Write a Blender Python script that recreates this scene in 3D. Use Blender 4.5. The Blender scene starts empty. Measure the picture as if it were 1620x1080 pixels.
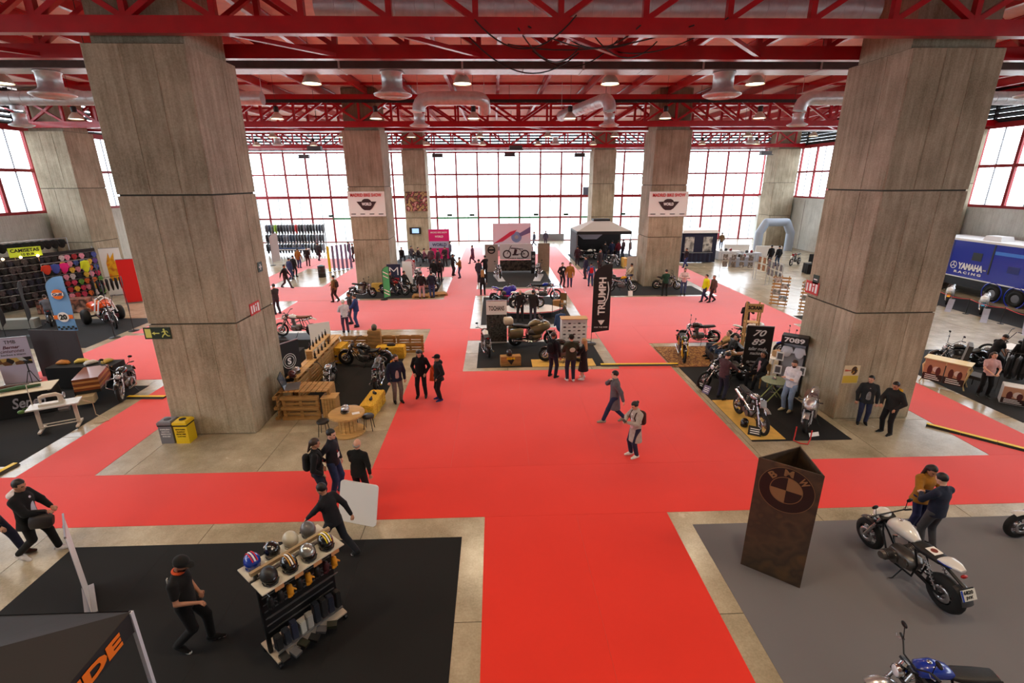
import bpy, bmesh, math, random
import numpy as np
from mathutils import Matrix, Vector, Euler
random.seed(7)
SC = bpy.context.scene
COL = SC.collection
PI = math.pi
# ---------------------------------------------------------------- camera
CAM_H = 7.3; FPX = 774.6
PIT, YAW, ROL = math.radians(18.113), math.radians(1.85), math.radians(0.298)
_c, _s, _cp, _sp = math.cos(YAW), math.sin(YAW), math.cos(PIT), math.sin(PIT)
_F = Vector((_s*_cp, _c*_cp, -_sp)); _R0 = Vector((_c, -_s, 0)); _U0 = Vector((_s*_sp, _c*_sp, _cp))
_R = math.cos(ROL)*_R0 - math.sin(ROL)*_U0; _U = math.sin(ROL)*_R0 + math.cos(ROL)*_U0
cd = bpy.data.cameras.new('camera'); cam = bpy.data.objects.new('camera', cd); COL.objects.link(cam)
cd.sensor_width = 36.0; cd.lens = FPX/1620*36.0; cd.clip_end = 500
cam.matrix_world = Matrix(((_R.x, _U.x, -_F.x, 0), (_R.y, _U.y, -_F.y, 0), (_R.z, _U.z, -_F.z, CAM_H), (0, 0, 0, 1)))
SC.camera = cam
def ray(u, v): return _F + (u-810)/FPX*_R + (540-v)/FPX*_U
def G(u, v, z=0.0):
    "point of the floor (or of the level z) seen at a photo pixel"
    d = ray(u, v); t = (z-CAM_H)/d.z
    return Vector((d.x*t, d.y*t, z))
def PY(u, v, y):
    d = ray(u, v); t = y/d.y
    return Vector((d.x*t, y, CAM_H+d.z*t))
# ---------------------------------------------------------------- sky, daylight, exposure
W = bpy.data.worlds.new('overcast_sky'); SC.world = W; W.use_nodes = True
bg = W.node_tree.nodes['Background']; bg.inputs[0].default_value = (0.82, 0.91, 1.0, 1); bg.inputs[1].default_value = 9.6
SC.view_settings.view_transform = 'Standard'; SC.view_settings.look = 'None'
SC.view_settings.exposure = -0.08; SC.view_settings.gamma = 1.0; SC.view_settings.use_curve_mapping = False
SC.cycles.max_bounces = 8; SC.cycles.diffuse_bounces = 5; SC.cycles.glossy_bounces = 3
SC.cycles.transparent_max_bounces = 12; SC.cycles.caustics_reflective = False; SC.cycles.caustics_refractive = False
SC.cycles.sample_clamp_indirect = 6.0
def portal(name, loc, rot, sx, sy):
    l = bpy.data.lights.new(name, 'AREA'); l.shape = 'RECTANGLE'; l.size = sx; l.size_y = sy
    l.cycles.is_portal = True
    o = bpy.data.objects.new(name, l); COL.objects.link(o); o.location = loc; o.rotation_euler = rot
portal('daylight_end_windows', (1.6, 63.7, 6.4), (-PI/2, 0, 0), 66, 13)
portal('daylight_side_windows', (-30.3, 26, 8.1), (0, -PI/2, 0), 5.2, 76)
portal('daylight_side_windows_east', (33.5, 26, 8.1), (0, PI/2, 0), 5.2, 76)
# ================================================================ materials
MATS = {}
def _new(name):
    m = bpy.data.materials.new(name); m.use_nodes = True
    return m, m.node_tree, m.node_tree.nodes['Principled BSDF']
def lin(c):
    return tuple((x/12.92 if x <= .04045 else ((x+.055)/1.055)**2.4) for x in c)
def M(name, rgb=None, rough=.6, metal=0., var=0.0, scale=12., bump=0., sheen=0., emit=None, es=0., coat=0., spec=.5, stretch=(1,1,1), srgb=True, alpha=1.):
    "procedural material: base colour with noise variation, optional relief"
    if name in MATS: return MATS[name]
    m, nt, b = _new(name)
    c = lin(rgb) if srgb else rgb
    b.inputs['Base Color'].default_value = (*c, 1); b.inputs['Roughness'].default_value = rough
    b.inputs['Metallic'].default_value = metal; b.inputs['Specular IOR Level'].default_value = spec
    if sheen: b.inputs['Sheen Weight'].default_value = sheen; b.inputs['Sheen Roughness'].default_value = .5
    if coat: b.inputs['Coat Weight'].default_value = coat; b.inputs['Coat Roughness'].default_value = .08
    if emit: b.inputs['Emission Color'].default_value = (*lin(emit), 1); b.inputs['Emission Strength'].default_value = es
    if var or bump:
        tc = nt.nodes.new('ShaderNodeTexCoord'); mp = nt.nodes.new('ShaderNodeMapping'); mp.inputs['Scale'].default_value = stretch
        nz = nt.nodes.new('ShaderNodeTexNoise'); nz.inputs['Scale'].default_value = scale; nz.inputs['Detail'].default_value = 5
        nt.links.new(tc.outputs['Object'], mp.inputs[0]); nt.links.new(mp.outputs[0], nz.inputs['Vector'])
        if var:
            r = nt.nodes.new('ShaderNodeValToRGB'); r.color_ramp.elements[0].position = .3; r.color_ramp.elements[1].position = .7
            r.color_ramp.elements[0].color = (*[max(0, x*(1-var)) for x in c], 1); r.color_ramp.elements[1].color = (*[min(1, x*(1+var)) for x in c], 1)
            nt.links.new(nz.outputs['Fac'], r.inputs[0]); nt.links.new(r.outputs[0], b.inputs['Base Color'])
        if bump:
            bp = nt.nodes.new('ShaderNodeBump'); bp.inputs['Strength'].default_value = bump; bp.inputs['Distance'].default_value = .02
            nt.links.new(nz.outputs['Fac'], bp.inputs['Height']); nt.links.new(bp.outputs[0], b.inputs['Normal'])
    MATS[name] = m
    return m
def concrete(name, base, dark, streak=True, rough=.85, spec=.3, sc=1.0):
    m, nt, b = _new(name); L = nt.links.new; N = nt.nodes.new
    tc = N('ShaderNodeTexCoord'); oi = N('ShaderNodeObjectInfo')
    add = N('ShaderNodeVectorMath'); add.operation = 'ADD'
    sc3 = N('ShaderNodeVectorMath'); sc3.operation = 'SCALE'; sc3.inputs['Scale'].default_value = 37.0
    cx = N('ShaderNodeCombineXYZ'); L(oi.outputs['Random'], cx.inputs[0]); L(oi.outputs['Random'], cx.inputs[1]); L(cx.outputs[0], sc3.inputs[0])
    L(tc.outputs['Object'], add.inputs[0]); L(sc3.outputs[0], add.inputs[1])
    n1 = N('ShaderNodeTexNoise'); n1.inputs['Scale'].default_value = .55*sc; n1.inputs['Detail'].default_value = 6; n1.inputs['Roughness'].default_value = .65
    L(add.outputs[0], n1.inputs['Vector'])
    mp = N('ShaderNodeMapping'); mp.inputs['Scale'].default_value = (5, 5, .35) if streak else (.6, .6, .6); L(add.outputs[0], mp.inputs[0])
    n2 = N('ShaderNodeTexNoise'); n2.inputs['Scale'].default_value = 1.6; n2.inputs['Detail'].default_value = 7; n2.inputs['Roughness'].default_value = .7; L(mp.outputs[0], n2.inputs['Vector'])
    n3 = N('ShaderNodeTexNoise'); n3.inputs['Scale'].default_value = 26; n3.inputs['Detail'].default_value = 4; L(add.outputs[0], n3.inputs['Vector'])
    a = N('ShaderNodeMath'); a.operation = 'MULTIPLY_ADD'; a.inputs[1].default_value = .5; L(n1.outputs['Fac'], a.inputs[0])
    b2 = N('ShaderNodeMath'); b2.operation = 'MULTIPLY'; b2.inputs[1].default_value = .5; L(n2.outputs['Fac'], b2.inputs[0]); L(b2.outputs[0], a.inputs[2])
    a3 = N('ShaderNodeMath'); a3.operation = 'MULTIPLY_ADD'; a3.inputs[1].default_value = .25; L(n3.outputs['Fac'], a3.inputs[0]); L(a.outputs[0], a3.inputs[2])
    r = N('ShaderNodeValToRGB'); r.color_ramp.elements[0].position = .48; r.color_ramp.elements[1].position = .78
    r.color_ramp.elements[0].color = (*lin(dark), 1); r.color_ramp.elements[1].color = (*lin(base), 1)
    L(a3.outputs[0], r.inputs[0]); L(r.outputs[0], b.inputs['Base Color'])
    b.inputs['Specular IOR Level'].default_value = spec
    rr = N('ShaderNodeMapRange'); rr.inputs[3].default_value = rough-.1; rr.inputs[4].default_value = rough+.1; L(n1.outputs['Fac'], rr.inputs[0]); L(rr.outputs[0], b.inputs['Roughness'])
    bp = N('ShaderNodeBump'); bp.inputs['Strength'].default_value = .35 if streak else .08; bp.inputs['Distance'].default_value = .02
    L(n2.outputs['Fac'], bp.inputs['Height']); L(bp.outputs[0], b.inputs['Normal'])
    MATS[name] = m
    return m
def glass(name, tint=(1,1,1), refl=.08):
    m, nt, b = _new(name); N = nt.nodes.new
    t = N('ShaderNodeBsdfTransparent'); t.inputs[0].default_value = (*tint, 1)
    g = N('ShaderNodeBsdfGlossy'); g.inputs['Roughness'].default_value = .03
    mx = N('ShaderNodeMixShader'); mx.inputs[0].default_value = refl
    nt.links.new(t.outputs[0], mx.inputs[1]); nt.links.new(g.outputs[0], mx.inputs[2]); nt.links.new(mx.outputs[0], nt.nodes['Material Output'].inputs[0])
    MATS[name] = m
    return m
def leafmix(name, cols, scale=9., rough=.8, vor=True):
    "patchwork of several colours (prints, photographs, patterned cloth)"
    if name in MATS: return MATS[name]
    m, nt, b = _new(name); N = nt.nodes.new
    tc = N('ShaderNodeTexCoord')
    v = N('ShaderNodeTexVoronoi') if vor else N('ShaderNodeTexNoise')
    v.inputs['Scale'].default_value = scale
    nt.links.new(tc.outputs['Object'], v.inputs['Vector'])
    r = N('ShaderNodeValToRGB'); r.color_ramp.interpolation = 'CONSTANT' if vor else 'LINEAR'
    e = r.color_ramp.elements
    while len(e) < len(cols): e.new(1.)
    for i, c in enumerate(cols):
        e[i].position = (i/len(cols)) if vor else .3+.4*i/max(1, len(cols)-1); e[i].color = (*lin(c), 1)
    if vor:
        sp = N('ShaderNodeSeparateColor'); nt.links.new(v.outputs['Color'], sp.inputs[0]); nt.links.new(sp.outputs[0], r.inputs[0])
    else: nt.links.new(v.outputs['Fac'], r.inputs[0])
    nt.links.new(r.outputs[0], b.inputs['Base Color']); b.inputs['Roughness'].default_value = rough
    MATS[name] = m
    return m
# ================================================================ mesh building
def frame(d):
    d = Vector(d).normalized()
    a = Vector((0, 0, 1)) if abs(d.z) < .95 else Vector((1, 0, 0))
    x = a.cross(d).normalized(); y = d.cross(x)
    return x, y, d
class MB:
    def __init__(s, xf=None): s.v = []; s.f = []; s.mi = []; s.sm = []; s.xf = xf; s.cur = 0
    def add(s, vs, fs, smooth=False):
        o = len(s.v)
        s.v += [tuple(s.xf @ Vector(p)) if s.xf else tuple(p) for p in vs]
        s.f += [tuple(i+o for i in f) for f in fs]; s.mi += [s.cur]*len(fs); s.sm += [smooth]*len(fs)
        return s
    def mat(s, i): s.cur = i; return s
    def box(s, c, d, rot=None, taper=1.0):
        hx, hy, hz = d[0]/2, d[1]/2, d[2]/2
        vs = []
        for z in (-1, 1):
            t = taper if z > 0 else 1.0
            vs += [Vector((-hx*t, -hy*t, hz*z)), Vector((hx*t, -hy*t, hz*z)), Vector((hx*t, hy*t, hz*z)), Vector((-hx*t, hy*t, hz*z))]
        if rot is not None:
            if not isinstance(rot, Matrix): rot = Euler(rot).to_matrix()
            vs = [rot @ p for p in vs]
        c = Vector(c)
        return s.add([p+c for p in vs], [(3,2,1,0), (4,5,6,7), (0,1,5,4), (1,2,6,5), (2,3,7,6), (3,0,4,7)])
    def b2(s, a, b):  # box by two corners
        a = Vector(a); b = Vector(b)
        return s.box((a+b)/2, [abs(x) for x in (b-a)])
    def beam(s, p0, p1, w, h):
        "rectangular bar from p0 to p1, w across, h in the upright sense"
        p0 = Vector(p0); p1 = Vector(p1); x, y, d = frame(p1-p0)
        vs = [p+x*sx*w/2+y*sy*h/2 for p in (p0, p1) for sx, sy in ((-1,-1), (1,-1), (1,1), (-1,1))]
        return s.add(vs, [(3,2,1,0), (4,5,6,7), (0,1,5,4), (1,2,6,5), (2,3,7,6), (3,0,4,7)])
    def cyl(s, p0, p1, r0, r1=None, n=12, cap=True, smooth=True):
        r1 = r0 if r1 is None else r1
        p0 = Vector(p0); p1 = Vector(p1); x, y, d = frame(p1-p0)
        vs = []
        for p, r in ((p0, r0), (p1, r1)):
            vs += [p + x*r*math.cos(2*PI*i/n) + y*r*math.sin(2*PI*i/n) for i in range(n)]
        s.add(vs, [(i, (i+1) % n, n+(i+1) % n, n+i) for i in range(n)], smooth)
        if cap:
            if r0 > 1e-4: s.add(vs[:n], [tuple(reversed(range(n)))])
            if r1 > 1e-4: s.add(vs[n:], [tuple(range(n))])
        return s
    def tube(s, path, r, n=8, closed=False, smooth=True):
        "sweep; r a number or a list"
        P = [Vector(p) for p in path]; m = len(P)
        rs = r if isinstance(r, (list, tuple)) else [r]*m
        vs = []; px = None
        for i in range(m):
            if closed: d = P[(i+1) % m]-P[i-1]
            else: d = P[min(i+1, m-1)]-P[max(i-1, 0)]
            if d.length < 1e-9: d = Vector((0, 0, 1))
            d.normalize()
            if px is None: x, y, _ = frame(d)
            else:
                x = px-d*px.dot(d)
                x = x.normalized() if x.length > 1e-6 else frame(d)[0]
                y = d.cross(x)
            px = x
            vs += [P[i]+x*rs[i]*math.cos(2*PI*k/n)+y*rs[i]*math.sin(2*PI*k/n) for k in range(n)]
        fs = []
        for i in range(m if closed else m-1):
            j = (i+1) % m
            fs += [(i*n+k, i*n+(k+1) % n, j*n+(k+1) % n, j*n+k) for k in range(n)]
        s.add(vs, fs, smooth)
        if not closed:
            s.add(vs[:n], [tuple(reversed(range(n)))]); s.add(vs[-n:], [tuple(range(n))])
        return s
    def lathe(s, prof, c=(0,0,0), axis=(0,0,1), n=16, smooth=True):
        "prof: (radius, height along axis)"
        x, y, d = frame(axis); c = Vector(c); vs = []
        for r, h in prof: vs += [c+d*h+x*r*math.cos(2*PI*k/n)+y*r*math.sin(2*PI*k/n) for k in range(n)]
        fs = []
        for i in range(len(prof)-1): fs += [(i*n+k, i*n+(k+1) % n, (i+1)*n+(k+1) % n, (i+1)*n+k) for k in range(n)]
        return s.add(vs, fs, smooth)
    def torus(s, c, axis, R, r, n=24, k=8, ry=None):
        x, y, d = frame(axis); c = Vector(c); ry = ry or r; vs = []
        for i in range(n):
            t = 2*PI*i/n; e = x*math.cos(t)+y*math.sin(t)
            vs += [c+e*(R+r*math.cos(2*PI*j/k))+d*ry*math.sin(2*PI*j/k) for j in range(k)]
        return s.add(vs, [(i*k+j, ((i+1) % n)*k+j, ((i+1) % n)*k+(j+1) % k, i*k+(j+1) % k) for i in range(n) for j in range(k)], True)
    def ell(s, c, r, n=14, m=8, rot=None, z0=-1., z1=1.):
        "ellipsoid (band between the latitudes z0..z1)"
        c = Vector(c); vs = []
        if rot is not None and not isinstance(rot, Matrix): rot = Euler(rot).to_matrix()
        a0, a1 = math.asin(max(-1, z0)), math.asin(min(1, z1))
        for i in range(m+1):
            a = a0+(a1-a0)*i/m
            for k in range(n):
                p = Vector((r[0]*math.cos(a)*math.cos(2*PI*k/n), r[1]*math.cos(a)*math.sin(2*PI*k/n), r[2]*math.sin(a)))
                vs.append((rot @ p if rot is not None else p)+c)
        return s.add(vs, [(i*n+k, i*n+(k+1) % n, (i+1)*n+(k+1) % n, (i+1)*n+k) for i in range(m) for k in range(n)], True)
    def prism(s, poly, z0, z1, plane='xy'):
        "extrude a 2D outline; plane xy (along z), xz (along y), yz (along x)"
        n = len(poly)
        ar = sum(poly[i][0]*poly[(i+1) % n][1]-poly[(i+1) % n][0]*poly[i][1] for i in range(n))
        if (ar < 0) != (plane == 'xz'): poly = poly[::-1]
        mk = {'xy': lambda a, b, h: (a, b, h), 'xz': lambda a, b, h: (a, h, b), 'yz': lambda a, b, h: (h, a, b)}[plane]
        vs = [mk(a, b, z0) for a, b in poly]+[mk(a, b, z1) for a, b in poly]
        return s.add(vs, [tuple(reversed(range(n))), tuple(range(n, 2*n))]+[(i, (i+1) % n, n+(i+1) % n, n+i) for i in range(n)])
    def loft(s, rings, smooth=True, cap=True, closed=True):
        n = len(rings[0]); vs = [p for r in rings for p in r]
        fs = []
        for i in range(len(rings)-1):
            fs += [(i*n+k, i*n+(k+1) % n, (i+1)*n+(k+1) % n, (i+1)*n+k) for k in range(n if closed else n-1)]
        s.add(vs, fs, smooth)
        if cap and closed:
            s.add(rings[0], [tuple(reversed(range(n)))]); s.add(rings[-1], [tuple(range(n))])
        return s
    def sheet(s, fn, nu, nv, smooth=True):
        vs = [fn(i/nu, j/nv) for i in range(nu+1) for j in range(nv+1)]
        w = nv+1
        return s.add(vs, [(i*w+j, (i+1)*w+j, (i+1)*w+j+1, i*w+j+1) for i in range(nu) for j in range(nv)], smooth)
    def mesh(s, name, mats):
        me = bpy.data.meshes.new(name); me.from_pydata(s.v, [], s.f)
        for m in (mats if isinstance(mats, (list, tuple)) else [mats]): me.materials.append(m)
        me.polygons.foreach_set('material_index', s.mi); me.polygons.foreach_set('use_smooth', s.sm)
        me.update()
        return me
def link(name, me, parent=None, loc=(0,0,0), rot=(0,0,0), label=None, cat=None, group=None, kind=None):
    o = bpy.data.objects.new(name, me); COL.objects.link(o)
    o.location = loc; o.rotation_euler = rot
    if parent is not None: o.parent = parent
    if label: o['label'] = label
    if cat: o['category'] = cat
    if group: o['group'] = group
    if kind: o['kind'] = kind
    return o
def ob(name, mb, mats, parent=None, **k): return link(name, mb.mesh(name, mats), parent, **k)
def empty(name, loc=(0,0,0), rz=0., label=None, cat=None, group=None, kind=None):
    o = link(name, None, None, loc, (0, 0, rz), label, cat, group, kind); o.empty_display_size = .2
    return o
def copytree(o, loc, rz, label, group=None, recol=None, scale=None):
    "a copy of a thing with its parts and sub-parts; recol: {old material: new material}"
    def cp(a, par):
        c = a.copy(); COL.objects.link(c); c.parent = par
        if recol and c.type == 'MESH':
            for sl in c.material_slots:
                if sl.material and sl.material.name in recol:
                    nm = recol[sl.material.name]; sl.link = 'OBJECT'; sl.material = nm
        for ch in a.children: cp(ch, c)
        return c
    c = cp(o, None); c.location = loc; c.rotation_euler = (0, 0, rz); c['label'] = label
    if group: c['group'] = group
    if scale: c.scale = (scale,)*3
    return c
_tc = {}
def text_mesh(txt, size=1., depth=.004, bold=.0, shear=0., spacing=1., align='CENTER'):
    key = (txt, size, depth, bold, shear, spacing, align)
    if key in _tc: return _tc[key]
    cu = bpy.data.curves.new('lettering', 'FONT'); cu.body = txt; cu.size = size; cu.extrude = depth; cu.offset = bold*size
    cu.shear = shear; cu.space_character = spacing; cu.align_x = align; cu.align_y = 'CENTER'; cu.resolution_u = 3; cu.space_line = .85
    o = bpy.data.objects.new('lettering', cu); COL.objects.link(o)
    bpy.context.view_layer.update()
    me = bpy.data.meshes.new_from_object(o.evaluated_get(bpy.context.evaluated_depsgraph_get()))
    bpy.data.objects.remove(o); _tc[key] = me
    return me
def text(txt, mat, parent, mtx, size=1., width=None, height=None, name='lettering', **k):
    "lettering as thin raised mesh; mtx: local matrix (x right, y up, z out of the face); fitted to width"
    me = text_mesh(txt, 1., .01, k.get('bold', .0), k.get('shear', 0.), k.get('spacing', 1.)).copy()
    if not me.vertices: return None
    co = np.empty(len(me.vertices)*3); me.vertices.foreach_get('co', co); co = co.reshape(-1, 3)
    x0, x1 = co[:, 0].min(), co[:, 0].max(); y0, y1 = co[:, 1].min(), co[:, 1].max()
    co[:, 0] -= (x0+x1)/2; co[:, 1] -= (y0+y1)/2
    sx = width/(x1-x0) if width else size
    sy = height/(y1-y0) if height else sx
    co[:, 0] *= sx; co[:, 1] *= sy; co[:, 2] *= .3
    me.vertices.foreach_set('co', co.ravel()); me.materials.clear(); me.materials.append(mat); me.update()
    o = link(name, me, parent); o.matrix_local = mtx
    return o
def face_mtx(c, right, up):
    r = Vector(right).normalized(); u = Vector(up); u = (u-r*u.dot(r)).normalized(); n = r.cross(u)
    c = Vector(c)
    return Matrix(((r.x, u.x, n.x, c.x), (r.y, u.y, n.y, c.y), (r.z, u.z, n.z, c.z), (0, 0, 0, 1)))
def ang(p, q):
    "heading (radians) from pixel p to pixel q on the floor"
    a = G(*p); b = G(*q); return math.atan2(b.y-a.y, b.x-a.x)
# ================================================================ the hall
c_pill = concrete('board_marked_concrete', (.75,.70,.61), (.50,.46,.375))
c_floor = concrete('polished_concrete_floor', (.75,.705,.61), (.56,.52,.43), streak=False, rough=.24, spec=.6, sc=1.5)
c_wall = concrete('pale_concrete_wall', (.86,.87,.84), (.70,.71,.68))
m_joint = M('joint_dark', (.28,.26,.22), .9)  # dark joint colour for slabs, pours and wall panels
m_red = M('red_painted_steel', (.68,.02,.09), .30, var=.12, scale=3, coat=.35)
m_redw = M('red_window_steel', (.56,.04,.09), .55)
m_steel = M('galvanised_duct', (.82,.83,.84), .38, .5, var=.12, scale=5, bump=.15)
m_foil = M('foil_faced_duct', (.78,.78,.79), .35, .6, var=.1, scale=6, bump=.3)
m_dgrey = M('dark_grey_duct_face', (.32,.29,.29), .7, var=.15, scale=4)
m_black = M('black_plastic', (.06,.06,.065), .5)
m_deck = M('roof_deck_panel', (.93,.86,.86), .7, var=.08, scale=2)
m_alu = M('thin_grey_aluminium', (.45,.45,.47), .5, .3)
m_pane = glass('window_glass')
m_white = M('plain_white', (.90,.90,.90), .55)
X0, X1, YB, YF = -30.5, 33.9, -12.0, 64.0
# --- floor: base with separate slabs, joints recessed
fl = ob('floor', MB().b2((X0-6, YB, -.3), (X1+6, YF+.2, -.012)), m_joint, kind='structure')
SX, SY = 20.58/6, 21.1/6
sm = MB().b2((.007, .007, -.014), (SX-.007, SY-.007, 0)).mesh('slab', c_floor)
gx0, gy0 = -9.86-3.43*4, 13.65-3.5167*3
fx = []
for i in range(13):
    for j in range(11):
        link('slab', sm, fl, (gx0+i*SX, gy0+j*SY, 0))
rest = MB(); xa, xb, ya, yb = gx0, gx0+13*SX, gy0, gy0+11*SY
def slabs(m, x0, x1, y0, y1):
    nx = max(1, round((x1-x0)/SX)); ny = max(1, round((y1-y0)/SY))
    for i in range(nx):
        for j in range(ny):
            m.b2((x0+(x1-x0)*i/nx+.007, y0+(y1-y0)*j/ny+.007, -.014), (x0+(x1-x0)*(i+1)/nx-.007, y0+(y1-y0)*(j+1)/ny-.007, 0))
slabs(rest, X0-6, xa, YB, YF+.2); slabs(rest, xb, X1+6, YB, YF+.2); slabs(rest, xa, xb, YB, ya); slabs(rest, xa, xb, yb, YF+.2)
ob('outer_slabs', rest, c_floor, fl, kind='stuff')
ob('floor_exterior', MB().b2((-160, -130, -.4), (160, 260, -.31)), M('pale_paving', (.62,.62,.60), .9, var=.1, scale=.5), kind='structure')
# --- pillars
def pour_mesh(h, w=2.46, d=2.46, g=.022):
    m = MB(); e = .03
    pts = [(e,0),(w-e,0),(w,e),(w,d-e),(w-e,d),(e,d),(0,d-e),(0,e)]
    m.prism(pts, g, h-g)
    m.mat(1).prism([(.05,.05),(w-.05,.05),(w-.05,d-.05),(.05,d-.05)], 0, h); m.mat(0)
    # vertical board edges left by the shuttering, on front and side faces
    for k, f in enumerate((.36, .68)):
        m.box((w*f, -.003, h/2), (.03, .012, h-.1)); m.box((w+.003 if k else -.003, d*f, h/2), (.012, .03, h-.1))
    return m
pm = pour_mesh(3.5).mesh('pour', [c_pill, m_joint])
um = MB().b2((.12, .25, 0), (2.34, 2.2, 2.5)).mesh('upper_shaft', c_pill)
PLX = (-9.86, 10.72); PROW = (13.65, 34.72, 55.9)
def pillar(x, y, label):
    p = empty('concrete_pillar', (x, y, 0), 0, label, 'pillar', 'concrete pillars of the hall')
    for k in range(3): link('pour', pm, p, (0, 0, 3.5*k))
    link('upper_shaft', um, p, (0, 0, 10.5))
    return p
pillar(PLX[0], PROW[0], 'massive concrete pillar beside the two recycling bins')
pillar(PLX[1], 13.8, 'massive concrete pillar with two young men at its foot')
pillar(PLX[0], PROW[1], 'concrete pillar with white show banner behind the green flag')
pillar(PLX[1], PROW[1], 'concrete pillar with white show banner beside the dark booth')
pillar(PLX[0], PROW[2], 'far concrete pillar carrying a small screen and a photo banner')
pillar(PLX[1], PROW[2], 'far concrete pillar behind the white peaked canopy')
pillar(-29.85, PROW[1], 'outer concrete pillar standing behind the clothing stall')
pillar(30.9, PROW[2], 'outer concrete pillar behind the grey inflatable arch')
pillar(-29.85, PROW[2], 'outer concrete pillar at the far end of the window wall'); pillar(30.9, PROW[1], 'outer concrete pillar behind the blue truck')
pillar(-29.85, PROW[0], 'outer concrete pillar out by the side windows'); pillar(30.9, PROW[0], 'outer concrete pillar beside the side wall windows')
# --- end wall of windows, side walls
ZS = (0.0, 2.93, 5.5, 8.12, 10.68)
def window_wall(name, n, pw, zs, mtx_rot, loc, halves=True, rows=None, glassy=True, doors=()):
    "grid of red mullions with glass panes; local x along the wall"
    e = empty(name, loc, mtx_rot, kind='structure')
    L = n*pw
    hm = {}
    for i in range(n+1):
        key = 'm'
        if key not in hm: hm[key] = MB().b2((-.10, -.09, zs[0]), (.10, .09, zs[-1])).mesh('mullion', m_redw)
        link('mullion', hm[key], e, (i*pw, 0, 0))
    if halves:
        am = MB().b2((-.03, -.04, zs[0]), (.02, .04, zs[-1])).mesh('glazing_bar', m_alu)
        for i in range(n): link('glazing_bar', am, e, ((i+.5)*pw, 0, 0))
    for k, z in enumerate(zs):
        t = .17 if k == 2 else .10
        ob('transom', MB().b2((0, -.10, z-t), (L, .10, z+t)), m_redw, e)
    if glassy:
        for k in range(len(zs)-1):
            pmesh = MB().b2((.08, -.006, zs[k]+.08), (pw-.08, .006, zs[k+1]-.08)).mesh('pane', m_pane)
            for i in range(n): link('pane', pmesh, e, (i*pw, 0, 0))
    return e
PW = 2.598
w1 = window_wall('window_1', 25, PW, ZS, 0, (-30.68, YF, 0))
m_grn = M('green_door_head', (.16,.52,.30), .6)
for a, b in ((9, 11), (12, 14), (15, 16), (4, 6)):   # green heads over the exit doors
    x0 = {9: 9, 12: 12, 15: 16, 4: 4.0}[a]
    ob('door_head', MB().b2((x0*PW, -.16, 2.85), ((x0+(b-a))*PW, -.1, 3.02)), m_grn, w1)
for k in (10, 13): ob('low_panel', MB().b2((k*PW+.1, -.12, .0), (k*PW+.1, -.1, .1)), m_alu, w1)
for x0, x1 in ((8.2, 9), (14, 15.2)): ob('low_panel', MB().b2((x0*PW, -.15, 0), (x1*PW, -.07, .85)), M('grey_low_panel', (.55,.55,.57), .6), w1)
window_wall('window_2', 29, 2.62, ZS[2:], PI/2, (X0+.2, YB, 0))
window_wall('window_3', 29, 2.62, ZS[2:], PI/2, (X1-.2, YB, 0))
ob('wall_rear', MB().b2((X0, YB-.3, -.01), (X1, YB+.3, 10.7)), c_wall, kind='structure')  # unseen rear wall, closed to cut daylight on faces towards the camera
def louvres(name, L, rz, loc):
    e = empty(name, loc, rz, kind='structure'); dark = M('dark_louvre', (.10,.10,.11), .7)
    sl = MB().box((L/2, 0, 0), (L, .36, .11), (.5, 0, 0)).mesh('slat', dark)
    for k in range(7): link('slat', sl, e, (0, 0, 10.98+.31*k))
    pm_ = MB().b2((-.05, -.1, 10.7), (.05, .1, 13)).mesh('post', dark)
    for k in range(int(L/5.2)+1): link('post', pm_, e, (k*5.2, 0, 0))
    return e
louvres('window_5', 65, 0, (-30.68, YF, 0)); louvres('window_6', 76, PI/2, (X0+.2, YB, 0)); louvres('window_7', 76, PI/2, (X1-.2, YB, 0)); louvres('window_4', 65, 0, (-30.68, YB, 0))
for nm, x, s in (('wall_left', X0, 1), ('wall_right', X1, -1)):
    w = ob(nm, MB().b2((x-.3, YB, -.01), (x+.3, YF+.15, 5.2)).b2((x-.3, YB, 5.2), (x+.38*s+.0, YF+.15, 5.42)), c_wall, kind='structure')
    for k in range(6): ob('panel_joint', MB().box((x+.3*s, YB+6+12*k, 2.6), (.012, .05, 5.2)), m_joint, w)
# --- roof
ob('ceiling', MB().b2((X0-.5, YB-.2, 13.05), (X1+.5, YF+.3, 13.3)), m_deck, kind='structure')
pb = MB().b2((-.09, YB, 12.60), (.09, YF, 12.64)).b2((-.025, YB, 12.64), (.025, YF, 13.0)).b2((-.09, YB, 13.0), (.09, YF, 13.04)).mesh('roof_beam', m_red)
PN = 2.058
for k in range(-10, 12):
    link('roof_beam', pb, None, (1.66+PN*1.35*(k+.5), 0, 0), label='long red steel roof beam running from end to end', cat='beam', group='long roof beams')
cb = MB().b2((X0+.6, -.05, 12.9), (X1-.6, .05, 13.04)).mesh('cross_purlin', m_red)
for y in [-9+5.3*k for k in range(14)]:
    link('cross_purlin', cb, None, (0, y, 0), label='red cross purlin directly under the roof deck', cat='beam', group='cross purlins under the roof')
ZC = 10.66
def chord_mesh(z, h, w=.26):
    m = MB(); t = .035
    m.b2((X0, -w/2, z), (X1, w/2, z+t)); m.b2((X0, -w/2, z+h-t), (X1, w/2, z+h)); m.b2((X0, -w/2, z+t), (X1, -w/2+t, z+h-t)); m.b2((X0, w/2-t, z+t), (X1, w/2, z+h-t))
    return m
ch_b = chord_mesh(ZC, .36).mesh('bottom_chord', m_red); ch_t = chord_mesh(12.3-.02, .3).mesh('top_chord', m_red)
vm = MB().b2((-.07, -.08, ZC+.36), (.07, .08, 12.3)).mesh('vertical', m_red)
dl = MB().beam((0, 0, ZC+.33), (-PN, 0, 12.3), .15, .13).mesh('diagonal', m_red); dr = MB().beam((0, 0, ZC+.33), (PN, 0, 12.3), .15, .13).mesh('diagonal', m_red)
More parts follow.
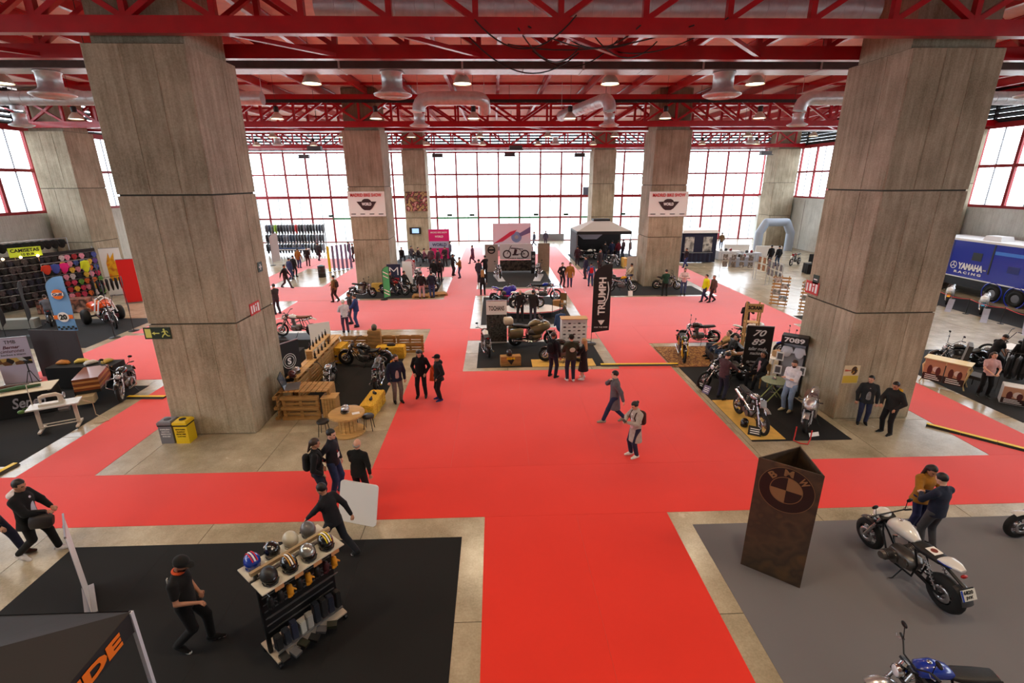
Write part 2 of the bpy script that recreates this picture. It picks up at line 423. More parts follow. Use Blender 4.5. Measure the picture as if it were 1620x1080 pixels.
CEN = 1.66
def truss(y, label):
    e = empty('roof_truss', (0, y, 0), 0, label, 'truss', 'red roof trusses')
    link('bottom_chord', ch_b, e); link('top_chord', ch_t, e)
    for bay in (-2, -1, 0, 1, 2):
        c = CEN+bay*20.58
        for k in range(-5, 6):
            x = c+k*PN
            if not (X0+.3 < x < X1-.3): continue
            if k < 5: link('vertical', vm, e, (x, 0, 0))
            if k <= 0 and x-PN > X0 and k > -5: link('diagonal', dl, e, (x, 0, 0))
            if k >= 0 and x+PN < X1 and k < 5: link('diagonal', dr, e, (x, 0, 0))
            if k == 5: link('diagonal', dl, e, (x, 0, 0)); x+PN < X1 and link('diagonal', dr, e, (x, 0, 0))
    return e
truss(-7.6, 'red lattice roof truss over the rear of the hall')
for r, n in ((13.65, 'first pair of pillars'), (34.72, 'second pair of pillars'), (55.9, 'farthest pillars')):
    truss(r-.02, 'red lattice roof truss along the front faces of the '+n); truss(r+2.5, 'red lattice roof truss along the back faces of the '+n)
    bm_ = MB()
    for k in range(-14, 15, 2):
        x = CEN+PN*k
        if X0 < x < X1-2.1 and all(x+PN < px or x > px+2.46 for px in (-29.85, -9.86, 10.72, 30.9)):
            br = MB().beam((x, r+.1, ZC+.1), (x+PN, r+2.4, ZC+.1), .12, .1)
            ob('wind_brace', br, m_red, label='short red diagonal brace between the paired trusses over the '+n, cat='brace', group='braces between paired trusses, '+n)
# --- ducts and diffusers
def duct_rect(x0, x1, y0, y1, z0, z1, label):
    e = empty('rectangular_duct', ((x0+x1)/2, y0, z0), 0, label, 'duct')
    L = x1-x0; n = int(L/2.0)
    ob('duct_casing', MB().b2((-L/2, 0, .02), (L/2, y1-y0, z1-z0)), m_dgrey, e)
    sh = MB().b2((.01, -.01, 0), (L/n-.01, y1-y0+.01, .025)).mesh('foil_panel', m_foil)
    for k in range(n): link('foil_panel', sh, e, (-L/2+k*L/n, 0, 0))
    fl_ = MB().b2((-.03, -.03, -.02), (.03, y1-y0+.03, z1-z0+.02)).mesh('flange', m_steel)
    for k in range(0, n+1, 2): link('flange', fl_, e, (-L/2+k*L/n, 0, 0)); k % 4 == 0 and ob('hanger_rod', MB().cyl((-L/2+k*L/n, .1, .3), (-L/2+k*L/n, .1, 13.06-z0), .012, n=5), m_black, e)
duct_rect(-29, 33, 18.1, 18.95, 10.8, 11.5, 'long foil-bottomed rectangular air duct behind the first trusses')
duct_rect(-29, 33, 39.6, 40.3, 10.85, 11.4, 'long pale rectangular air duct behind the second trusses')
def spiral(path, r, label, n=14):
    m = MB().tube(path, r, n)
    for a, b in zip(path[:-1], path[1:]):
        a = Vector(a); b = Vector(b); L = (b-a).length; k = int(L/.5)
        for i in range(1, k): m.torus(a.lerp(b, i/k), b-a, r, .012, n, 4)
    for p in (path[0], path[-1]): m.cyl(p, (p[0], p[1], 13.045), .012, n=5)
    return ob('round_duct', m, m_steel, label=label, cat='duct')
def bend(p, c, q, n=5):
    p, c, q = Vector(p), Vector(c), Vector(q)
    return [tuple((1-t)**2*p+2*t*(1-t)*c+t*t*q) for t in [i/n for i in range(n+1)]]
spiral([(-4.5, 14.9, 11.6), (10.2, 14.9, 11.6)], .42, 'wide silver round duct between the two front trusses')
spiral([(-26, 14.9, 11.6), (-14, 14.9, 11.6)], .42, 'silver round duct above the clothing side of the hall')
spiral(bend((-3.62, 26.2, 10.56), (-3.62, 26.2, 11.12), (-3.0, 26.2, 11.12))+bend((-.95, 26.2, 11.12), (-.45, 26.2, 11.12), (-.45, 26.6, 10.9))+[(-.45, 26.9, 10.62)], .31, 'silver elbow duct dropping to a round diffuser, central bay')
spiral(bend((5.7, 26.2, 10.55), (5.7, 26.2, 11.12), (5.5, 26.8, 11.12))+[(4.2, 33, 11.12)], .31, 'silver duct running back from a drop diffuser')
spiral(bend((15.2, 26.2, 10.55), (15.2, 26.2, 11.12), (15.8, 26.2, 11.12))+[(30, 26.2, 11.12)], .31, 'silver elbow duct passing behind the right front pillar')
spiral([(-28, 26.2, 11.12), (-11, 26.2, 11.12)], .31, 'silver round duct passing behind the left front pillar')
spiral([(-22.5, 26.2, 10.8), (-22.5, 26.2, 10.62)], .26, 'short silver drop duct over the clothing stall')
dm = MB().lathe([(.0,.0),(.2,-.02),(.3,.0),(.33,-.03),(.45,-.0),(.48,-.03),(.60,.02),(.66,.05),(.68,.09),(.42,.22),(.36,.3),(.36,.75),(.40,.76),(.40,.80),(.0,.8)], n=20).mesh('diffuser_bell', m_steel)
drm = MB().torus((0,0,.0), (0,0,1), .3, .025, 20, 6).torus((0,0,.0), (0,0,1), .45, .025, 20, 6).torus((0,0,0), (0,0,1), .15, .025, 16, 6).mesh('diffuser_ring', M('pale_diffuser_ring', (.85,.84,.82), .4, .3))
def diffuser(x, y, z, s, label):
    e = empty('ceiling_diffuser', (x, y, z), 0, label, 'air diffuser', 'round ceiling diffusers'); e.scale = (s, s, s)
    link('diffuser_bell', dm, e); link('diffuser_ring', drm, e)
p = PY(620, 126, 18.5)
for x in (p.x-11.2, p.x, p.x+11.3, p.x+22.6): diffuser(x, 18.5, 10.03, .95, 'big silver bell diffuser hanging under the foil duct')
diffuser(-3.62, 26.2, 9.86, .72, 'silver bell diffuser below the central elbow duct'); diffuser(5.7, 26.2, 9.86, .72, 'silver bell diffuser below the duct running back')
diffuser(15.2, 26.2, 9.86, .72, 'silver bell diffuser below the elbow duct beside a pillar'); diffuser(-22.5, 26.2, 9.9, .72, 'silver bell diffuser over the clothing stall')
for x in (-18, -12.5, -1.6, 5.2, 16.5, 22): diffuser(x, 44.5, 10.25, .7, 'small silver bell diffuser near the end windows')
# --- pendant high-bay lamps
lr = MB().lathe([(.33,.0),(.335,.02),(.24,.2),(.14,.3),(.12,.34),(.0,.34)], n=18).mesh('reflector', M('lamp_reflector', (.82,.80,.74), .35, .3))
lg = MB().lathe([(.0,.64),(.11,.64),(.13,.6),(.13,.36),(.0,.34)], n=14).mesh('gear_box', m_black)
lb = MB().lathe([(.0,.03),(.30,.03)], n=18).mesh('lamp_glass', M('lit_lamp_glass', (1,.96,.86), .4, emit=(1,.93,.78), es=9))
lc = MB().cyl((0,0,.64), (0,0,2.46), .008, n=5).mesh('cable', m_black)
def lamp(x, y, z, lit=0.):
    row = {19.6: 'behind the foil duct', 29.5: 'before the second pillars', 41.5: 'beyond the second pillars', 50.5: 'near the end windows', 5.0: 'over the entrance end'}[y]
    e = empty('pendant_lamp', (x, y, z), 0, 'bell-shaped pendant lamp in the lamp row '+row, 'lamp', 'pendant lamps '+row)
    link('reflector', lr, e); link('gear_box', lg, e); link('lamp_glass', lb, e); link('cable', lc, e)
    if lit:
        l = bpy.data.lights.new('lamp_light', 'SPOT'); l.energy = lit; l.color = (1, .80, .55); l.spot_size = 2.3; l.spot_blend = .6; l.shadow_soft_size = .28
        link('lamp_light', l, e, (0, 0, -.06))
for y, z, lit in ((5.0, 10.7, 820), (19.6, 10.62, 820), (29.5, 10.58, 640), (41.5, 10.6, 640), (50.5, 10.6, 640)):
    for k in range(-4, 6): lamp(-1.1+5.33*k, y, z, lit)
# black cable tray before the second trusses, dangling cables on the first
tr = MB().b2((-29, 33.3, 11.95), (33, 33.34, 12.1)).b2((-29, 33.6, 11.95), (33, 33.64, 12.1))
for k in range(62): tr.b2((-29+k, 33.3, 11.96), (-28.96+k, 33.64, 11.99))
for k in range(0, 62, 6): tr.cyl((-29+k, 33.47, 12.0), (-29+k, 33.47, 13.045), .012, n=5)
ob('cable_tray', tr, m_black, label='black ladder cable tray before the second trusses', cat='cable tray')
for k in range(9):
    x0 = random.uniform(-1, 4); x1 = x0+random.uniform(1.5, 4.5); s = random.uniform(.25, .75); y0 = random.choice((13.45, 15.9, 14.5)); y1 = random.choice((13.45, 15.9, 16.0)); z0 = random.uniform(10.75, 11.1); z1 = random.uniform(10.8, 11.2)
    ob('power_cable', MB().tube([(x0+(x1-x0)*t, y0+(y1-y0)*t, z0+(z1-z0)*t-s*4*t*(1-t)) for t in [i/14 for i in range(15)]], .018, 5), m_black,
       label='black power cable drooping in loops across the front trusses', cat='cable', group='drooping power cables')
for k, (x, y) in enumerate(((-13.8, 58.5), (-21.5, 60), (-6.3, 58.5), (1.7, 57), (9.6, 58.5), (-15.5, 46), (14.2, 47), (22, 60), (1.9, 46), (29.5, 56))):
    e = empty('hanging_heater', (x, y, 9.9), 0, 'grey box heater hanging from the roof near the end windows', 'heater', 'hanging heaters')
    ob('casing', MB().box((0, 0, .2), (1.15, .5, .34)).box((0, -.1, .0), (1.3, .6, .08)), M('heater_grey', (.36,.35,.36), .5, .3), e); ob('rod', MB().cyl((-.4, 0, .3), (-.4, 0, 3.14), .02, n=6).cyl((.4, 0, .3), (.4, 0, 3.14), .02, n=6), m_black, e)
# --- carpets
def carpet_mat(name, c, sheen, dark=.035):
    m = M(name, c, .9, var=dark, scale=.6, bump=.0, sheen=sheen, spec=.3)
    m.node_tree.nodes['Principled BSDF'].inputs['Sheen Roughness'].default_value = .35
    nt = m.node_tree; b = nt.nodes['Principled BSDF']
    nz = nt.nodes.new('ShaderNodeTexNoise'); nz.inputs['Scale'].default_value = 240; tc = nt.nodes.new('ShaderNodeTexCoord'); nt.links.new(tc.outputs['Object'], nz.inputs[0])
    bp = nt.nodes.new('ShaderNodeBump'); bp.inputs['Strength'].default_value = .25; bp.inputs['Distance'].default_value = .003; nt.links.new(nz.outputs['Fac'], bp.inputs['Height']); nt.links.new(bp.outputs[0], b.inputs['Normal'])
    return m
c_red = carpet_mat('red_carpet', (.90,.20,.13), .8); c_blk = carpet_mat('black_carpet', (.10,.098,.10), .05); c_gry = carpet_mat('grey_carpet', (.44,.435,.45), .08)
CARP = []
def carpet(nm, x0, x1, y0, y1, mat, label, strips=1, along='y', z=.005):
    CARP.append((x0, x1, y0, y1))
    e = empty(nm, ((x0+x1)/2, (y0+y1)/2, 0), 0, label, 'carpet')
    for k in range(strips):
        if along == 'y': w = (x1-x0)/strips; a = (x0+k*w, y0, x0+(k+1)*w-.002*(k < strips-1), y1)
        else: w = (y1-y0)/strips; a = (x0, y0+k*w, x1, y0+(k+1)*w-.002*(k < strips-1))
        cx, cy = (x0+x1)/2, (y0+y1)/2
        ob('carpet_strip', MB().b2((a[0]-cx, a[1]-cy, .0005), (a[2]-cx, a[3]-cy, z)), mat, e)
    return e
R = 'red_carpet'
carpet(R, -.34, 3.87, 2.5, 9.42, c_red, 'red carpet aisle between the black and grey carpets', 2)
carpet(R, -20, 24, 9.425, 11.5, c_red, 'red carpet cross aisle in front of the two nearest pillars', 1, 'x')
carpet(R, -12.65, -10.63, 11.505, 18.2, c_red, 'red carpet aisle beside the recycling bins')
carpet(R, -3.4, 7.15, 11.505, 18.5, c_red, 'widest red carpet between the pallet booth and the poster booth', 5)
carpet(R, 13.65, 15.8, 11.505, 24.6, c_red, 'red carpet aisle with a cable ramp beside the dressing table')
carpet(R, -18.7, -10.65, 18.205, 24.2, c_red, 'red carpet aisle in front of the orange trike', 4)
carpet(R, -18.7, -1.4, 24.6, 28.4, c_red, 'red cross aisle behind the pallet booth', 2, 'x'); carpet(R, -12.8, -1.4, 28.405, 31.35, c_red, 'red cross aisle in front of the green flag', 1, 'x')
carpet(R, -3.45, -1.4, 18.505, 24.595, c_red, 'red carpet aisle beside the bronze touring motorcycle')
carpet(R, 5.0, 7.15, 18.505, 24.595, c_red, 'red carpet aisle crossed by a yellow cable ramp')
carpet(R, -1.395, 4.95, 22.55, 24.55, c_red, 'red carpet strip between the first two display islands', 1, 'x')
carpet(R, 4.8, 16.6, 24.6, 31.35, c_red, 'red cross aisle behind the black feather flag', 3, 'x'); carpet(R, 7.155, 13.645, 21.7, 24.595, c_red, 'red carpet behind the poster booth')
carpet(R, -3.45, -1.4, 31.355, 58, c_red, 'red carpet aisle running back beside the pallet stage'); carpet(R, -1.395, 4.75, 32.3, 34.4, c_red, 'red carpet strip between the second and third display islands', 1, 'x')
carpet(R, 4.8, 7.05, 31.355, 58, c_red, 'red carpet aisle running back towards the peaked canopy'); carpet(R, -1.395, 4.75, 44.1, 52, c_red, 'red carpet behind the third display island', 2)
carpet(R, -18.5, -10.5, 31.4, 35.9, c_red, 'red carpet in front of the bare island with the drum', 2, 'x'); carpet(R, -12.75, -10.45, 35.905, 50, c_red, 'red carpet between the drum island and a pillar')
carpet(R, -18.5, -16.7, 35.905, 50, c_red, 'red carpet along the jacket stall'); carpet(R, -16.65, -12.8, 44, 50, c_red, 'red carpet behind the drum island')
carpet(R, -10.4, -3.5, 39.3, 44, c_red, 'red carpet behind the pallet stage', 1, 'x'); carpet(R, 14.7, 16.6, 31.355, 44, c_red, 'red carpet aisle along the photo stands'); carpet(R, 7.1, 14.65, 38.2, 42, c_red, 'red carpet behind the yellow motorcycle booth', 1, 'x')
K = 'black_carpet'
carpet(K, -9.0, -.82, 2.5, 8.78, c_blk, 'large black carpet under the helmet rack', 4)
carpet('grey_carpet', 4.3, 24, 2.5, 8.98, c_gry, 'large grey carpet under the rusty steel column', 1)
carpet(K, -26, -13.2, 12.05, 17.6, c_blk, 'black carpet under the leather craft stall', 3); carpet(K, 16.5, 27, 13.3, 20.2, c_blk, 'black carpet under the white dressing table', 3)
carpet(K, -7.3, -4.05, 14.9, 20.6, c_blk, 'black carpet inside the pallet booth', 2); carpet(K, 7.45, 10.45, 12.5, 21.2, c_blk, 'black carpet inside the poster booth', 2)
carpet(K, -.85, 4.5, 18.85, 22.2, c_blk, 'black carpet under the bronze touring motorcycle', 1); carpet(K, -.85, 4.2, 25.2, 31.8, c_blk, 'black carpet under the boat-shaped display stand', 2)
carpet(K, -.8, 4.2, 34.9, 43.5, c_blk, 'black carpet under the motorcycle wall display', 2); carpet(K, -10.0, -4.1, 31.8, 34.68, c_blk, 'black carpet behind the green flag', 2); carpet(K, -7.3, -4.1, 34.7, 38.6, c_blk, 'black carpet beside the second left pillar', 1)
carpet(K, 7.5, 14.2, 31.75, 34.68, c_blk, 'black carpet under the yellow motorcycle', 2); carpet(K, 7.5, 10.65, 34.7, 37.6, c_blk, 'black carpet beside the second right pillar', 1); carpet(K, -28, -19.2, 22.3, 27.6, c_blk, 'black carpet under the orange trike', 2)
carpet(K, -9.6, -4.2, 44.3, 52, c_blk, 'black carpet of the far lounge booth', 2); carpet(K, 7.5, 14, 42.5, 51.5, c_blk, 'black carpet under the peaked canopy', 2)
carpet(K, 26.9, 30.0, 21, 33.5, c_blk, 'black carpet under the racing motorcycles', 2); carpet(K, 16.75, 21, 22.6, 26.2, c_blk, 'black carpet under the pallet photo boards', 1)
# ================================================================ people: limbs, clothes and hair grown as one smooth surface each
def _net(f, org, h):
    "surface of the zero level of a sampled field (quads)"
    s = f < 0
    nx, ny, nz = f.shape
    c = np.zeros((nx-1, ny-1, nz-1), np.int8)
    for i in (0, 1):
        for j in (0, 1):
            for k in (0, 1): c += s[i:nx-1+i, j:ny-1+j, k:nz-1+k]
    idx = np.argwhere((c > 0) & (c < 8))
    if len(idx) == 0: return None
    cid = -np.ones(c.shape, np.int64); cid[idx[:, 0], idx[:, 1], idx[:, 2]] = np.arange(len(idx))
    acc = np.zeros((len(idx), 3)); cnt = np.zeros(len(idx))
    cor = [(i, j, k) for i in (0, 1) for j in (0, 1) for k in (0, 1)]
    val = {o: f[idx[:, 0]+o[0], idx[:, 1]+o[1], idx[:, 2]+o[2]] for o in cor}
    for a in cor:
        for ax in range(3):
            if a[ax]: continue
            b = list(a); b[ax] = 1; b = tuple(b)
            va, vb = val[a], val[b]; mk = (va < 0) != (vb < 0)
            t = np.where(mk, va/np.where(mk, va-vb, 1), 0)
            p = np.zeros((len(idx), 3)); p[:] = a; p[:, ax] = t
            acc += p*mk[:, None]; cnt += mk
    V = (idx+acc/cnt[:, None])*h+org
    Q = []
    for ax in range(3):
        o = [(1, 2), (2, 0), (0, 1)][ax]
        sl0 = [slice(None)]*3; sl1 = [slice(None)]*3; sl0[ax] = slice(0, -1); sl1[ax] = slice(1, None)
        A, B = s[tuple(sl0)], s[tuple(sl1)]
        e = np.argwhere(A != B)
        e = e[(e[:, o[0]] > 0) & (e[:, o[1]] > 0)]
        e = e[(e[:, 0] < nx-1) & (e[:, 1] < ny-1) & (e[:, 2] < nz-1)]
        if len(e) == 0: continue
        u = np.zeros(3, int); u[o[0]] = 1; w = np.zeros(3, int); w[o[1]] = 1
        g = lambda d: cid[tuple((e+d).T)]
        q = np.stack([g(0*u), g(-u), g(-u-w), g(-w)], 1)
        flip = ~A[tuple(e.T)]
        q[flip] = q[flip][:, ::-1]
        Q.append(q[(q >= 0).all(1)])
    return V, np.concatenate(Q)
class SDF:
    "soft union of tapered limbs and ellipsoids"
    def __init__(s): s.p = []
    def limb(s, a, b, ra, rb, k=.025, sy=1.0, tag=0, R=None):
        s.p.append(('l', np.array(a, float), np.array(b, float), ra, rb, k, sy, tag, R)); return s
    def ell(s, c, r, k=.02, tag=0, R=None):
        s.p.append(('e', np.array(c, float), np.array(r, float), 0, 0, k, 1, tag, R)); return s
    @staticmethod
    def _d(pr, P):
        t, a, b, ra, rb, k, sy, tag, R = pr
        if t == 'l':
            q = P-a; d = b-a
            if R is not None: q = q@R; d = d@R
            if sy != 1.0: q = q/np.array((1, sy, 1)); d = d/np.array((1, sy, 1))
            h = np.clip((q@d)/max(d@d, 1e-9), 0, 1)
            return np.linalg.norm(q-h[..., None]*d, axis=-1)-(ra+(rb-ra)*h)
        q = P-a
        if R is not None: q = q@R
        n = np.linalg.norm(q/b, axis=-1); g = np.linalg.norm(q/(b*b), axis=-1)
        return n*(n-1)/np.maximum(g, 1e-9)
    def build(s, h, zmin=None):
        lo = np.array([1e9]*3); hi = -lo
        bb = []
        for pr in s.p:
            t, a, b, ra, rb, k, sy, tag, R = pr
            if t == 'l': m = max(ra, rb)*max(sy, 1)+.05; l, u = np.minimum(a, b)-m, np.maximum(a, b)+m
            else: m = (b.max() if R is not None else b)+.05; l, u = a-m, a+m
            bb.append((l, u)); lo = np.minimum(lo, l); hi = np.maximum(hi, u)
        n = np.ceil((hi-lo)/h).astype(int)+2
        f = np.full(n, .2)
        for pr, (l, u) in zip(s.p, bb):
            i0 = np.maximum(0, np.floor((l-lo)/h).astype(int)); i1 = np.minimum(n, np.ceil((u-lo)/h).astype(int)+1)
            ax = [lo[k]+h*np.arange(i0[k], i1[k]) for k in range(3)]
            P = np.stack(np.meshgrid(*ax, indexing='ij'), -1)
            d = s._d(pr, P); k = pr[5]
            v = f[i0[0]:i1[0], i0[1]:i1[1], i0[2]:i1[2]]
            w = np.maximum(k-np.abs(v-d), 0)/k
            v[...] = np.minimum(v, d)-w*w*k*.25
        r = _net(f, lo, h)
        return r
    def tags(s, V):
        best = np.full(len(V), 1e9); tg = np.zeros(len(V), int)
        for pr in s.p:
            d = s._d(pr, V); m = d < best; best[m] = d[m]; tg[m] = pr[7]
        return tg
def sdf_mesh(name, sd, h, mats, bytag=None, post=None, zlo=None):
    V, Q = sd.build(h)
    if zlo is not None: V[:, 2] = np.maximum(V[:, 2], zlo)
    me = bpy.data.meshes.new(name)
    me.from_pydata(V.tolist(), [], Q.tolist())
    for m in mats: me.materials.append(m)
    if len(mats) > 1:
        C = V[Q].mean(1); t = sd.tags(C)
        if post is not None: t = post(C, t)
        me.polygons.foreach_set('material_index', t.astype(np.int32))
    me.polygons.foreach_set('use_smooth', np.ones(len(Q), bool)); me.update()
    return me
def ik(a, t, l1, l2, hint):
    "elbow / knee of a two-bone limb from a to t, bending towards hint"
    a = np.array(a, float); t = np.array(t, float); d = t-a; L = np.linalg.norm(d)
    if L > (l1+l2)*.999: d *= (l1+l2)*.999/L; t = a+d; L = (l1+l2)*.999
    u = d/max(L, 1e-6); x = (l1*l1-l2*l2+L*L)/(2*L); y = math.sqrt(max(l1*l1-x*x, 0))
    hh = np.array(hint, float); hh = hh-u*(hh@u); hh /= max(np.linalg.norm(hh), 1e-6)
    return a+u*x+hh*y, t
SKIN = [M('skin_light', (.80,.60,.50), .55), M('skin_tan', (.70,.50,.39), .55), M('skin_fair', (.86,.68,.58), .55)]
HAIR = {'black': M('hair_black', (.06,.05,.05), .5), 'brown': M('hair_brown', (.20,.13,.09), .5), 'grey': M('hair_grey', (.55,.54,.52), .6), 'blond': M('hair_blond', (.66,.50,.30), .5), 'white': M('hair_white', (.8,.79,.77), .6)}
m_eye = M('eye_dark', (.10,.07,.06), .3); m_lip = M('lip', (.62,.36,.32), .5); m_sole = M('white_sole', (.88,.87,.84), .6)
_clo = {}
def cloth(rgb):
    k = tuple(round(x, 2) for x in rgb)
    if k not in _clo: _clo[k] = M('cloth_%02d' % len(_clo), k, .85, var=.12, scale=14, sheen=.05, spec=.25, bump=.25)
    return _clo[k]
ARM = {  # wrist target relative to the shoulder midpoint height frame: (forward, out from side, z), elbow hint (fwd, out, up)
 'down': ((.06, .27, .86), (-.6, .6, -.2)), 'walk_f': ((.28, .23, .93), (-.8, .4, -.2)), 'walk_b': ((-.24, .25, .90), (-.9, .3, 0)),
 'phone': ((.30, .07, 1.16), (-.1, .9, -.6)), 'pocket': ((.10, .19, .94), (-.8, .7, 0)), 'hip': ((.05, .20, 1.00), (-.2, 1, .1)),
 'hold': ((.34, .10, 1.05), (-.3, .8, -.5)), 'cross': ((.20, -.06, 1.17), (.0, .55, -.9)), 'mouth': ((.17, .04, 1.42), (.5, .6, -.7)),
 'reach': ((.48, .18, 1.05), (-.1, .7, -.6)), 'behind': ((-.17, .08, .98), (-.6, .8, 0)), 'bars': ((.50, .30, 1.02), (-.2, .9, -.1)), 'knee': ((.42, .16, .86), (-.2, .9, -.1)), 'writing': ((.40, .06, 1.0), (-.1, .9, -.5)), 'camera': ((.26, .06, 1.38), (.1, .8, -.7)), 'fronthip': ((.22, .13, .98), (-.7, .6, 0)), 'head': ((-.05, .18, 1.62), (.2, 1, .1))}
N_P = [0]
def person(px, face, top, low, label, h=1.75, hair='black', arms=('down', 'down'), stride=0., lod=1, coat=0., shoe=(.1,.1,.1), sole=False, hairstyle='short', lean=0., head=(0., 0.), sit=None, sleeves=True, inner=None, skirt=0., cap=None, hood=None, z=0., pos=None, skin=None, beard=False, female=False, split=None, bag=None, wide=1.07):
    """one figure. px: floor pixel of its feet; face: heading in degrees (0 = along the cross aisle to the right, 90 = away);
    local x forward, y left, z up. sit = seat height in metres"""
    N_P[0] += 1
    loc = Vector(pos) if pos is not None else G(px[0], px[1], z); loc = Vector((loc.x, loc.y, z if pos is None else loc.z))
    S = h/1.75; sk = SKIN[N_P[0] % 3] if skin is None else SKIN[skin]
    fem = .92 if female else 1.0
    hip_z = .92; kn = 0.0
    legs = []
    if sit is None:
        drop = .0 if not stride else .10*abs(stride)
        hz = hip_z-drop*.45
        for sd_, fx in ((1, stride*.36), (-1, -stride*.36)):
            hp = (0, .095*sd_*fem, hz); ft = (fx, (.115 if stride == 0 else .085)*sd_, .085 if not (stride and fx < 0) else .15)
            if stride == 0: ft = (.03*sd_*(N_P[0] % 3-1), .13*sd_*(1 if N_P[0] % 2 else .8), .085)
            k, t = ik(hp, ft, .435, .42, (1, .12*sd_, 0)); legs.append((np.array(hp), k, t, sd_, fx < 0 and stride))
        dz = hz-hip_z
    else:
        hz = sit/S+.10; dz = hz-hip_z
        for sd_ in (1, -1):
            hp = (0, .095*sd_, hz); ft = (.46, .16*sd_, .085)
            if hz < .48: ft = (.62, .16*sd_, .085)
            k, t = ik(hp, ft, .435, .42, (.5, .25*sd_, 1)); legs.append((np.array(hp), k, t, sd_, False))
    lr_ = math.radians(lean); cl, sl = math.cos(lr_), math.sin(lr_)
    def tor(p):   # lean the trunk about the hips
        x, y, z_ = p; z_ -= hip_z
        return np.array((x*cl+z_*sl, y, hz-.0+(-x*sl+z_*cl)))
    Rt = np.array(((cl, 0, sl), (0, 1, 0), (-sl, 0, cl)))
    sh = {1: tor((-.005, .178*fem*wide, 1.385)), -1: tor((-.005, -.178*fem*wide, 1.385))}
    yw, pt = math.radians(head[0]), math.radians(head[1])
    Rh = np.array(Euler((0, pt+lr_*.5, yw)).to_matrix())
    neck = tor((.0, 0, 1.47)); hc = neck+Rh@np.array((.025, 0, .155))
    arm = {}
    for sd_, nm in ((1, arms[0]), (-1, arms[1])):
        tg, hint = ARM[nm]; t = tor((tg[0], tg[1]*sd_, tg[2]))
        e, w = ik(sh[sd_], t, .285, .265, (hint[0], hint[1]*sd_, hint[2])); arm[sd_] = (sh[sd_], e, w)
    lod_h = {0: .0125, 1: .0195, 2: .029, 3: .038}[lod]
    body = SDF(); topS = SDF(); lowS = SDF(); hairS = SDF(); shoes = []
    X = lambda p: np.array(p)*S
    # --- body: trunk, limbs, head and hands in one surface
    def trunk(sd, g, tag):
        sd.limb(X(tor((.005, 0, 1.30))), X(tor((0, 0, 1.36))), (.105+g)*S, (.085+g)*S, .05, 1.45*fem*wide, tag, Rt)
        for q in (1, -1): sd.limb(X(tor((-.01, .03*q, 1.465))), X(tor((-.005, .165*fem*wide*q, 1.40))), (.036+g*.6)*S, (.045+g*.7)*S, .05, 1, tag)
        sd.limb(X(tor((.0, 0, 1.02))), X(tor((.01, 0, 1.30))), (.100+g)*S*wide, (.108+g)*S*wide, .05, 1.32*fem, tag, Rt)
    trunk(body, 0, 0); body.limb(X(tor((-.005, 0, .93))), X(tor((0, 0, 1.04))), .105*S, .10*S, .05, 1.4, 0, Rt)
    for hp, k, t, sd_, bk in legs:
        body.limb(X(hp), X(k), .078*S, .052*S, .03).limb(X(k), X(t), .052*S, .034*S, .02)
    for sd_, (a, e, w) in arm.items():
        body.limb(X(a), X(e), .048*S, .037*S, .03).limb(X(e), X(w), .037*S, .025*S, .015)
        d = (w-e)/np.linalg.norm(w-e); up = np.array((0, 0, 1.0)); sdv = np.cross(d, up); nn = np.linalg.norm(sdv)
        sdv = sdv/nn if nn > .2 else np.array((1., 0, 0)); nrm = np.cross(sdv, d)
        palm = w+d*.05
        body.limb(X(w), X(palm+d*.03), .024*S, .027*S, .012, 1, 0)
        if lod == 0:
            for q, (off, L) in enumerate(((-.030, .060), (-.010, .072), (.011, .068), (.031, .050))):
                b0 = palm+sdv*off+d*.028; b1 = b0+d*L*.55-nrm*.008; b2 = b1+d*L*.45-nrm*.028
                body.limb(X(b0), X(b1), .0105*S, .0098*S, .004).limb(X(b1), X(b2), .0098*S, .0088*S, .004)
            th0 = palm+sdv*.024*(-sd_)*1.0; th1 = th0+d*.030+sdv*.030*(-sd_)-nrm*.01; th2 = th1+d*.028-nrm*.018
            body.limb(X(th0), X(th1), .013*S, .012*S, .006).limb(X(th1), X(th2), .012*S, .010*S, .004)
        else: body.limb(X(palm), X(palm+d*.085-nrm*.02), .030*S, .022*S, .015)
    body.limb(X(neck-np.array((0, 0, .03))), X(hc-Rh@np.array((.02, 0, .06))), .052*S, .05*S, .02)
    HX = lambda p: X(hc+Rh@np.array(p))
    body.ell(HX((0, 0, .02)), np.array((.099, .082, .112))*S, .02, 0, Rh)
    body.limb(HX((.035, 0, -.06)), HX((.06, 0, -.075)), .052*S, .035*S, .03)
    if lod <= 1:
        body.limb(HX((.088, 0, .012)), HX((.108, 0, -.022)), .010*S, .015*S, .012)
        for sd_ in (1, -1): body.ell(HX((-.005, .078*sd_, -.005)), np.array((.022, .012, .032))*S, .008, 0, Rh)
        body.limb(HX((.082, .03, .032)), HX((.082, -.03, .032)), .013*S, .013*S, .014)
    # --- clothes
    if split == 'trunk': pass
    g = .016 + (.012 if coat else 0.0)
    trunk(topS, g, 0)
    hem = hip_z-.03-coat
    if coat > .05:
        topS.limb(X(tor((.0, 0, 1.0))), X(np.array((-.01, 0, max(.35, hz+hem-hip_z)))), (.13+g*.3)*S, (.172+g*.3)*S, .04, 1.22)
    else:
        topS.limb(X(tor((-.003, 0, hem-.03))), X(tor((0, 0, 1.06))), (.112+g)*S*wide, (.102+g)*S*wide, .04, 1.36, 0, Rt)
    for sd_, (a, e, w) in arm.items():
        topS.limb(X(a), X(a+(e-a)*(.6 if not sleeves else 1.)), (.054+g)*S, (.046+g*.9)*S, .035)
        if sleeves: topS.limb(X(e), X(w), (.044+g*.8)*S, (.033+g*.5)*S, .02)
    topS.limb(X(neck-np.array((.0, 0, .05))), X(neck-np.array((0, 0, .0))), (.075+g*.5)*S, .064*S, .03)
    if hood is not None: pass
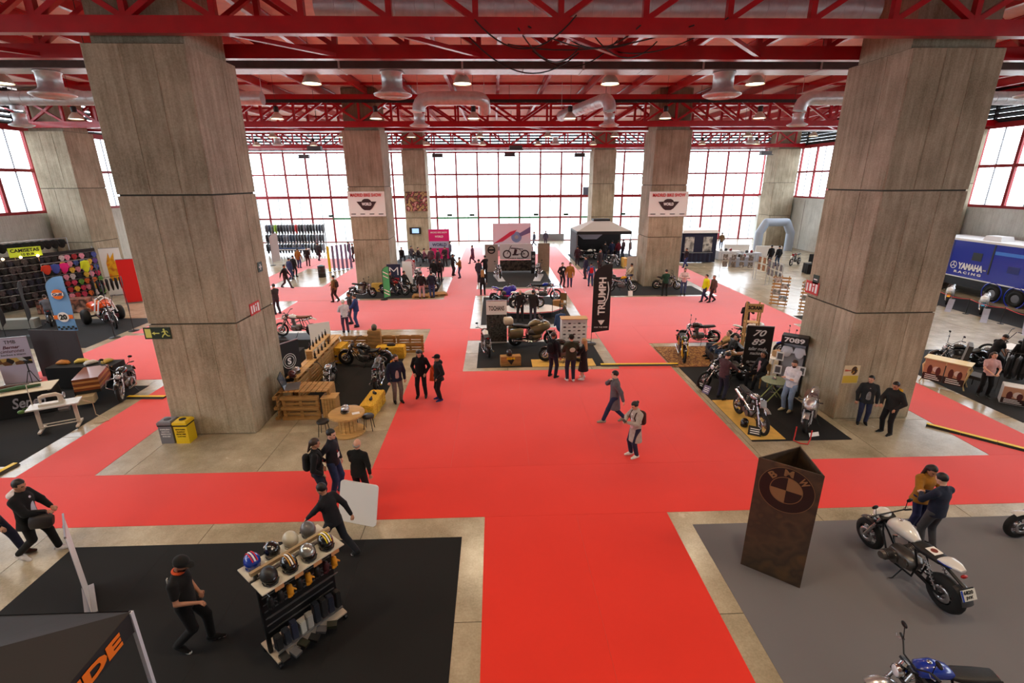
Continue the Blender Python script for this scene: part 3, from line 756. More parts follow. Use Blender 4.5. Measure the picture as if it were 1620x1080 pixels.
    lowS.limb(X(np.array((-.012, 0, hz-.02))), X(tor((0, 0, 1.0))), .118*S, .108*S, .05, 1.34)
    for hp, k, t, sd_, bk in legs:
        if skirt:
            continue
        lowS.limb(X(hp), X(k), .102*S, .074*S, .03).limb(X(k), X(t+np.array((0, 0, .03))), .074*S, .060*S, .02)
    if skirt: lowS.limb(X((0, 0, hz)), X((0.0, 0, max(.2, hz-skirt))), .13*S, .21*S, .05, 1.15)
    # --- hair
    if hairstyle != 'bald':
        hairS.ell(HX((-.012, 0, .045)), np.array((.104, .090, .102))*S, .02, 0, Rh)
        if hairstyle == 'long':
            for y in (-.06, 0, .06): hairS.limb(HX((-.06, y, .03)), X(tor((-.10, y*1.3, 1.28))), .055*S, .035*S, .04)
        if hairstyle == 'pony': hairS.limb(HX((-.10, 0, .05)), HX((-.15, 0, -.16)), .035*S, .02*S, .03)
        if hairstyle == 'bun': hairS.ell(HX((-.11, 0, .07)), np.array((.045,)*3)*S, .01)
    else:
        for sd_ in (1, -1): hairS.limb(HX((-.05, .074*sd_, .0)), HX((-.09, .03*sd_, -.02)), .022*S, .025*S, .03)
    mt = cloth(top); ml = cloth(low); mh = HAIR[hair]; ms = cloth(shoe)
    root_rot = math.radians(face)
    # --- far figures: one mesh with the colours of clothes, skin and hair
    def cut_face(C, t):  # hair stays off the face
        return t
    if lod >= 2:
        one = SDF()
        for pr in body.p: one.p.append(pr[:7]+(0,)+pr[8:])
        for pr in topS.p: one.p.append(pr[:7]+(1,)+pr[8:])
        for pr in lowS.p: one.p.append(pr[:7]+(2,)+pr[8:])
        for pr in hairS.p: one.p.append(pr[:7]+(3,)+pr[8:])
        for hp, k, t, sd_, bk in legs:
            one.limb(X(t+np.array((-.03, 0, -.03))), X(t+np.array((.15, .02*sd_, -.045))), .05*S, .04*S, .02, 1, 4)
        if hood is not None: one.limb(X(tor((-.09, -.06, 1.46))), X(tor((-.09, .06, 1.46))), .07*S, .07*S, .02, 1, 5)
        me = sdf_mesh('person', one, lod_h, [sk, mt, ml, mh, ms, cloth(hood) if hood else mt])
        o = link('person', me, None, loc, (0, 0, root_rot), label, 'person')
        return o
    def post(C, t):
        q = (C/S-hc)@Rh
        m = np.zeros(len(C), int)
        for sy in (1, -1): m[(np.abs(q[:, 1]-.031*sy) < .017) & (np.abs(q[:, 2]-.012) < .010) & (q[:, 0] > .05)] = 1
        m[(np.abs(q[:, 1]) < .026) & (np.abs(q[:, 2]+.062) < .009) & (q[:, 0] > .05)] = 2
        if beard: m[(q[:, 2] < -.035) & (q[:, 2] > -.13) & (q[:, 0] > .0) & (np.abs(q[:, 1]) < .09) & ~((np.abs(q[:, 1]) < .02) & (np.abs(q[:, 2]+.062) < .008)) & (np.linalg.norm(q, axis=1) < .17)] = 3
        return m
    o = link('person', sdf_mesh('person', body, lod_h, [sk, m_eye, m_lip, mh], post=post), None, loc, (0, 0, root_rot), label, 'person')
    link('coat' if coat > .05 else 'top', sdf_mesh('top', topS, max(lod_h, .0165), [mt], zlo=None if (sit is not None or lean > 25) else ((hz-.06)*S if coat <= .05 else max(.35, hz+hem-hip_z)*S)), o)
    link('skirt' if skirt else 'trousers', sdf_mesh('trousers', lowS, max(lod_h, .0165), [ml], zlo=max(.2, hz-skirt)*S if skirt else .05), o)
    # hair trimmed away from the face
    V, Q = hairS.build(max(.012, lod_h*.8)); q = (V/S-hc)@Rh
    keep = ~((q[:, 0] > .045) & (q[:, 2] < .065) & (np.abs(q[:, 1]) < .078)) & ~((q[:, 2] < -.0) & (q[:, 0] > -.03) & (q[:, 2] > -.12) & (np.abs(q[:, 1]) < .09))
    me = bpy.data.meshes.new('hair'); Qk = Q[keep[Q].all(1)]; me.from_pydata(V.tolist(), [], Qk.tolist()); me.materials.append(mh); me.polygons.foreach_set('use_smooth', np.ones(len(Qk), bool)); me.update()
    if not cap: link('hair', me, o)
    for hp, k, t, sd_, bk in legs:
        ss = SDF(); th = -.55 if bk else 0.0
        def F(p):
            x, y, z_ = p; return X(t+np.array((x*math.cos(th)+z_*-math.sin(th)*0+z_*0, y, z_+x*math.sin(th)*1.0)))
        ss.limb(F((-.045, 0, -.025)), F((.06, .01*sd_, -.030)), .046*S, .046*S, .03).limb(F((.06, .01*sd_, -.035)), F((.165, .025*sd_, -.052)), .045*S, .033*S, .03).limb(F((0, 0, .03)), F((0, 0, -.02)), .048*S, .045*S, .02)
        Vs, Qs = ss.build(.015)
        if not bk: Vs[:, 2] = np.maximum(Vs[:, 2], .004)
        me = bpy.data.meshes.new('shoe'); me.from_pydata(Vs.tolist(), [], Qs.tolist()); me.materials.append(ms); me.materials.append(m_sole)
        if sole:
            cz = Vs[Qs].mean(1)[:, 2]; me.polygons.foreach_set('material_index', (cz < .028 if not bk else cz < cz.min()+.05).astype(np.int32))
        me.polygons.foreach_set('use_smooth', np.ones(len(Qs), bool)); me.update(); link('shoe', me, o)
    if inner is not None:   # open jacket: shirt front
        ii = SDF(); ii.limb(X(tor((.100, 0, .98))), X(tor((.098, 0, 1.34))), .066*S, .056*S, .02, 1.25, 0, Rt); link('shirt', sdf_mesh('shirt', ii, .016, [cloth(inner)]), o)
    if hood is not None:
        hs = SDF(); hs.limb(X(tor((-.08, -.07, 1.47))), X(tor((-.08, .07, 1.47))), .07*S, .07*S, .03).limb(X(tor((-.03, .10, 1.46))), X(tor((.07, .05, 1.40))), .035*S, .03*S, .03).limb(X(tor((-.03, -.10, 1.46))), X(tor((.07, -.05, 1.40))), .035*S, .03*S, .03)
        link('hood', sdf_mesh('hood', hs, .016, [cloth(hood)]), o)
    if cap:
        cm = SDF(); cm.ell(HX((-.005, 0, .055)), np.array((.113, .097, .092))*S, .01, 0, Rh); cm.ell(HX((.115, 0, .05)), np.array((.075, .072, .014))*S, .012, 0, Rh)
        link('cap', sdf_mesh('cap', cm, .011, [cloth(cap)]), o)
        link('hair', me if False else sdf_mesh('hair', SDF().ell(HX((-.02, 0, .02)), np.array((.088, .080, .08))*S, .01, 0, Rh), .012, [mh]), o)
    if bag is not None:   # rucksack on the back
        c = tor((-.19, 0, 1.22)); b_ = SDF().limb(X(c+np.array((0, 0, -.13))), X(c+np.array((0, 0, .10))), .10*S, .085*S, .03, 1.45)
        bo = link('backpack', sdf_mesh('backpack', b_, .016, [cloth(bag[0])]), None, loc, (0, 0, root_rot), bag[1], 'backpack')
        st = MB()
        for sd_ in (1, -1): st.tube([X(tor((-.15, .09*sd_, 1.40))), X(tor((-.05, .10*sd_, 1.485))), X(tor((.09, .105*sd_, 1.42))), X(tor((.145, .11*sd_, 1.28))), X(tor((.08, .16*sd_, 1.12))), X(tor((-.1, .15*sd_, 1.08)))], .017, 5)
        ob('strap', st, cloth(bag[0]), bo)
    return o
# ================================================================ motorcycles
b_paint = M('bike_paint', (.5,.5,.5), .25, coat=.6); b_acc = M('bike_accent', (.15,.15,.15), .35, coat=.3); b_seat = M('bike_seat_leather', (.07,.065,.06), .55, bump=.2, scale=40)
b_chr = M('bike_chrome', (.82,.82,.82), .15, 1.0); b_eng = M('bike_engine_alloy', (.42,.41,.40), .38, .8, var=.15, scale=20); b_tyre = M('tyre_rubber', (.055,.055,.055), .75, bump=.2, scale=60)
b_rim = M('bike_rim', (.10,.10,.10), .35, .5); b_frm = M('bike_frame', (.07,.07,.075), .4, .3); b_lens = M('headlight_lens', (.85,.87,.9), .1, .3); b_tail = M('tail_light_red', (.6,.05,.05), .3); b_fork = M('bike_fork', (.72,.72,.73), .22, .9)
m_plate = M('plate_white', (.85,.85,.82), .5)
def wheel_mesh(R, w, spokes, cast=False):
    t = MB(); r = w*.62
    prof = []
    for k in range(9):
        a = -PI/2*1.25+PI*1.25*k/8
        prof.append((R-r+r*math.cos(a), w/2*math.sin(a)))
    t.lathe(prof, axis=(0, 1, 0), n=28)
    t.lathe([(R-r-.005, -w*.33), (R-r-.005, w*.33)], axis=(0, 1, 0), n=28)
    k = MB(); Ri = R-r
    k.lathe([(Ri-.035, -w*.30), (Ri, -w*.36), (Ri, w*.36), (Ri-.035, w*.30), (Ri-.035, -w*.30)], axis=(0, 1, 0), n=28)
    s = MB(); s.cyl((0, -.06, 0), (0, .06, 0), .045, n=12)
    for i in range(spokes):
        a = 2*PI*i/spokes
        if cast: s.beam((.03*math.cos(a), 0, .03*math.sin(a)), ((Ri-.02)*math.cos(a), 0, (Ri-.02)*math.sin(a)), .035, .035)
        else:
            y = .045 if i % 2 else -.045; s.cyl((.045*math.cos(a+.5), y, .045*math.sin(a+.5)), ((Ri-.02)*math.cos(a), 0, (Ri-.02)*math.sin(a)), .0045, n=4, cap=False)
    d = MB()
    for sy in (-1, 1): d.lathe([(.07, .085*sy), (.145, .085*sy), (.145, .09*sy), (.07, .09*sy), (.07, .085*sy)], axis=(0, 1, 0), n=20)
    d.cyl((0, -.09, 0), (0, .09, 0), .075, n=14, cap=False)
    return t, k, s, d
def rings(spec, n=14, sq=2.0):
    "spec rows: x, z centre, half width, half height; superellipse sections"
    out = []
    for x, zc, hw, hh in spec:
        r = []
        for k in range(n):
            a = 2*PI*k/n; c, s = math.cos(a), math.sin(a)
            r.append((x, hw*math.copysign(abs(c)**(2/sq), c), zc+hh*math.copysign(abs(s)**(2/sq), s)))
        out.append(r)
    return out
def fender(cx, cz, R, w, a0, a1, th=.008, n=12):
    m = MB()
    def pt(u, v):
        a = a0+(a1-a0)*u; y = (v-.5)*w; rr = R+.02*(1-(2*v-1)**2)
        return (cx+rr*math.cos(a), y, cz+rr*math.sin(a))
    m.sheet(pt, n, 6); m.sheet(lambda u, v: tuple(Vector(pt(1-u, v))+Vector((0, 0, -th))), n, 6)
    return m
STY = {
 'retro':   dict(wb=1.42, fR=.31, rR=.31, fw=.105, rw=.125, rake=26, eng='inline', bars=(.36, .12, -.10), tank=[(.34,.86,.06,.05),(.30,.88,.12,.09),(.12,.90,.14,.11),(-.06,.88,.11,.09),(-.14,.85,.07,.05)], seat=[(-.08,.84,.09,.03),(-.2,.84,.13,.045),(-.45,.85,.13,.045),(-.68,.87,.11,.035)], spokes=20, ex='low', rf=(.6, 2.6), ff=(.9, 2.3)),
 'roadster':dict(wb=1.48, fR=.30, rR=.32, fw=.12, rw=.18, rake=25, eng='boxer', bars=(.37, .06, -.06), tank=[(.36,.86,.08,.05),(.32,.89,.14,.10),(.14,.92,.165,.12),(-.04,.89,.12,.10),(-.16,.85,.07,.05)], seat=[(-.12,.83,.08,.03),(-.24,.84,.13,.05),(-.62,.87,.13,.05)], tail=[(-.58,.88,.12,.035),(-.68,.92,.125,.055),(-.82,.935,.10,.045),(-.92,.93,.05,.022)], spokes=20, ex='mega', rf=(2.0, 2.9), ff=(1.0, 2.1), fly=True, plate=True),
 'cruiser': dict(wb=1.65, fR=.33, rR=.33, fw=.12, rw=.19, rake=31, eng='vtwin', bars=(.42, .22, -.22), tank=[(.30,.84,.05,.04),(.24,.86,.12,.10),(.05,.87,.16,.12),(-.16,.82,.12,.08),(-.28,.77,.06,.04)], seat=[(-.2,.73,.10,.03),(-.36,.68,.17,.05),(-.56,.70,.16,.06),(-.66,.76,.13,.05)], spokes=22, ex='dual', rf=(.35, 2.75), ff=(.6, 2.5)),
 'chopper': dict(wb=1.95, fR=.35, rR=.32, fw=.085, rw=.2, rake=40, eng='vtwin', bars=(.36, .40, -.25), tank=[(.14,.90,.04,.03),(.06,.91,.10,.08),(-.12,.87,.12,.09),(-.30,.80,.07,.05)], seat=[(-.32,.70,.10,.03),(-.48,.66,.15,.04),(-.66,.69,.14,.05)], spokes=24, ex='dual', rf=(.5, 2.6), ff=None),
 'dirt':    dict(wb=1.46, fR=.34, rR=.32, fw=.09, rw=.12, rake=27, eng='single', bars=(.40, .16, -.08), tank=[(.30,.98,.05,.04),(.22,.98,.11,.08),(.06,.97,.12,.09),(-.08,.93,.08,.05)], seat=[(0,.96,.07,.04),(-.2,.94,.10,.045),(-.5,.95,.10,.045),(-.74,.99,.07,.03)], spokes=24, ex='high', rf=(1.25, 2.3), ff=(.9, 2.0), ffup=.16, rfup=.22, tall=.1),
 'tourer':  dict(wb=1.50, fR=.30, rR=.31, fw=.12, rw=.17, rake=26, eng='block', bars=(.36, .14, -.12), tank=[(.34,.94,.10,.06),(.28,.97,.17,.12),(.08,1.0,.19,.14),(-.12,.94,.14,.10),(-.2,.88,.08,.06)], seat=[(-.14,.84,.10,.04),(-.3,.83,.16,.055),(-.48,.88,.15,.055),(-.85,.92,.14,.05)], spokes=6, cast=True, ex='low', rf=(1.2, 2.7), ff=(.7, 2.2), fairing='tour', cases=True, screen=.34),
 'sport':   dict(wb=1.40, fR=.30, rR=.31, fw=.12, rw=.18, rake=24, eng='block', bars=(.30, -.06, -.06), tank=[(.30,.84,.09,.05),(.24,.87,.15,.09),(.06,.90,.17,.12),(-.10,.86,.12,.08)], seat=[(-.1,.82,.10,.03),(-.25,.81,.13,.04),(-.42,.83,.12,.04)], tail=[(-.38,.86,.13,.04),(-.55,.93,.13,.06),(-.72,.97,.09,.05),(-.84,.98,.04,.02)], spokes=5, cast=True, ex='under', rf=(1.9, 2.6), ff=(.8, 2.2), fairing='race', screen=.22)}
_bm = {}
def bike_parts(sty):
    if sty in _bm: return _bm[sty]
    q = STY[sty]; P = []; tall = q.get('tall', 0.)
    fx, rx = q['wb']/2, -q['wb']/2; fR, rR = q['fR'], q['rR']
    for nm, x, R, w in (('front_wheel', fx, fR, q['fw']), ('rear_wheel', rx, rR, q['rw'])):
        t, k, s, d = wheel_mesh(R, w, q['spokes'], q.get('cast', False))
        P.append((nm, t.mesh(nm, b_tyre), None, (x, 0, R))); P.append(('rim', k.mesh('rim', b_rim), nm, (0,0,0))); P.append(('spokes' if not q.get('cast') else 'cast_spokes', s.mesh('spokes', b_fork if not q.get('cast') else b_rim), nm, (0,0,0))); P.append(('brake_disc', d.mesh('brake_disc', b_fork), nm, (0,0,0)))
    rk = math.radians(q['rake']); dv = Vector((-math.sin(rk), 0, math.cos(rk)))
    L = (.86+tall-fR)/math.cos(rk)+.06
    ax = Vector((fx, 0, fR)); hd = ax+dv*L
    f = MB()
    for sy in (-1, 1):
        y = .105*sy; f.cyl(ax+Vector((0, y, 0)), ax+dv*L*.5+Vector((0, y, 0)), .034, n=10).cyl(ax+dv*L*.5+Vector((0, y, 0)), hd+Vector((0, y, 0)), .025, n=10)
    f.cyl(ax+Vector((0,-.13,0)), ax+Vector((0,.13,0)), .014, n=8)
    P.append(('fork', f.mesh('fork', b_fork), None, (0,0,0)))
    P.append(('triple_clamp', MB().box(hd, (.09, .27, .035), (0, -rk, 0)).box(hd-dv*.2, (.09, .27, .035), (0, -rk, 0)).cyl(hd-dv*.2, hd, .028, n=8).mesh('triple_clamp', b_frm), None, (0,0,0)))
    ez = .42+tall*.5; fm = MB(); h0 = hd-dv*.12+Vector((-.04, 0, 0))
    sz = q['seat'][1][1]-.06
    fm.tube([h0, (h0.x-.25, 0, h0.z-.06), (-.25, 0, sz), (-.55, 0, sz+.02)], .026, 8)
    for sy in (-1, 1):
        y = .10*sy
        fm.tube([h0-dv*.08, (h0.x-.02, y*.5, .6), (.26, y, .28+tall), (.1, y, .2+tall), (-.24, y, .22+tall), (-.3, y, .5), (-.22, y, sz)], .018, 7)
        fm.tube([(-.22, y, sz), (-.6, y*.95, sz+.05), (-.72, y*.8, sz+.08)], .015, 7)
    P.append(('frame', fm.mesh('frame', b_frm), None, (0,0,0)))
    sw = MB()
    for sy in (-1, 1): sw.beam((-.26, .11*sy, .38+tall*.5), (rx, .12*sy, rR), .035, .05)
    sw.cyl((rx, -.14, rR), (rx, .14, rR), .016, n=8)
    P.append(('swingarm', sw.mesh('swingarm', b_frm), None, (0,0,0)))
    sh = MB()
    for sy in (-1, 1):
        a, b = Vector((rx+.06, .14*sy, rR+.05)), Vector((-.42, .13*sy, sz+.02)); sh.cyl(a, b, .014, n=8)
        for i in range(7): sh.torus(a.lerp(b, .15+.7*i/6), b-a, .028, .007, 10, 4)
    P.append(('shock', sh.mesh('shock', b_fork), None, (0,0,0)))
    # engine
    e = MB(); kind = q['eng']
    e.loft(rings([(.26, ez-.06, .05, .05), (.22, ez-.04, .13, .13), (.0, ez-.05, .15, .16), (-.2, ez-.02, .14, .14), (-.27, ez, .06, .06)], 12, 3.0))
    e.cyl((.08, -.19, ez-.06), (.08, .19, ez-.06), .10, n=16).cyl((-.12, -.18, ez-.02), (-.12, .18, ez-.02), .08, n=16)
    def barrel(p0, p1, r, nf=7):
        p0 = Vector(p0); p1 = Vector(p1); e.cyl(p0, p1, r*.8, n=12)
        for i in range(nf):
            c = p0.lerp(p1, (i+.5)/nf); d = (p1-p0).normalized(); e.cyl(c-d*.006, c+d*.006, r*1.12, n=14)
        d = (p1-p0).normalized(); e.cyl(p1, p1+d*.05, r, r*.75, n=12)
    if kind == 'vtwin': barrel((.08, 0, ez+.05), (.20, 0, ez+.32), .085); barrel((-.04, 0, ez+.05), (-.14, 0, ez+.32), .085)
    elif kind == 'boxer':
        for sy in (-1, 1): barrel((.12, .13*sy, ez-.02), (.12, .33*sy, ez), .085)
    elif kind == 'single': barrel((.08, 0, ez+.05), (.14, 0, ez+.34), .09)
    elif kind == 'inline':
        for y in (-.11, 0, .11): barrel((.1, y, ez+.06), (.15, y, ez+.30), .066, 6)
        e.box((.15, 0, ez+.33), (.16, .36, .06))
    else: e.loft(rings([(.27, ez+.1, .16, .1), (.2, ez+.15, .19, .16), (-.1, ez+.2, .19, .16), (-.22, ez+.18, .15, .1)], 12, 3.5))
    P.append(('engine', e.mesh('engine', b_eng), None, (0,0,0)))
    # exhaust
    x = MB(); ex = q['ex']
    if ex in ('low', 'mega', 'dual'):
        for sy in ((-1,) if ex == 'mega' else (-1, 1)) if ex != 'dual' else (-1,):
            pth = [(.24, .07*sy, ez+.2), (.36, .1*sy, ez+.12), (.34, .14*sy, .28), (.1, .17*sy, .20), (-.25, .17*sy, .22)]
            x.tube(pth, .021, 8); r1 = .055 if ex == 'mega' else .04
            x.tube([(-.25, .17*sy, .22), (-.34, .18*sy, .24), (rx-.02, .20*sy, .30), (rx-.12, .205*sy, .31)], [.022, r1, r1, r1*.85], 10)
        if ex == 'dual':
            x.tube([(-.12, -.07, ez+.25), (-.05, -.18, ez+.1), (-.2, -.19, .33), (-.4, -.2, .31), (rx-.3, -.22, .34)], [.02, .022, .024, .04, .045], 10)
    elif ex == 'high': x.tube([(.2, -.05, ez+.25), (.32, -.1, ez+.15), (.22, -.16, ez+.12), (-.1, -.17, ez+.25), (-.3, -.17, .75), (-.72, -.17, .86)], [.02, .02, .022, .03, .048, .045], 10)
    else: x.tube([(.24, 0, ez+.1), (.3, 0, .25), (0, 0, .17), (-.3, -.06, .22), (-.42, -.17, .34), (-.74, -.22, .52)], [.03, .03, .04, .03, .05, .05], 10)
    P.append(('exhaust', x.mesh('exhaust', b_chr), None, (0,0,0)))
    tk = MB().loft(rings([(a, b+tall*.0, c, d) for a, b, c, d in q['tank']][::-1], 16, 2.3)); P.append(('fuel_tank', tk.mesh('fuel_tank', b_paint), None, (0,0,0)))
    tx, tz, _, th = q['tank'][2]; P.append(('filler_cap', MB().lathe([(.0,.012),(.03,.012),(.034,0)], c=(tx+.05, 0, tz+th-.006), n=12).mesh('filler_cap', b_chr), 'fuel_tank', (0,0,0)))
    P.append(('seat', MB().loft(rings(q['seat'][::-1], 14, 3.0)).mesh('seat', b_seat), None, (0,0,0)))
    if 'tail' in q: P.append(('tail_cowl', MB().loft(rings(q['tail'][::-1], 14, 2.4)).mesh('tail_cowl', b_paint), None, (0,0,0)))
    if q['rf']: P.append(('rear_fender', fender(rx, rR+q.get('rfup', 0), rR+.035, q['rw']+.03, q['rf'][0], q['rf'][1]).mesh('rear_fender', b_acc), None, (0,0,0)))
    if q['ff']: P.append(('front_fender', fender(fx, fR+q.get('ffup', 0), fR+.03, q['fw']+.03, q['ff'][0], q['ff'][1]).mesh('front_fender', b_acc), None, (0,0,0)))
    # handlebar
    hw, up, back = q['bars']; hb = hd+Vector((.0, 0, .05))
    bar = MB().tube([(hb.x+back, -hw, hb.z+up), (hb.x+back*.6, -hw*.72, hb.z+up), (hb.x, -.12, hb.z+.02), (hb.x, .12, hb.z+.02), (hb.x+back*.6, hw*.72, hb.z+up), (hb.x+back, hw, hb.z+up)], .012, 8)
    P.append(('handlebar', bar.mesh('handlebar', b_frm), None, (0,0,0)))
    for sy in (-1, 1):
        g0 = Vector((hb.x+back*.75, sy*hw*.78, hb.z+up)); g1 = Vector((hb.x+back*1.05, sy*(hw+.03), hb.z+up))
        P.append(('grip', MB().cyl(g0, g1, .018, n=8).mesh('grip', m_black), 'handlebar', (0,0,0)))
        P.append(('lever', MB().tube([g0+Vector((.03,0,0)), g0.lerp(g1,.6)+Vector((.07,0,-.005)), g1+Vector((.06,0,0))], .006, 5).mesh('lever', b_fork), 'handlebar', (0,0,0)))
        if sty not in ('dirt', 'chopper', 'sport'):
            mp = Vector((g0.x+.0, sy*(hw*.85), hb.z+up+.17)); mm = MB().cyl(g0, mp, .006, n=6); mm.ell(mp+Vector((-.01, sy*.03, .03)), (.018, .065, .042), 12, 6)
            P.append(('mirror', mm.mesh('mirror', b_frm), 'handlebar', (0,0,0)))
    # headlight / fairing
    hl = hd+Vector((.12, 0, -.10))
    if q.get('fairing') is None:
        hm = MB().lathe([(.0,-.10),(.06,-.085),(.088,-.02),(.092,.03),(.085,.04)], c=hl, axis=(1,0,-.08), n=18); P.append(('headlight', hm.mesh('headlight', b_chr if sty != 'roadster' else b_frm), None, (0,0,0)))
        P.append(('lens', MB().ell((0,0,0), (.03,.082,.082), 16, 6).mesh('lens', b_lens), 'headlight', tuple(hl+Vector((.032, 0, 0)))))
        if sty == 'dirt': P.append(('number_plate', MB().box(hl+Vector((.08, 0, .02)), (.02, .2, .22), (0, -.25, 0)).mesh('number_plate', b_paint), None, (0,0,0)))
        P.append(('gauge', MB().cyl(hl+Vector((-.06, .0, .10)), hl+Vector((-.08, .0, .15)), .045, n=14).mesh('gauge', b_chr), None, (0,0,0)))
    if q.get('fly'): P.append(('fly_screen', MB().ell(hl+Vector((-.02, 0, .08)), (.13, .16, .12), 16, 8, z0=-.2).mesh('fly_screen', b_paint), None, (0,0,0)))
    if q.get('fairing'):
        tour = q['fairing'] == 'tour'
        zb = .45 if tour else .26
        sp = [(-.12, (.92+zb)/2-.02, .14, (.86-zb)/2), (.08, (.98+zb)/2, .22 if tour else .19, (.95-zb)/2), (.30, (1.05+zb)/2, .26 if tour else .21, (1.0-zb)/2), (.50, .86, .25 if tour else .2, .22), (.66, .86, .16, .16), (.74, .84, .06, .07)]
        P.append(('fairing', MB().loft(rings(sp, 18, 2.6)).mesh('fairing', b_paint), None, (0,0,0)))
        P.append(('headlight', MB().ell((.69, 0, .86), (.07, .12, .07), 14, 6).mesh('headlight', b_lens), 'fairing', (0,0,0)))
        P.append(('belly_panel', MB().loft(rings([(-.1, .42, .15, .12), (.1, .40, .235 if tour else .2, .13), (.3, .45, .24 if tour else .2, .12)], 14, 3)).mesh('belly_panel', b_acc), 'fairing', (0,0,0)))
        hgt = q['screen']
        sc = MB(); fn = lambda u, v: (.56-.30*u-.12*(2*v-1)**2, (v-.5)*.40*(1-.25*u), 1.0+hgt*u)
        sc.sheet(fn, 8, 8); P.append(('windscreen', sc.mesh('windscreen', MATS['smoked_screen'] if 'smoked_screen' in MATS else glass('smoked_screen', (.72,.74,.76), .22)), 'fairing', (0,0,0)))
    if q.get('cases'):
        for sy in (-1, 1): P.append(('pannier', MB().loft([[(p[0], p[1], p[2]) for p in r] for r in rings([(-1.02,.62,.10,.16),(-.98,.62,.13,.2),(-.55,.66,.13,.2),(-.47,.66,.09,.15)], 14, 4)]).mesh('pannier', b_paint), None, (0, .30*sy, 0)))
        P.append(('top_case', MB().loft(rings([(-1.24,1.12,.16,.10),(-1.2,1.12,.21,.15),(-.92,1.12,.21,.15),(-.86,1.1,.17,.11)], 16, 3.6)).mesh('top_case', M('silver_case', (.78,.72,.62), .35)), None, (0,0,0)))
        P.append(('top_case_rack', MB().b2((-1.15,-.1,.93), (-.8,.1,.97)).mesh('top_case_rack', b_frm), None, (0,0,0)))
    P.append(('tail_light', MB().ell((0,0,0), (.03,.06,.03), 10, 6).mesh('tail_light', b_tail), None, (min(q['seat'][-1][0], q.get('tail', q['seat'])[-1][0])-.02, 0, q['seat'][-1][1]-.02)))
    if q.get('plate'):
        pm_ = MB().box((rx-.30, 0, .60), (.012, .24, .18), (0, .45, 0)).beam((rx-.27, 0, .66), (-.62, 0, .80), .05, .02)
        P.append(('plate_holder', pm_.mesh('plate_holder', b_frm), None, (0,0,0)))
    P.append(('side_stand', MB().tube([(-.1, .14, .26), (-.06, .26, .05), (-.02, .32, .012)], .012, 6).mesh('side_stand', b_frm), None, (0,0,0)))
    _bm[sty] = P
    return P
def bike(sty, pos, heading, label, paint, acc=None, seat=None, rim=None, fork=None, frm=None, tilt=0., z=0., scale=1., group=None, omit=(), name='motorcycle', eng=None):
    """pos: world xy or photo pixel pair (floor point below the middle); heading in radians"""
    o = empty(name, (pos[0], pos[1], z), heading, label, 'motorcycle', group); o.scale = (scale,)*3
    o.rotation_euler = (tilt, 0, heading)
    rc = {'bike_paint': paint, 'bike_accent': acc or paint, 'bike_seat_leather': seat, 'bike_rim': rim, 'bike_fork': fork, 'bike_frame': frm, 'bike_engine_alloy': eng}
    made = {}
    for nm, me, par, loc in bike_parts(sty):
        if nm in omit: continue
        if par is not None and par not in made: continue
        c = link(nm, me, made[par] if par else o, loc); 
        if par is None and nm not in made: made[nm] = c
        s = c.material_slots[0]; r = rc.get(s.material.name)
        if r is not None: s.link = 'OBJECT'; s.material = r
    return o
def P2(rear, front):
    "middle and heading from the floor pixels of the rear and front tyre contacts"
    a, b = G(*rear), G(*front); m = (a+b)/2
    return (m.x, m.y), math.atan2(b.y-a.y, b.x-a.x)
def paint(name, c, rough=.25, metal=0.): return M('paint_'+name, c, rough, metal, coat=.6)
# ================================================================ shared small builders
wood = M('pine_wood', (.76,.60,.36), .6, var=.22, scale=3, stretch=(1,8,8)); wood2 = M('weathered_pallet_wood', (.66,.50,.28), .75, var=.3, scale=4, stretch=(1,7,7)); ply = M('plywood_yellow', (.86,.70,.34), .6, var=.1, scale=5)
hay = M('hay_straw', (.86,.68,.20), .95, var=.35, scale=45, bump=1.0); m_chalk = M('sign_white', (.93,.93,.92), .6); m_pblk = M('print_black', (.05,.05,.05), .6); m_pwhite = M('print_white', (.95,.95,.95), .6); m_pred = M('print_red', (.80,.10,.13), .6); m_yel = M('signal_yellow', (.93,.80,.08), .5); m_org = M('orange_print', (.93,.46,.10), .6)
m_metal = M('brushed_metal', (.66,.66,.67), .3, .9); m_leath = M('black_leather', (.08,.075,.07), .45, bump=.2, scale=30); m_clothb = M('black_tablecloth', (.07,.07,.075), .9, bump=.2, scale=8)
def at(px, z=0.): v = G(px[0], px[1], z); return Vector((v.x, v.y, z))
def box_on(name, p, d, rz, mat, label, cat, group=None, chamfer=.012):
    "box with chamfered edges standing at p"
    x, y, z = d[0]/2, d[1]/2, d[2]; c = chamfer
    m = MB(); o = lambda k: [(-x+k, -y), (x-k, -y), (x, -y+k), (x, y-k), (x-k, y), (-x+k, y), (-x, y-k), (-x, -y+k)]
    m.prism(o(c), 0, z-c); m.prism([(a*(1-c/x), b*(1-c/y)) for a, b in o(c)], z-c, z)
    return ob(name, m, mat, None, loc=p, rot=(0, 0, rz), label=label, cat=cat, group=group)
def helmet(p, rz, shell, label, visor=None, stripes=None, group=None):
    e = empty('helmet', p, rz, label, 'helmet', group)
    ob('shell', MB().ell((0, 0, .125), (.145, .12, .135), 18, 10, z0=-.72).lathe([(.088,.02),(.105,.0),(.11,.028)], n=18), shell, e)
    ob('opening_trim', MB().tube([(.09, -.10, .07), (.128, -.055, .03), (.135, 0, .025), (.128, .055, .03), (.09, .10, .07)], .012, 6), m_black, e)
    if visor is not None: ob('visor', MB().ell((.012, 0, .105), (.143, .116, .09), 16, 6, z0=-.55, z1=.45), visor, e)
    if stripes is not None:
        for y, w in ((-.035, .02), (0, .025), (.035, .02)): ob('stripe', MB().tube([(.145*math.cos(a)*.99, y, .125+.137*math.sin(a)) for a in [.35+2.3*i/8 for i in range(9)]], w*.5, 4), stripes if y else m_pwhite, e)
    return e
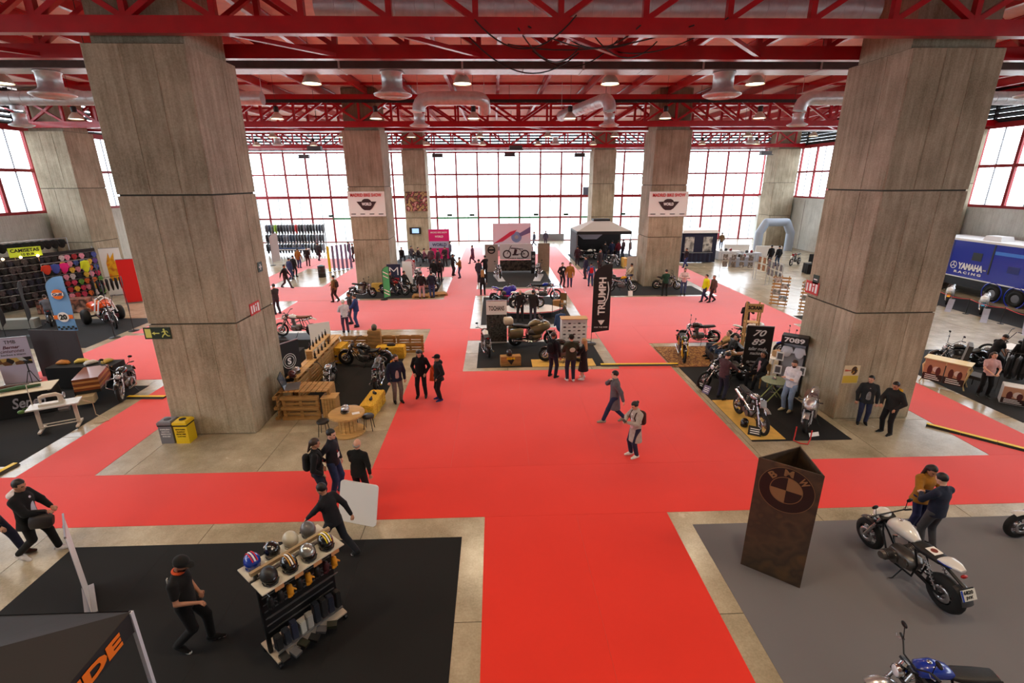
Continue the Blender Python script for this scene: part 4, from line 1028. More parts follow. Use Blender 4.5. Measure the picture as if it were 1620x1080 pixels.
def pallet(mtx, label, n=7, L=1.2, Wd=.8, group='wooden pallets'):
    e = empty('pallet', (0,0,0), 0, label, 'pallet', group); e.matrix_world = mtx
    w = Wd/n*.78
    s = MB().box((0, 0, 0), (L, w, .022)).mesh('slat', wood2); b = MB().box((0, 0, 0), (.14, .1, .078)).mesh('block', wood2); r = MB().box((0, 0, 0), (.1, Wd, .022)).mesh('cross_board', wood2); u = MB().box((0, 0, 0), (L, .1, .022)).mesh('runner', wood2)
    for i in range(n): link('slat', s, e, (0, -Wd/2+w/2+(Wd-w)*i/(n-1), .133))
    for x in (-L/2+.07, 0, L/2-.07):
        link('cross_board', r, e, (x, 0, .111))
        for y in (-Wd/2+.05, 0, Wd/2-.05): link('block', b, e, (x, y, .061))
    for y in (-Wd/2+.05, 0, Wd/2-.05): link('runner', u, e, (0, y, .011))
    return e
def upright(p, rz, tilt=0., lift=.4, flip=False):
    "matrix that stands a pallet on its long edge at p, slats (or, flipped, runners) facing -y (local)"
    if flip: return Matrix.Translation(Vector(p)) @ Matrix.Rotation(rz, 4, 'Z') @ Matrix.Rotation(-PI/2, 4, 'X') @ Matrix.Translation((0, -lift, 0))
    return Matrix.Translation(Vector(p)) @ Matrix.Rotation(rz, 4, 'Z') @ Matrix.Rotation(PI/2-tilt, 4, 'X') @ Matrix.Translation((0, lift, 0))
def bale(p, rz, d, label):
    e = empty('hay_bale', p, rz, label, 'hay bale', 'hay bales of the pallet booth'); random.seed(int(p[0]*100) % 97)
    m = MB(); nx, ny, nz = 14, 7, 7
    bm = bmesh.new(); bmesh.ops.create_cube(bm, size=1.); bmesh.ops.subdivide_edges(bm, edges=bm.edges[:], cuts=6, use_grid_fill=True)
    for v in bm.verts:
        r = 1-.06*sum(abs(c*2)**6 for c in v.co)/3
        v.co = Vector((v.co.x*d[0]*r+random.uniform(-.012, .012), v.co.y*d[1]*r+random.uniform(-.012, .012), (v.co.z*r+.47)*d[2]+random.uniform(-.01, .01)))
        v.co.z = max(v.co.z, .0)
    me = bpy.data.meshes.new('hay'); bm.to_mesh(me); bm.free(); me.materials.append(hay); link('hay', me, e)
    for x in (-d[0]*.22, d[0]*.22): ob('twine', MB().tube([(x, -d[1]*.49, .03), (x, -d[1]*.49, d[2]*.93), (x, d[1]*.49, d[2]*.93), (x, d[1]*.49, .03)], .008, 4), M('orange_twine', (.72,.45,.15), .8), e)
    return e
def stool(p, label):
    e = empty('stool', p, 0, label, 'stool', 'black stools at the spool table')
    ob('seat', MB().lathe([(.0,.50),(.16,.50),(.185,.47),(.18,.43),(.0,.43)], n=18), m_leath, e)
    for k in range(4):
        a = PI/4+k*PI/2; ob('leg', MB().cyl((.13*math.cos(a), .13*math.sin(a), .44), (.19*math.cos(a), .19*math.sin(a), 0), .011, n=6), m_black, e)
    return e
def rollup(p, rz, w, h, mat, label, back=m_chalk, texts=(), cat='banner', name='roll_up_banner', base=True):
    "roll-up stand; the printed face looks along local -y"
    e = empty(name, p, rz, label, cat)
    ob('print_sheet', MB().b2((-w/2, -.006, .06), (w/2, .0, h)), mat, e); ob('back_sheet', MB().b2((-w/2, .0, .06), (w/2, .004, h)), back, e)
    if base: ob('base', MB().b2((-w/2-.01, -.09, 0), (w/2+.01, .09, .06)), m_metal, e)
    ob('top_rail', MB().b2((-w/2, -.015, h-.02), (w/2, .012, h+.012)), m_metal, e); ob('pole', MB().cyl((0, .03, .05), (0, .012, h), .012, n=6), m_metal, e)
    for t, x, z, wd, hh, m, kw in texts: text(t, m, e, face_mtx((x, -.008, z), (1, 0, 0), (0, 0, 1)), width=wd, height=hh, **kw)
    return e
def table(p, rz, d, label, cloth_=None, top=wood, name='table', legs=True, overhang=.0):
    e = empty(name, p, rz, label, 'table'); x, y, z = d[0]/2, d[1]/2, d[2]
    ob('table_top', MB().b2((-x, -y, z-.03), (x, y, z)), top, e)
    if cloth_ is not None:
        m = MB(); n = 40; per = []
        for k in range(n+1): per.append(k/n)
        def rim(t):
            P = 4*(x+y); q = t*P
            for (ax, ay, bx, by) in ((-x, -y, x, -y), (x, -y, x, y), (x, y, -x, y), (-x, y, -x, -y)):
                L = math.hypot(bx-ax, by-ay)
                if q <= L+1e-9: f = q/L; return Vector((ax+(bx-ax)*f, ay+(by-ay)*f, 0))
                q -= L
            return Vector((-x, -y, 0))
        def fn(u, v):
            r = rim(u % 1.0 if u < 1 else .0); o = 1+(.02+.02*math.sin(u*2*PI*13))*v
            return (r.x*o, r.y*o, z+.004-(z-.02)*v)
        m.sheet(fn, 80, 4); m.b2((-x-.003, -y-.003, z), (x+.003, y+.003, z+.006)); ob('tablecloth', m, cloth_, e)
    elif legs:
        lm = MB().b2((-.03, -.03, 0), (.03, .03, z-.03)).mesh('leg', top)
        for sx in (-1, 1):
            for sy in (-1, 1): link('leg', lm, e, (sx*(x-.05), sy*(y-.05), 0))
    return e
def barrier(p, q, label, h=.95, mat=m_black):
    "post and rope pair"
    for k, a in enumerate((p, q)):
        e = empty('barrier_post', a, 0, label, 'barrier post', 'barrier posts'); ob('foot', MB().lathe([(.0,.03),(.13,.022),(.15,.0)], n=14), mat, e); ob('post', MB().cyl((0,0,.02), (0,0,h), .018, n=8), mat, e)
def cable_ramp(a, b, label):
    a = Vector(a); b = Vector(b); L = (b-a).length; rz = math.atan2(b.y-a.y, b.x-a.x)
    e = empty('cable_ramp', a, rz, label, 'cable ramp'); n = max(1, round(L/.9))
    bs = MB().prism([(-.14,.006),(.14,.006),(.07,.055),(-.07,.055)], .004, L/n-.004, 'yz').mesh('ramp_base', m_black); tp = MB().b2((.004, -.062, .056), (L/n-.004, .062, .066)).mesh('yellow_lid', m_yel)
    for k in range(n): link('ramp_base', bs, e, (k*L/n, 0, 0)); link('yellow_lid', tp, e, (k*L/n, 0, 0))
    return e
def poster_print(par, x0, x1, y, z0, z1):
    "fair poster: tan sky, two figures, pale disc, dark foot with lines of print"
    w, h = x1-x0, z1-z0; s = ob('poster_sheet', MB().b2((x0, y-.008, z0), (x1, y, z1)), M('poster_tan', (.74,.56,.45), .6), par)
    ob('poster_foot', MB().b2((x0, y-.011, z0), (x1, y-.008, z0+h*.34)), M('poster_dark', (.20,.09,.09), .6), s); ob('poster_disc', MB().cyl((x0+w*.62, y-.012, z0+h*.58), (x0+w*.62, y-.008, z0+h*.58), w*.19, n=20), M('poster_pale', (.88,.82,.80), .6), s)
    for fx, fh in ((.3, .62), (.72, .52)): ob('poster_figure', MB().ell((x0+w*fx, y-.011, z0+h*.5), (w*.13, .004, h*fh*.42), 12, 6), M('poster_maroon', (.36,.15,.14), .6), s)
    for k in range(3): ob('poster_line', MB().b2((x0+w*.12, y-.014, z0+h*(.06+.09*k)), (x1-w*.12-w*.1*k, y-.011, z0+h*(.10+.09*k))), m_pwhite, s)
# ================================================================ rusty steel column with emblem
rust = leafmix('rusty_steel', [(.15,.115,.085), (.29,.215,.145), (.21,.16,.115), (.34,.25,.15)], 2.3, .55, vor=False); m_emb = M('emblem_dark', (.07,.045,.04), .45); m_rlet = M('bare_rust_letter', (.50,.37,.24), .5)
def rust_column():
    A, B, Cc = Vector((4.80, 7.77, 0)), Vector((5.62, 7.12, 0)), Vector((5.80, 8.13, 0)); h = 2.43
    e = empty('steel_column', A, 0, 'three-sided rusty steel column with a round roundel emblem on the grey carpet', 'column')
    for P, Q in ((A, B), (B, Cc), (Cc, A)):
        p, q = P-A, Q-A; d = (q-p).normalized(); n = Vector((-d.y, d.x, 0))*.022
        ob('steel_plate', MB().prism([(p.x, p.y), (q.x, q.y), (q.x+n.x-d.x*.02, q.y+n.y-d.y*.02), (p.x+n.x+d.x*.02, p.y+n.y+d.y*.02)], 0, h), rust, e)
    d = (B-A).normalized(); nn = Vector((d.y, -d.x, 0)); w = (B-A).length; c = d*w*.5+Vector((0, 0, h-.50)); Rr = .455
    mt = face_mtx(c+nn*.004, d, (0, 0, 1))
    def disc(r0, r1, a0, a1, n, mat, nm, z=0.):
        m = MB(); m.xf = mt; vs = []
        for i in range(n+1):
            a = a0+(a1-a0)*i/n; vs += [(r0*math.cos(a), r0*math.sin(a), z), (r1*math.cos(a), r1*math.sin(a), z)]
        m.add(vs, [(2*i, 2*i+1, 2*i+3, 2*i+2) for i in range(n)]); return ob(nm, m, mat, e)
    disc(Rr*.985, Rr, 0, 2*PI, 48, m_rlet, 'emblem_edge', .002); disc(Rr*.585, Rr*.965, 0, 2*PI, 48, m_emb, 'emblem_ring'); disc(Rr*.565, Rr*.59, 0, 2*PI, 40, m_rlet, 'emblem_inner_edge', .002)
    for k in range(4): disc(0.0, Rr*.56, k*PI/2, (k+1)*PI/2, 12, m_emb if k % 2 else m_rlet, 'emblem_quarter', .001)
    for ch, a in (('B', 135), ('M', 90), ('W', 45)):
        t = math.radians(a); r = Rr*.775; text(ch, m_rlet, e, mt @ Matrix.Translation((r*math.cos(t), r*math.sin(t), .003)) @ Matrix.Rotation(t-PI/2, 4, 'Z'), width=.15 if ch != 'B' else .115, height=.135, bold=.03)
    ob('inner_rod', MB().cyl((.6, .25, .02), (.62, .27, 2.2), .008, n=6), m_pwhite, e)
rust_column()
# ================================================================ near motorcycles
pw = paint('pearl_white', (.86,.86,.85)); pk = paint('gloss_black', (.05,.05,.055)); pdk = paint('satin_grey', (.20,.20,.21), .4); pbl = paint('deep_blue', (.04,.20,.62)); prd = paint('deep_red', (.55,.06,.07)); psv = paint('silver', (.72,.72,.73), .25, .7); pyl = paint('yellow', (.90,.66,.10)); pkh = paint('bronze', (.46,.41,.29), .3, .5); pgn = paint('olive_green', (.26,.32,.13)); por = paint('orange', (.88,.32,.08)); pbr = paint('maroon', (.30,.10,.13)); pteal = paint('teal', (.10,.42,.50))
rim_gold = M('gold_rim', (.70,.56,.25), .3, .8); rim_chr = M('polished_rim', (.80,.80,.80), .2, .9); fork_gold = M('gold_fork', (.85,.62,.12), .3, .6); tan_seat = M('tan_leather_seat', (.45,.28,.15), .6); white_wall = M('pale_tyre_side', (.80,.79,.75), .6)
o = bike('roadster', (7.80, 7.38), math.radians(96.5), 'white roadster motorcycle with boxer cylinders on the grey carpet', pw, acc=pdk, tilt=-.10, scale=1.08, z=.005)
text('6820', m_pblk, o, face_mtx((-1.045, 0, .638), (0, -1, 0), (.435, 0, .9)), width=.16, height=.055, bold=.01); text('JVX', m_pblk, o, face_mtx((-1.082, 0, .565), (0, -1, 0), (.435, 0, .9)), width=.12, height=.055, bold=.01)
ob('number_plate', MB().box((-1.057, 0, .598), (.006, .25, .17), (0, .45, 0)), m_plate, o); ob('plate_blue_band', MB().box((-1.062, .11, .598), (.006, .03, .165), (0, .45, 0)), pbl, o)
ob('show_card', MB().box((-.44, 0, .912), (.17, .16, .008)), m_chalk, o); ob('show_card_print', MB().cyl((-.44, 0, .916), (-.44, 0, .920), .05, n=16), M('card_brown', (.45,.16,.08), .6), o)
for sy in (1, -1): ob('tail_stripe', MB().tube([(-.62, .126*sy, .905), (-.72, .124*sy, .91), (-.82, .10*sy, .92)], .008, 5), pbl if sy > 0 else prd, o)
bike('retro', (6.02, 4.72), math.radians(172), 'blue retro motorcycle with chrome mirror in front of the white roadster', pbl, acc=psv, z=.005, tilt=.08)
bike('roadster', (11.75, 8.25), math.radians(176), 'pale motorcycle whose dark cast front wheel faces the white roadster', pw, z=.005, rim=b_rim)
# ================================================================ helmet rack
def helmet_rack():
    a, b = Vector((-3.50, 5.84, 0)), Vector((-2.70, 6.78, 0)); rz = math.atan2(b.y-a.y, b.x-a.x); L = (b-a).length
    e = empty('display_rack', a, rz, 'wheeled black slatwall rack carrying two rows of helmets and gloves', 'display rack')
    dp = .56; blk = M('rack_black', (.07,.07,.075), .4)
    ob('base_frame', MB().b2((0, 0, .12), (L, dp, .15)), M('rack_base_wood', (.72,.66,.58), .5), e)
    for x in (.03, L-.03):
        ob('upright', MB().beam((x, dp*.5, .15), (x, dp*.5, 1.72), .05, .06), blk, e)
        for y in (.03, dp-.03):
            w = ob('caster', MB().cyl((x-.02, y, .045), (x+.02, y, .045), .045, n=12).b2((x-.025, y-.02, .05), (x+.025, y+.02, .12)), m_black, e)
    for k in range(9): ob('slat', MB().b2((.04, dp*.5-.02, .42+.135*k), (L-.04, dp*.5+.02, .54+.135*k)), blk, e); ob('slat_groove_strip', MB().b2((.04, dp*.5-.028, .535+.135*k), (L-.04, dp*.5+.012, .558+.135*k)), m_metal, e)
    tm = M('shelf_grey', (.80,.78,.72), .5)
    for y0, y1, z in ((-.10, dp*.5-.03, 1.58), (dp*.5+.03, dp+.14, 1.58)): ob('helmet_shelf', MB().b2((-.06, y0, z), (L+.06, y1, z+.02)), tm, e)
    ob('top_rail', MB().b2((-.04, dp*.5-.03, 1.70), (L+.04, dp*.5+.03, 1.76)), M('rail_wood', (.62,.54,.42), .5), e)
    for k in range(4): ob('price_card', MB().b2((.12+.31*k, -.108, 1.52), (.26+.31*k, -.102, 1.585)), M('price_card_tan', (.72,.52,.34), .7), e)
    ob('glove_rail', MB().b2((.03, .06, .98), (L-.03, .075, .995)), m_metal, e); ob('stock_tray', MB().b2((.05, .01, .28), (L-.05, dp*.5-.04, .30)), m_metal, e)
    W2 = Matrix.Translation(a) @ Matrix.Rotation(rz, 4, 'Z'); g = 'helmets on the slatwall rack'
    hs = [('matte black', M('helm_matte', (.08,.08,.085), .5), None), ('black and gold striped', pk, M('gold_stripe', (.70,.50,.18), .4)), ('silver metal-flake', M('helm_silver', (.62,.62,.60), .25, .7), None), ('black with red and yellow bands', pk, m_yel)]
    for k, (nm, sh, st) in enumerate(hs):
        p = W2 @ Vector((.14+.31*k, .07, 1.6)); helmet(p, rz-PI/2, sh, nm+' helmet in the front row of the rack', visor=M('dark_visor', (.03,.03,.035), .08), stripes=st, group=g)
    hs = [('blue and white striped', pbl, m_pred), ('black starred', pk, None), ('pale cream', M('helm_cream', (.72,.70,.62), .3), None), ('grey', M('helm_grey', (.35,.35,.36), .3), None)]
    for k, (nm, sh, st) in enumerate(hs):
        p = W2 @ Vector((.12+.31*k, dp+.0, 1.6)); hh = helmet(p, rz+PI/2, sh, nm+' helmet in the back row of the rack', stripes=st, group=g)
        if 'starred' in nm:
            for a_ in (.6, 1.4, 2.2, 3.2): ob('star', MB().prism([(.022*(1 if i % 2 else .45)*math.cos(i*PI/5), .022*(1 if i % 2 else .45)*math.sin(i*PI/5)) for i in range(10)], 0, .006), m_pwhite, hh).matrix_local = Matrix.Translation((.11*math.cos(a_*2), .09*math.sin(a_*2), .215)) @ Matrix.Rotation(.7, 4, (-math.sin(a_*2), math.cos(a_*2), 0))
    gm = SDF().limb((0, 0, 0), (0, 0, -.09), .045, .05, .02, 1)
    for q, (y, l) in enumerate(((-.036, .075), (-.013, .09), (.012, .085), (.035, .07))): gm.limb((0, y, -.10), (.01, y*1.15, -.10-l), .016, .013, .008)
    gm.limb((0, .045, -.06), (.02, .085, -.10), .017, .014, .01); gme = {}
    for k in range(8):
        yellow = k in (2, 4, 7); nm = 'yellow leather' if yellow else ('dark red' if k == 6 else 'black leather'); mt = M('glove_'+nm.replace(' ', '_'), (.86,.58,.10) if yellow else ((.25,.06,.08) if k == 6 else (.07,.07,.07)), .6)
        me = sdf_mesh('glove', gm, .009, [mt]); p = W2 @ Vector((.10+.155*k, .10, 1.28)); near = ('beside a dark red glove' if k == 7 else 'between black gloves') if yellow else 'hanging on the rack'
        o_ = link('glove', me, None, p, (0, 0, rz-PI/2), nm+' glove hanging on a hook, '+near, 'glove', 'gloves on the slatwall rack')
        ob('hook', MB().cyl((W2 @ Vector((.10+.155*k, .26, 1.33))), (W2 @ Vector((.10+.155*k, .08, 1.34))), .006, n=5), m_metal, label='thin metal hook holding a '+nm+' glove, '+near, cat='hook', group='glove hooks')
    random.seed(3)
    cols = [(.08,.08,.09), (.12,.14,.18), (.15,.17,.25), (.70,.71,.68), (.62,.62,.60), (.10,.12,.16), (.12,.12,.13), (.12,.14,.20), (.10,.10,.10)]
    for k, c in enumerate(cols):
        p = W2 @ Vector((.10+.13*k, .10, .30)); hgt = .22+.16*random.random()
        box_on('product_box', p, (.10, .12, hgt), rz+random.uniform(-.15, .15), M('box_%d' % k, c, .5), ('pale' if sum(c) > 1.5 else 'dark')+' boxed accessory on the lower tray, '+('tall' if hgt > .3 else 'short')+' one', 'box', 'boxes on the rack tray')
    for k in range(6): ob('chain_packet', MB().box((.1+.16*k, -.02-.05*(k % 2), .19), (.12, .16, .05), (.2, 0, .2*k)), M('packet_%d' % (k % 3), [(.1,.1,.1), (.35,.35,.36), (.16,.17,.12)][k % 3], .4), e)
helmet_rack()
# ================================================================ black canopy, edge-on banner, leaning table top
def canopy():
    C0 = G(207, 968, 2.2); e = empty('canopy_tent', (C0.x, C0.y, 0), 0, 'black peaked canopy tent with orange lettering on its valance', 'tent')
    tf = M('tent_fabric', (.13,.12,.13), .75, bump=.4, scale=3); z = 2.2; ap = (-1.5, -1.5, 2.92); cs = [(0, 0), (0, -3), (-3, -3), (-3, 0)]
    for k in range(4):
        a, b = cs[k], cs[(k+1) % 4]
        def fn(u, v, a=a, b=b):
            x = a[0]+(b[0]-a[0])*v; y = a[1]+(b[1]-a[1])*v
            s = -.12*math.sin(PI*v)*(1-u)*u*4*.6
            return (x+(ap[0]-x)*u, y+(ap[1]-y)*u, z+(ap[2]-z)*u+s+.0)
        ob('roof_panel', MB().sheet(fn, 10, 12).sheet(lambda u, v: tuple(Vector(fn(1-u, v))+Vector((0, 0, -.006))), 10, 12), tf, e)
        vv = MB(); d = Vector((b[0]-a[0], b[1]-a[1], 0)).normalized(); n = Vector((-d.y, d.x, 0))*-1
        vv.sheet(lambda u, v: tuple(Vector((a[0]+(b[0]-a[0])*v, a[1]+(b[1]-a[1])*v, z+.01-.30*u))+n*(-.004+.012*u*math.sin(v*30))), 3, 40); ob('valance', vv, tf, e)
        ob('pole', MB().b2((a[0]*.985-.03, a[1]*.985-.03, 0), (a[0]*.985+.02, a[1]*.985+.02, 2.2)), M('pole_white', (.80,.80,.84), .4), e)
    text('RIDE', m_org, e, face_mtx((.02, -.72, 2.05), (0, 1, 0), (0, 0, 1)), width=.95, height=.19, bold=.05)
canopy()
p = G(143, 952); rollup((p.x, p.y, 0), math.radians(131), .85, 1.68, m_chalk, 'white roll-up banner seen edge-on beside the black canopy', back=M('banner_back_lilac', (.66,.66,.78), .5))
def table_top():
    a, b = Vector((-3.67, 9.44, 0)), Vector((-2.77, 9.16, 0)); rz = math.atan2(b.y-a.y, b.x-a.x); w = (b-a).length
    r = .07; hh = .93; pts = []
    for cx, cz, a0 in ((w-r, hh-r, 0), (r, hh-r, PI/2), (r, r, PI), (w-r, r, 1.5*PI)): pts += [(cx+r*math.cos(a0+i*PI/8), cz+r*math.sin(a0+i*PI/8)) for i in range(5)]
    o = ob('folding_table_top', MB().prism(pts, 0, .045, 'xz'), M('white_resin', (.86,.86,.86), .45), None, label='white plastic table top leaning against the bald man', cat='table top'); o.location = a; o.rotation_euler = (-.30, 0, rz)
table_top()
# ================================================================ recycling bins, signs on the pillars
def bin_(p, mat, label, txt, tm):
    e = empty('recycling_bin', p, 0, label, 'bin')
    ob('body', MB().b2((-.19, -.19, 0), (.19, .19, .60)), mat, e)
    ob('lid', MB().b2((-.205, -.205, .60), (.205, .205, .67)).box((0, 0, .685), (.38, .38, .03), taper=.9), mat, e); ob('opening', MB().cyl((0, 0, .69), (0, 0, .706), .095, n=20), m_pblk, e); ob('band', MB().b2((-.2, -.2, .555), (.2, .2, .60)), m_pblk, e)
    for k, t in enumerate(txt): text(t, tm, e, face_mtx((0, -.195, .46-.075*k), (1, 0, 0), (0, 0, 1)), width=.27-.05*(k % 2), height=.04)
bin_((-9.73, 13.32, 0), M('bin_grey', (.45,.45,.48), .5), 'grey square recycling bin at the foot of the pillar', ('PAPELERA', 'RESTOS', 'RESIDUOS', 'NO RECICLABLES'), m_pwhite)
bin_((-9.28, 13.30, 0), M('bin_yellow', (.90,.76,.08), .5), 'yellow square recycling bin at the foot of the pillar', ('ENVASES', 'PLASTICO', 'METAL Y BRIK', 'LATAS'), m_pblk)
m_sgn = M('exit_sign_green', (.05,.16,.08), .5); m_lum = M('exit_sign_pale', (.85,.88,.45), .5); m_sgr = M('fire_sign_red', (.78,.16,.14), .5)
def exit_sign():
    c = PY(249, 527, 13.63); w, h = .74, .34
    e = empty('exit_sign', (c.x, 13.645, c.z), 0, 'dark green emergency exit sign with running figure on the pillar', 'sign')
    ob('panel', MB().b2((-w/2, -.02, -h/2), (w/2, 0, h/2)), m_sgn, e); ob('door_symbol', MB().b2((-.33, -.026, -.13), (-.17, -.02, .13)), m_lum, e)
    ob('arrow', MB().prism([(-.15,0),(-.07,.05),(-.07,.015),(.06,.015),(.06,-.015),(-.07,-.015),(-.07,-.05)], -.026, -.02, 'xz'), m_lum, e)
    f = MB(); B = lambda a, b, t: f.beam((a[0], -.023, a[1]), (b[0], -.023, b[1]), t, .006)
    f.cyl((.2, -.026, .11), (.2, -.02, .11), .028, n=12)
    for a, b, t in (((.2,.08),(.22,-.02),.05), ((.2,.07),(.13,.03),.02), ((.2,.07),(.28,.06),.02), ((.28,.06),(.30,.01),.02), ((.21,-.02),(.15,-.06),.03), ((.15,-.06),(.12,-.12),.025), ((.23,-.02),(.28,-.08),.03), ((.28,-.08),(.34,-.08),.025)):
        d = Vector((b[0]-a[0], 0, b[1]-a[1])); n = Vector((-d.z, 0, d.x)).normalized()*t/2; f.prism([(a[0]+n.x, a[1]+n.z), (b[0]+n.x, b[1]+n.z), (b[0]-n.x, b[1]-n.z), (a[0]-n.x, a[1]-n.z)], -.026, -.02, 'xz')
    ob('running_figure', f, m_lum, e)
exit_sign()
def side_sign(x, u, v, s, w, h, mat, label, marks):
    "sign on the side face of a pillar at world x; s = +1 faces +x"
    d = ray(u, v); t = x/d.x; y, z = d.y*t, CAM_H+d.z*t
    e = empty('safety_sign', (x, y, z), s*PI/2, label, 'sign')
    ob('panel', MB().b2((-w/2, -.012, -h/2), (w/2, 0, h/2)), mat, e)
    for a in marks: ob('symbol', MB().b2((a[0]*w, -.018, a[1]*h), (a[2]*w, -.012, a[3]*h)), m_pwhite, e)
ext = ((-.42,-.35,-.3,.3), (-.2,-.3,-.05,.3), (.05,-.3,.15,.1), (.25,-.35,.4,.35), (.05,.2,.15,.35))
side_sign(-7.395, 403, 487, 1, .62, .36, m_sgr, 'red fire equipment sign on the side of the bin pillar', ext); side_sign(-7.395, 411, 422, 1, .3, .3, m_sgn, 'small green first aid sign on the side of the bin pillar', ((-.08,-.3,.08,.3), (-.3,-.08,.3,.08)))
side_sign(10.715, 1285, 455, -1, .70, .42, m_sgr, 'red fire equipment sign on the side of the poster pillar', ext); side_sign(10.715, 1291, 442, -1, .3, .3, m_sgn, 'small green arrow sign on the side of the poster pillar', ((-.3,-.06,.3,.06),))
c = PY(1346, 592, 13.79); e = empty('poster', (c.x, 13.785, c.z), 0, 'cream and yellow paper poster taped to the pillar front', 'poster')
ob('paper', MB().b2((-.25, -.006, -.30), (.25, 0, .30)), M('poster_cream', (.82,.76,.62), .7), e); ob('yellow_panel', MB().b2((-.24, -.009, -.28), (.24, -.006, -.04)), M('poster_yellow', (.80,.70,.25), .7), e); ob('printed_figure', MB().ell((.08, -.008, .13), (.10, .004, .14), 14, 6), leafmix('poster_print', [(.30,.20,.10), (.75,.55,.15), (.15,.12,.08)], 14), e); text('Biker', m_pred, e, face_mtx((-.12, -.011, .14), (1,0,0), (0,0,1)), width=.18)
# ================================================================ people close to the camera
o = person((312, 1022), 8, (.09,.09,.095), (.06,.06,.065), 'bearded man in black cap and T-shirt walking towards the helmet rack', h=1.85, arms=('pocket', 'fronthip'), stride=.55, lod=0, sleeves=False, cap=(.10,.10,.10), sole=True, head=(-8, 22), beard=True, skin=1)
ob('neck_scarf', MB().torus((.02, 0, 1.545), (.25, 0, 1), .072, .026, 20, 8), M('orange_scarf', (.85,.33,.13), .8), o); ob('back_lettering', MB().b2((-.175, -.02, 1.08), (-.165, .02, 1.42)), m_pwhite, o)
o = person((66, 878), 14, (.08,.08,.085), (.07,.07,.075), 'man in open black parka over a white hoodie carrying a dark bag', h=1.84, arms=('hold', 'hold'), stride=.75, lod=0, coat=.12, hood=(.86,.84,.86), inner=(.80,.80,.86), shoe=(.86,.85,.86), skin=1, head=(-12, 10))
p = G(66, 878); ob('shoulder_bag', MB().loft(rings([(-.20,.0,.05,.10),(-.16,0,.09,.15),(.12,.02,.09,.15),(.18,.03,.05,.1)], 14, 3)).tube([(-.12, 0, .12), (-.08, 0, .24), (.06, 0, .25), (.1, 0, .13)], .012, 6), M('bag_dark', (.16,.13,.13), .6), None, loc=(p.x+.36, p.y-.1, .90), rot=(0, .2, .3), label='dark bag hanging from the parka man\'s hands', cat='bag')
person((8, 884), 12, (.10,.10,.11), (.15,.16,.24), 'man in blue jeans and brown boots following the parka man', h=1.8, arms=('walk_b', 'walk_f'), stride=.8, lod=0, shoe=(.25,.16,.12))
def lanyard(o, h, card=True):
    s = h/1.75; ob('lanyard', MB().tube([(-.06*s, .07*s, 1.46*s), (.10*s, .06*s, 1.36*s), (.148*s, .0, 1.16*s), (.10*s, -.06*s, 1.36*s), (-.06*s, -.07*s, 1.46*s)], .009, 5), m_pred, o)
    if card: ob('badge', MB().box((.158*s, 0, 1.11*s), (.006, .09, .12)), m_pwhite, o)
o = person((510, 800), 18, (.07,.07,.08), (.14,.16,.22), 'man with a dark ponytail and red lanyard beside the leaning table top', h=1.78, arms=('pocket', 'pocket'), lod=0, hairstyle='pony', hair='brown', bag=((.06,.06,.07), 'black rucksack on the ponytailed man'), head=(8, 5)); lanyard(o, 1.78, False)
o = person((534, 783), -8, (.11,.12,.16), (.16,.22,.36), 'man in navy sweater and jeans wearing a white badge on a red lanyard', h=1.80, arms=('down', 'behind'), lod=0, shoe=(.20,.22,.26), sole=True, head=(0, 6)); lanyard(o, 1.8)
person((573, 797), 78, (.07,.07,.075), (.09,.09,.095), 'bald man in black seen from behind, holding up the white table top', h=1.68, arms=('hold', 'down'), lod=0, hairstyle='bald', hair='grey', skin=0, wide=1.1, lean=6)
person((535, 878), 158, (.09,.09,.11), (.10,.11,.14), 'man in black jacket striding past the back of the helmet rack', h=1.74, arms=('reach', 'walk_b'), stride=1.15, lean=12, lod=0, sole=True, head=(10, 8))
person((630, 636), -62, (.10,.12,.20), (.40,.35,.33), 'bearded man in open navy jacket with orange lining by the pallet booth', h=1.76, arms=('down', 'down'), lod=0, coat=.06, inner=(.68,.58,.56), hood=(.80,.48,.12), head=(38, 0), hair='brown', beard=True, wide=1.1)
person((668, 628), -94, (.07,.07,.085), (.08,.08,.10), 'long-haired man in black hoodie with hands in his pockets', h=1.80, arms=('pocket', 'pocket'), lod=0, hairstyle='long', head=(0, 18), hood=(.07,.07,.085), wide=1.1)
person((696, 633), 205, (.11,.11,.12), (.08,.08,.09), 'man in dark hooded jacket and blue trainers facing two companions', h=1.70, arms=('pocket', 'down'), lod=0, shoe=(.17,.18,.42), sole=True, hood=(.13,.13,.15), cap=(.08,.08,.09), coat=.08, wide=1.1)
p = G(686, 622); ob('carried_jacket', MB().sheet(lambda u, v: (.10*math.sin(v*7+u*2)*(.4+u)+.05*(u-.5), .26*(v-.5)*(1-.35*u), .55*(1-u)), 12, 10).sheet(lambda u, v: (.10*math.sin(v*7+u*2)*(.4+u)+.05*(u-.5)+.05, .24*(.5-v)*(1-.35*u), .55*(1-u)), 12, 10), M('orange_jacket', (.86,.34,.10), .7), None, loc=(p.x, p.y-.05, .52), label='orange jacket hanging between two of the standing men', cat='jacket')
person((970, 668), 168, (.36,.35,.37), (.14,.17,.28), 'man in long grey coat walking across the red carpet, hand at his mouth', h=1.79, arms=('walk_b', 'mouth'), stride=.85, lod=0, coat=.36, shoe=(.55,.52,.46), head=(-5, 5))
person((1002, 722), 196, (.66,.62,.58), (.15,.15,.24), 'woman in pale open coat looking at her phone on the red carpet', h=1.70, arms=('phone', 'phone'), lod=0, coat=.36, hairstyle='bun', shoe=(.86,.84,.80), bag=((.26,.14,.13), 'small brown rucksack on the woman in the pale coat'), head=(0, 22), female=True, inner=(.85,.80,.82))
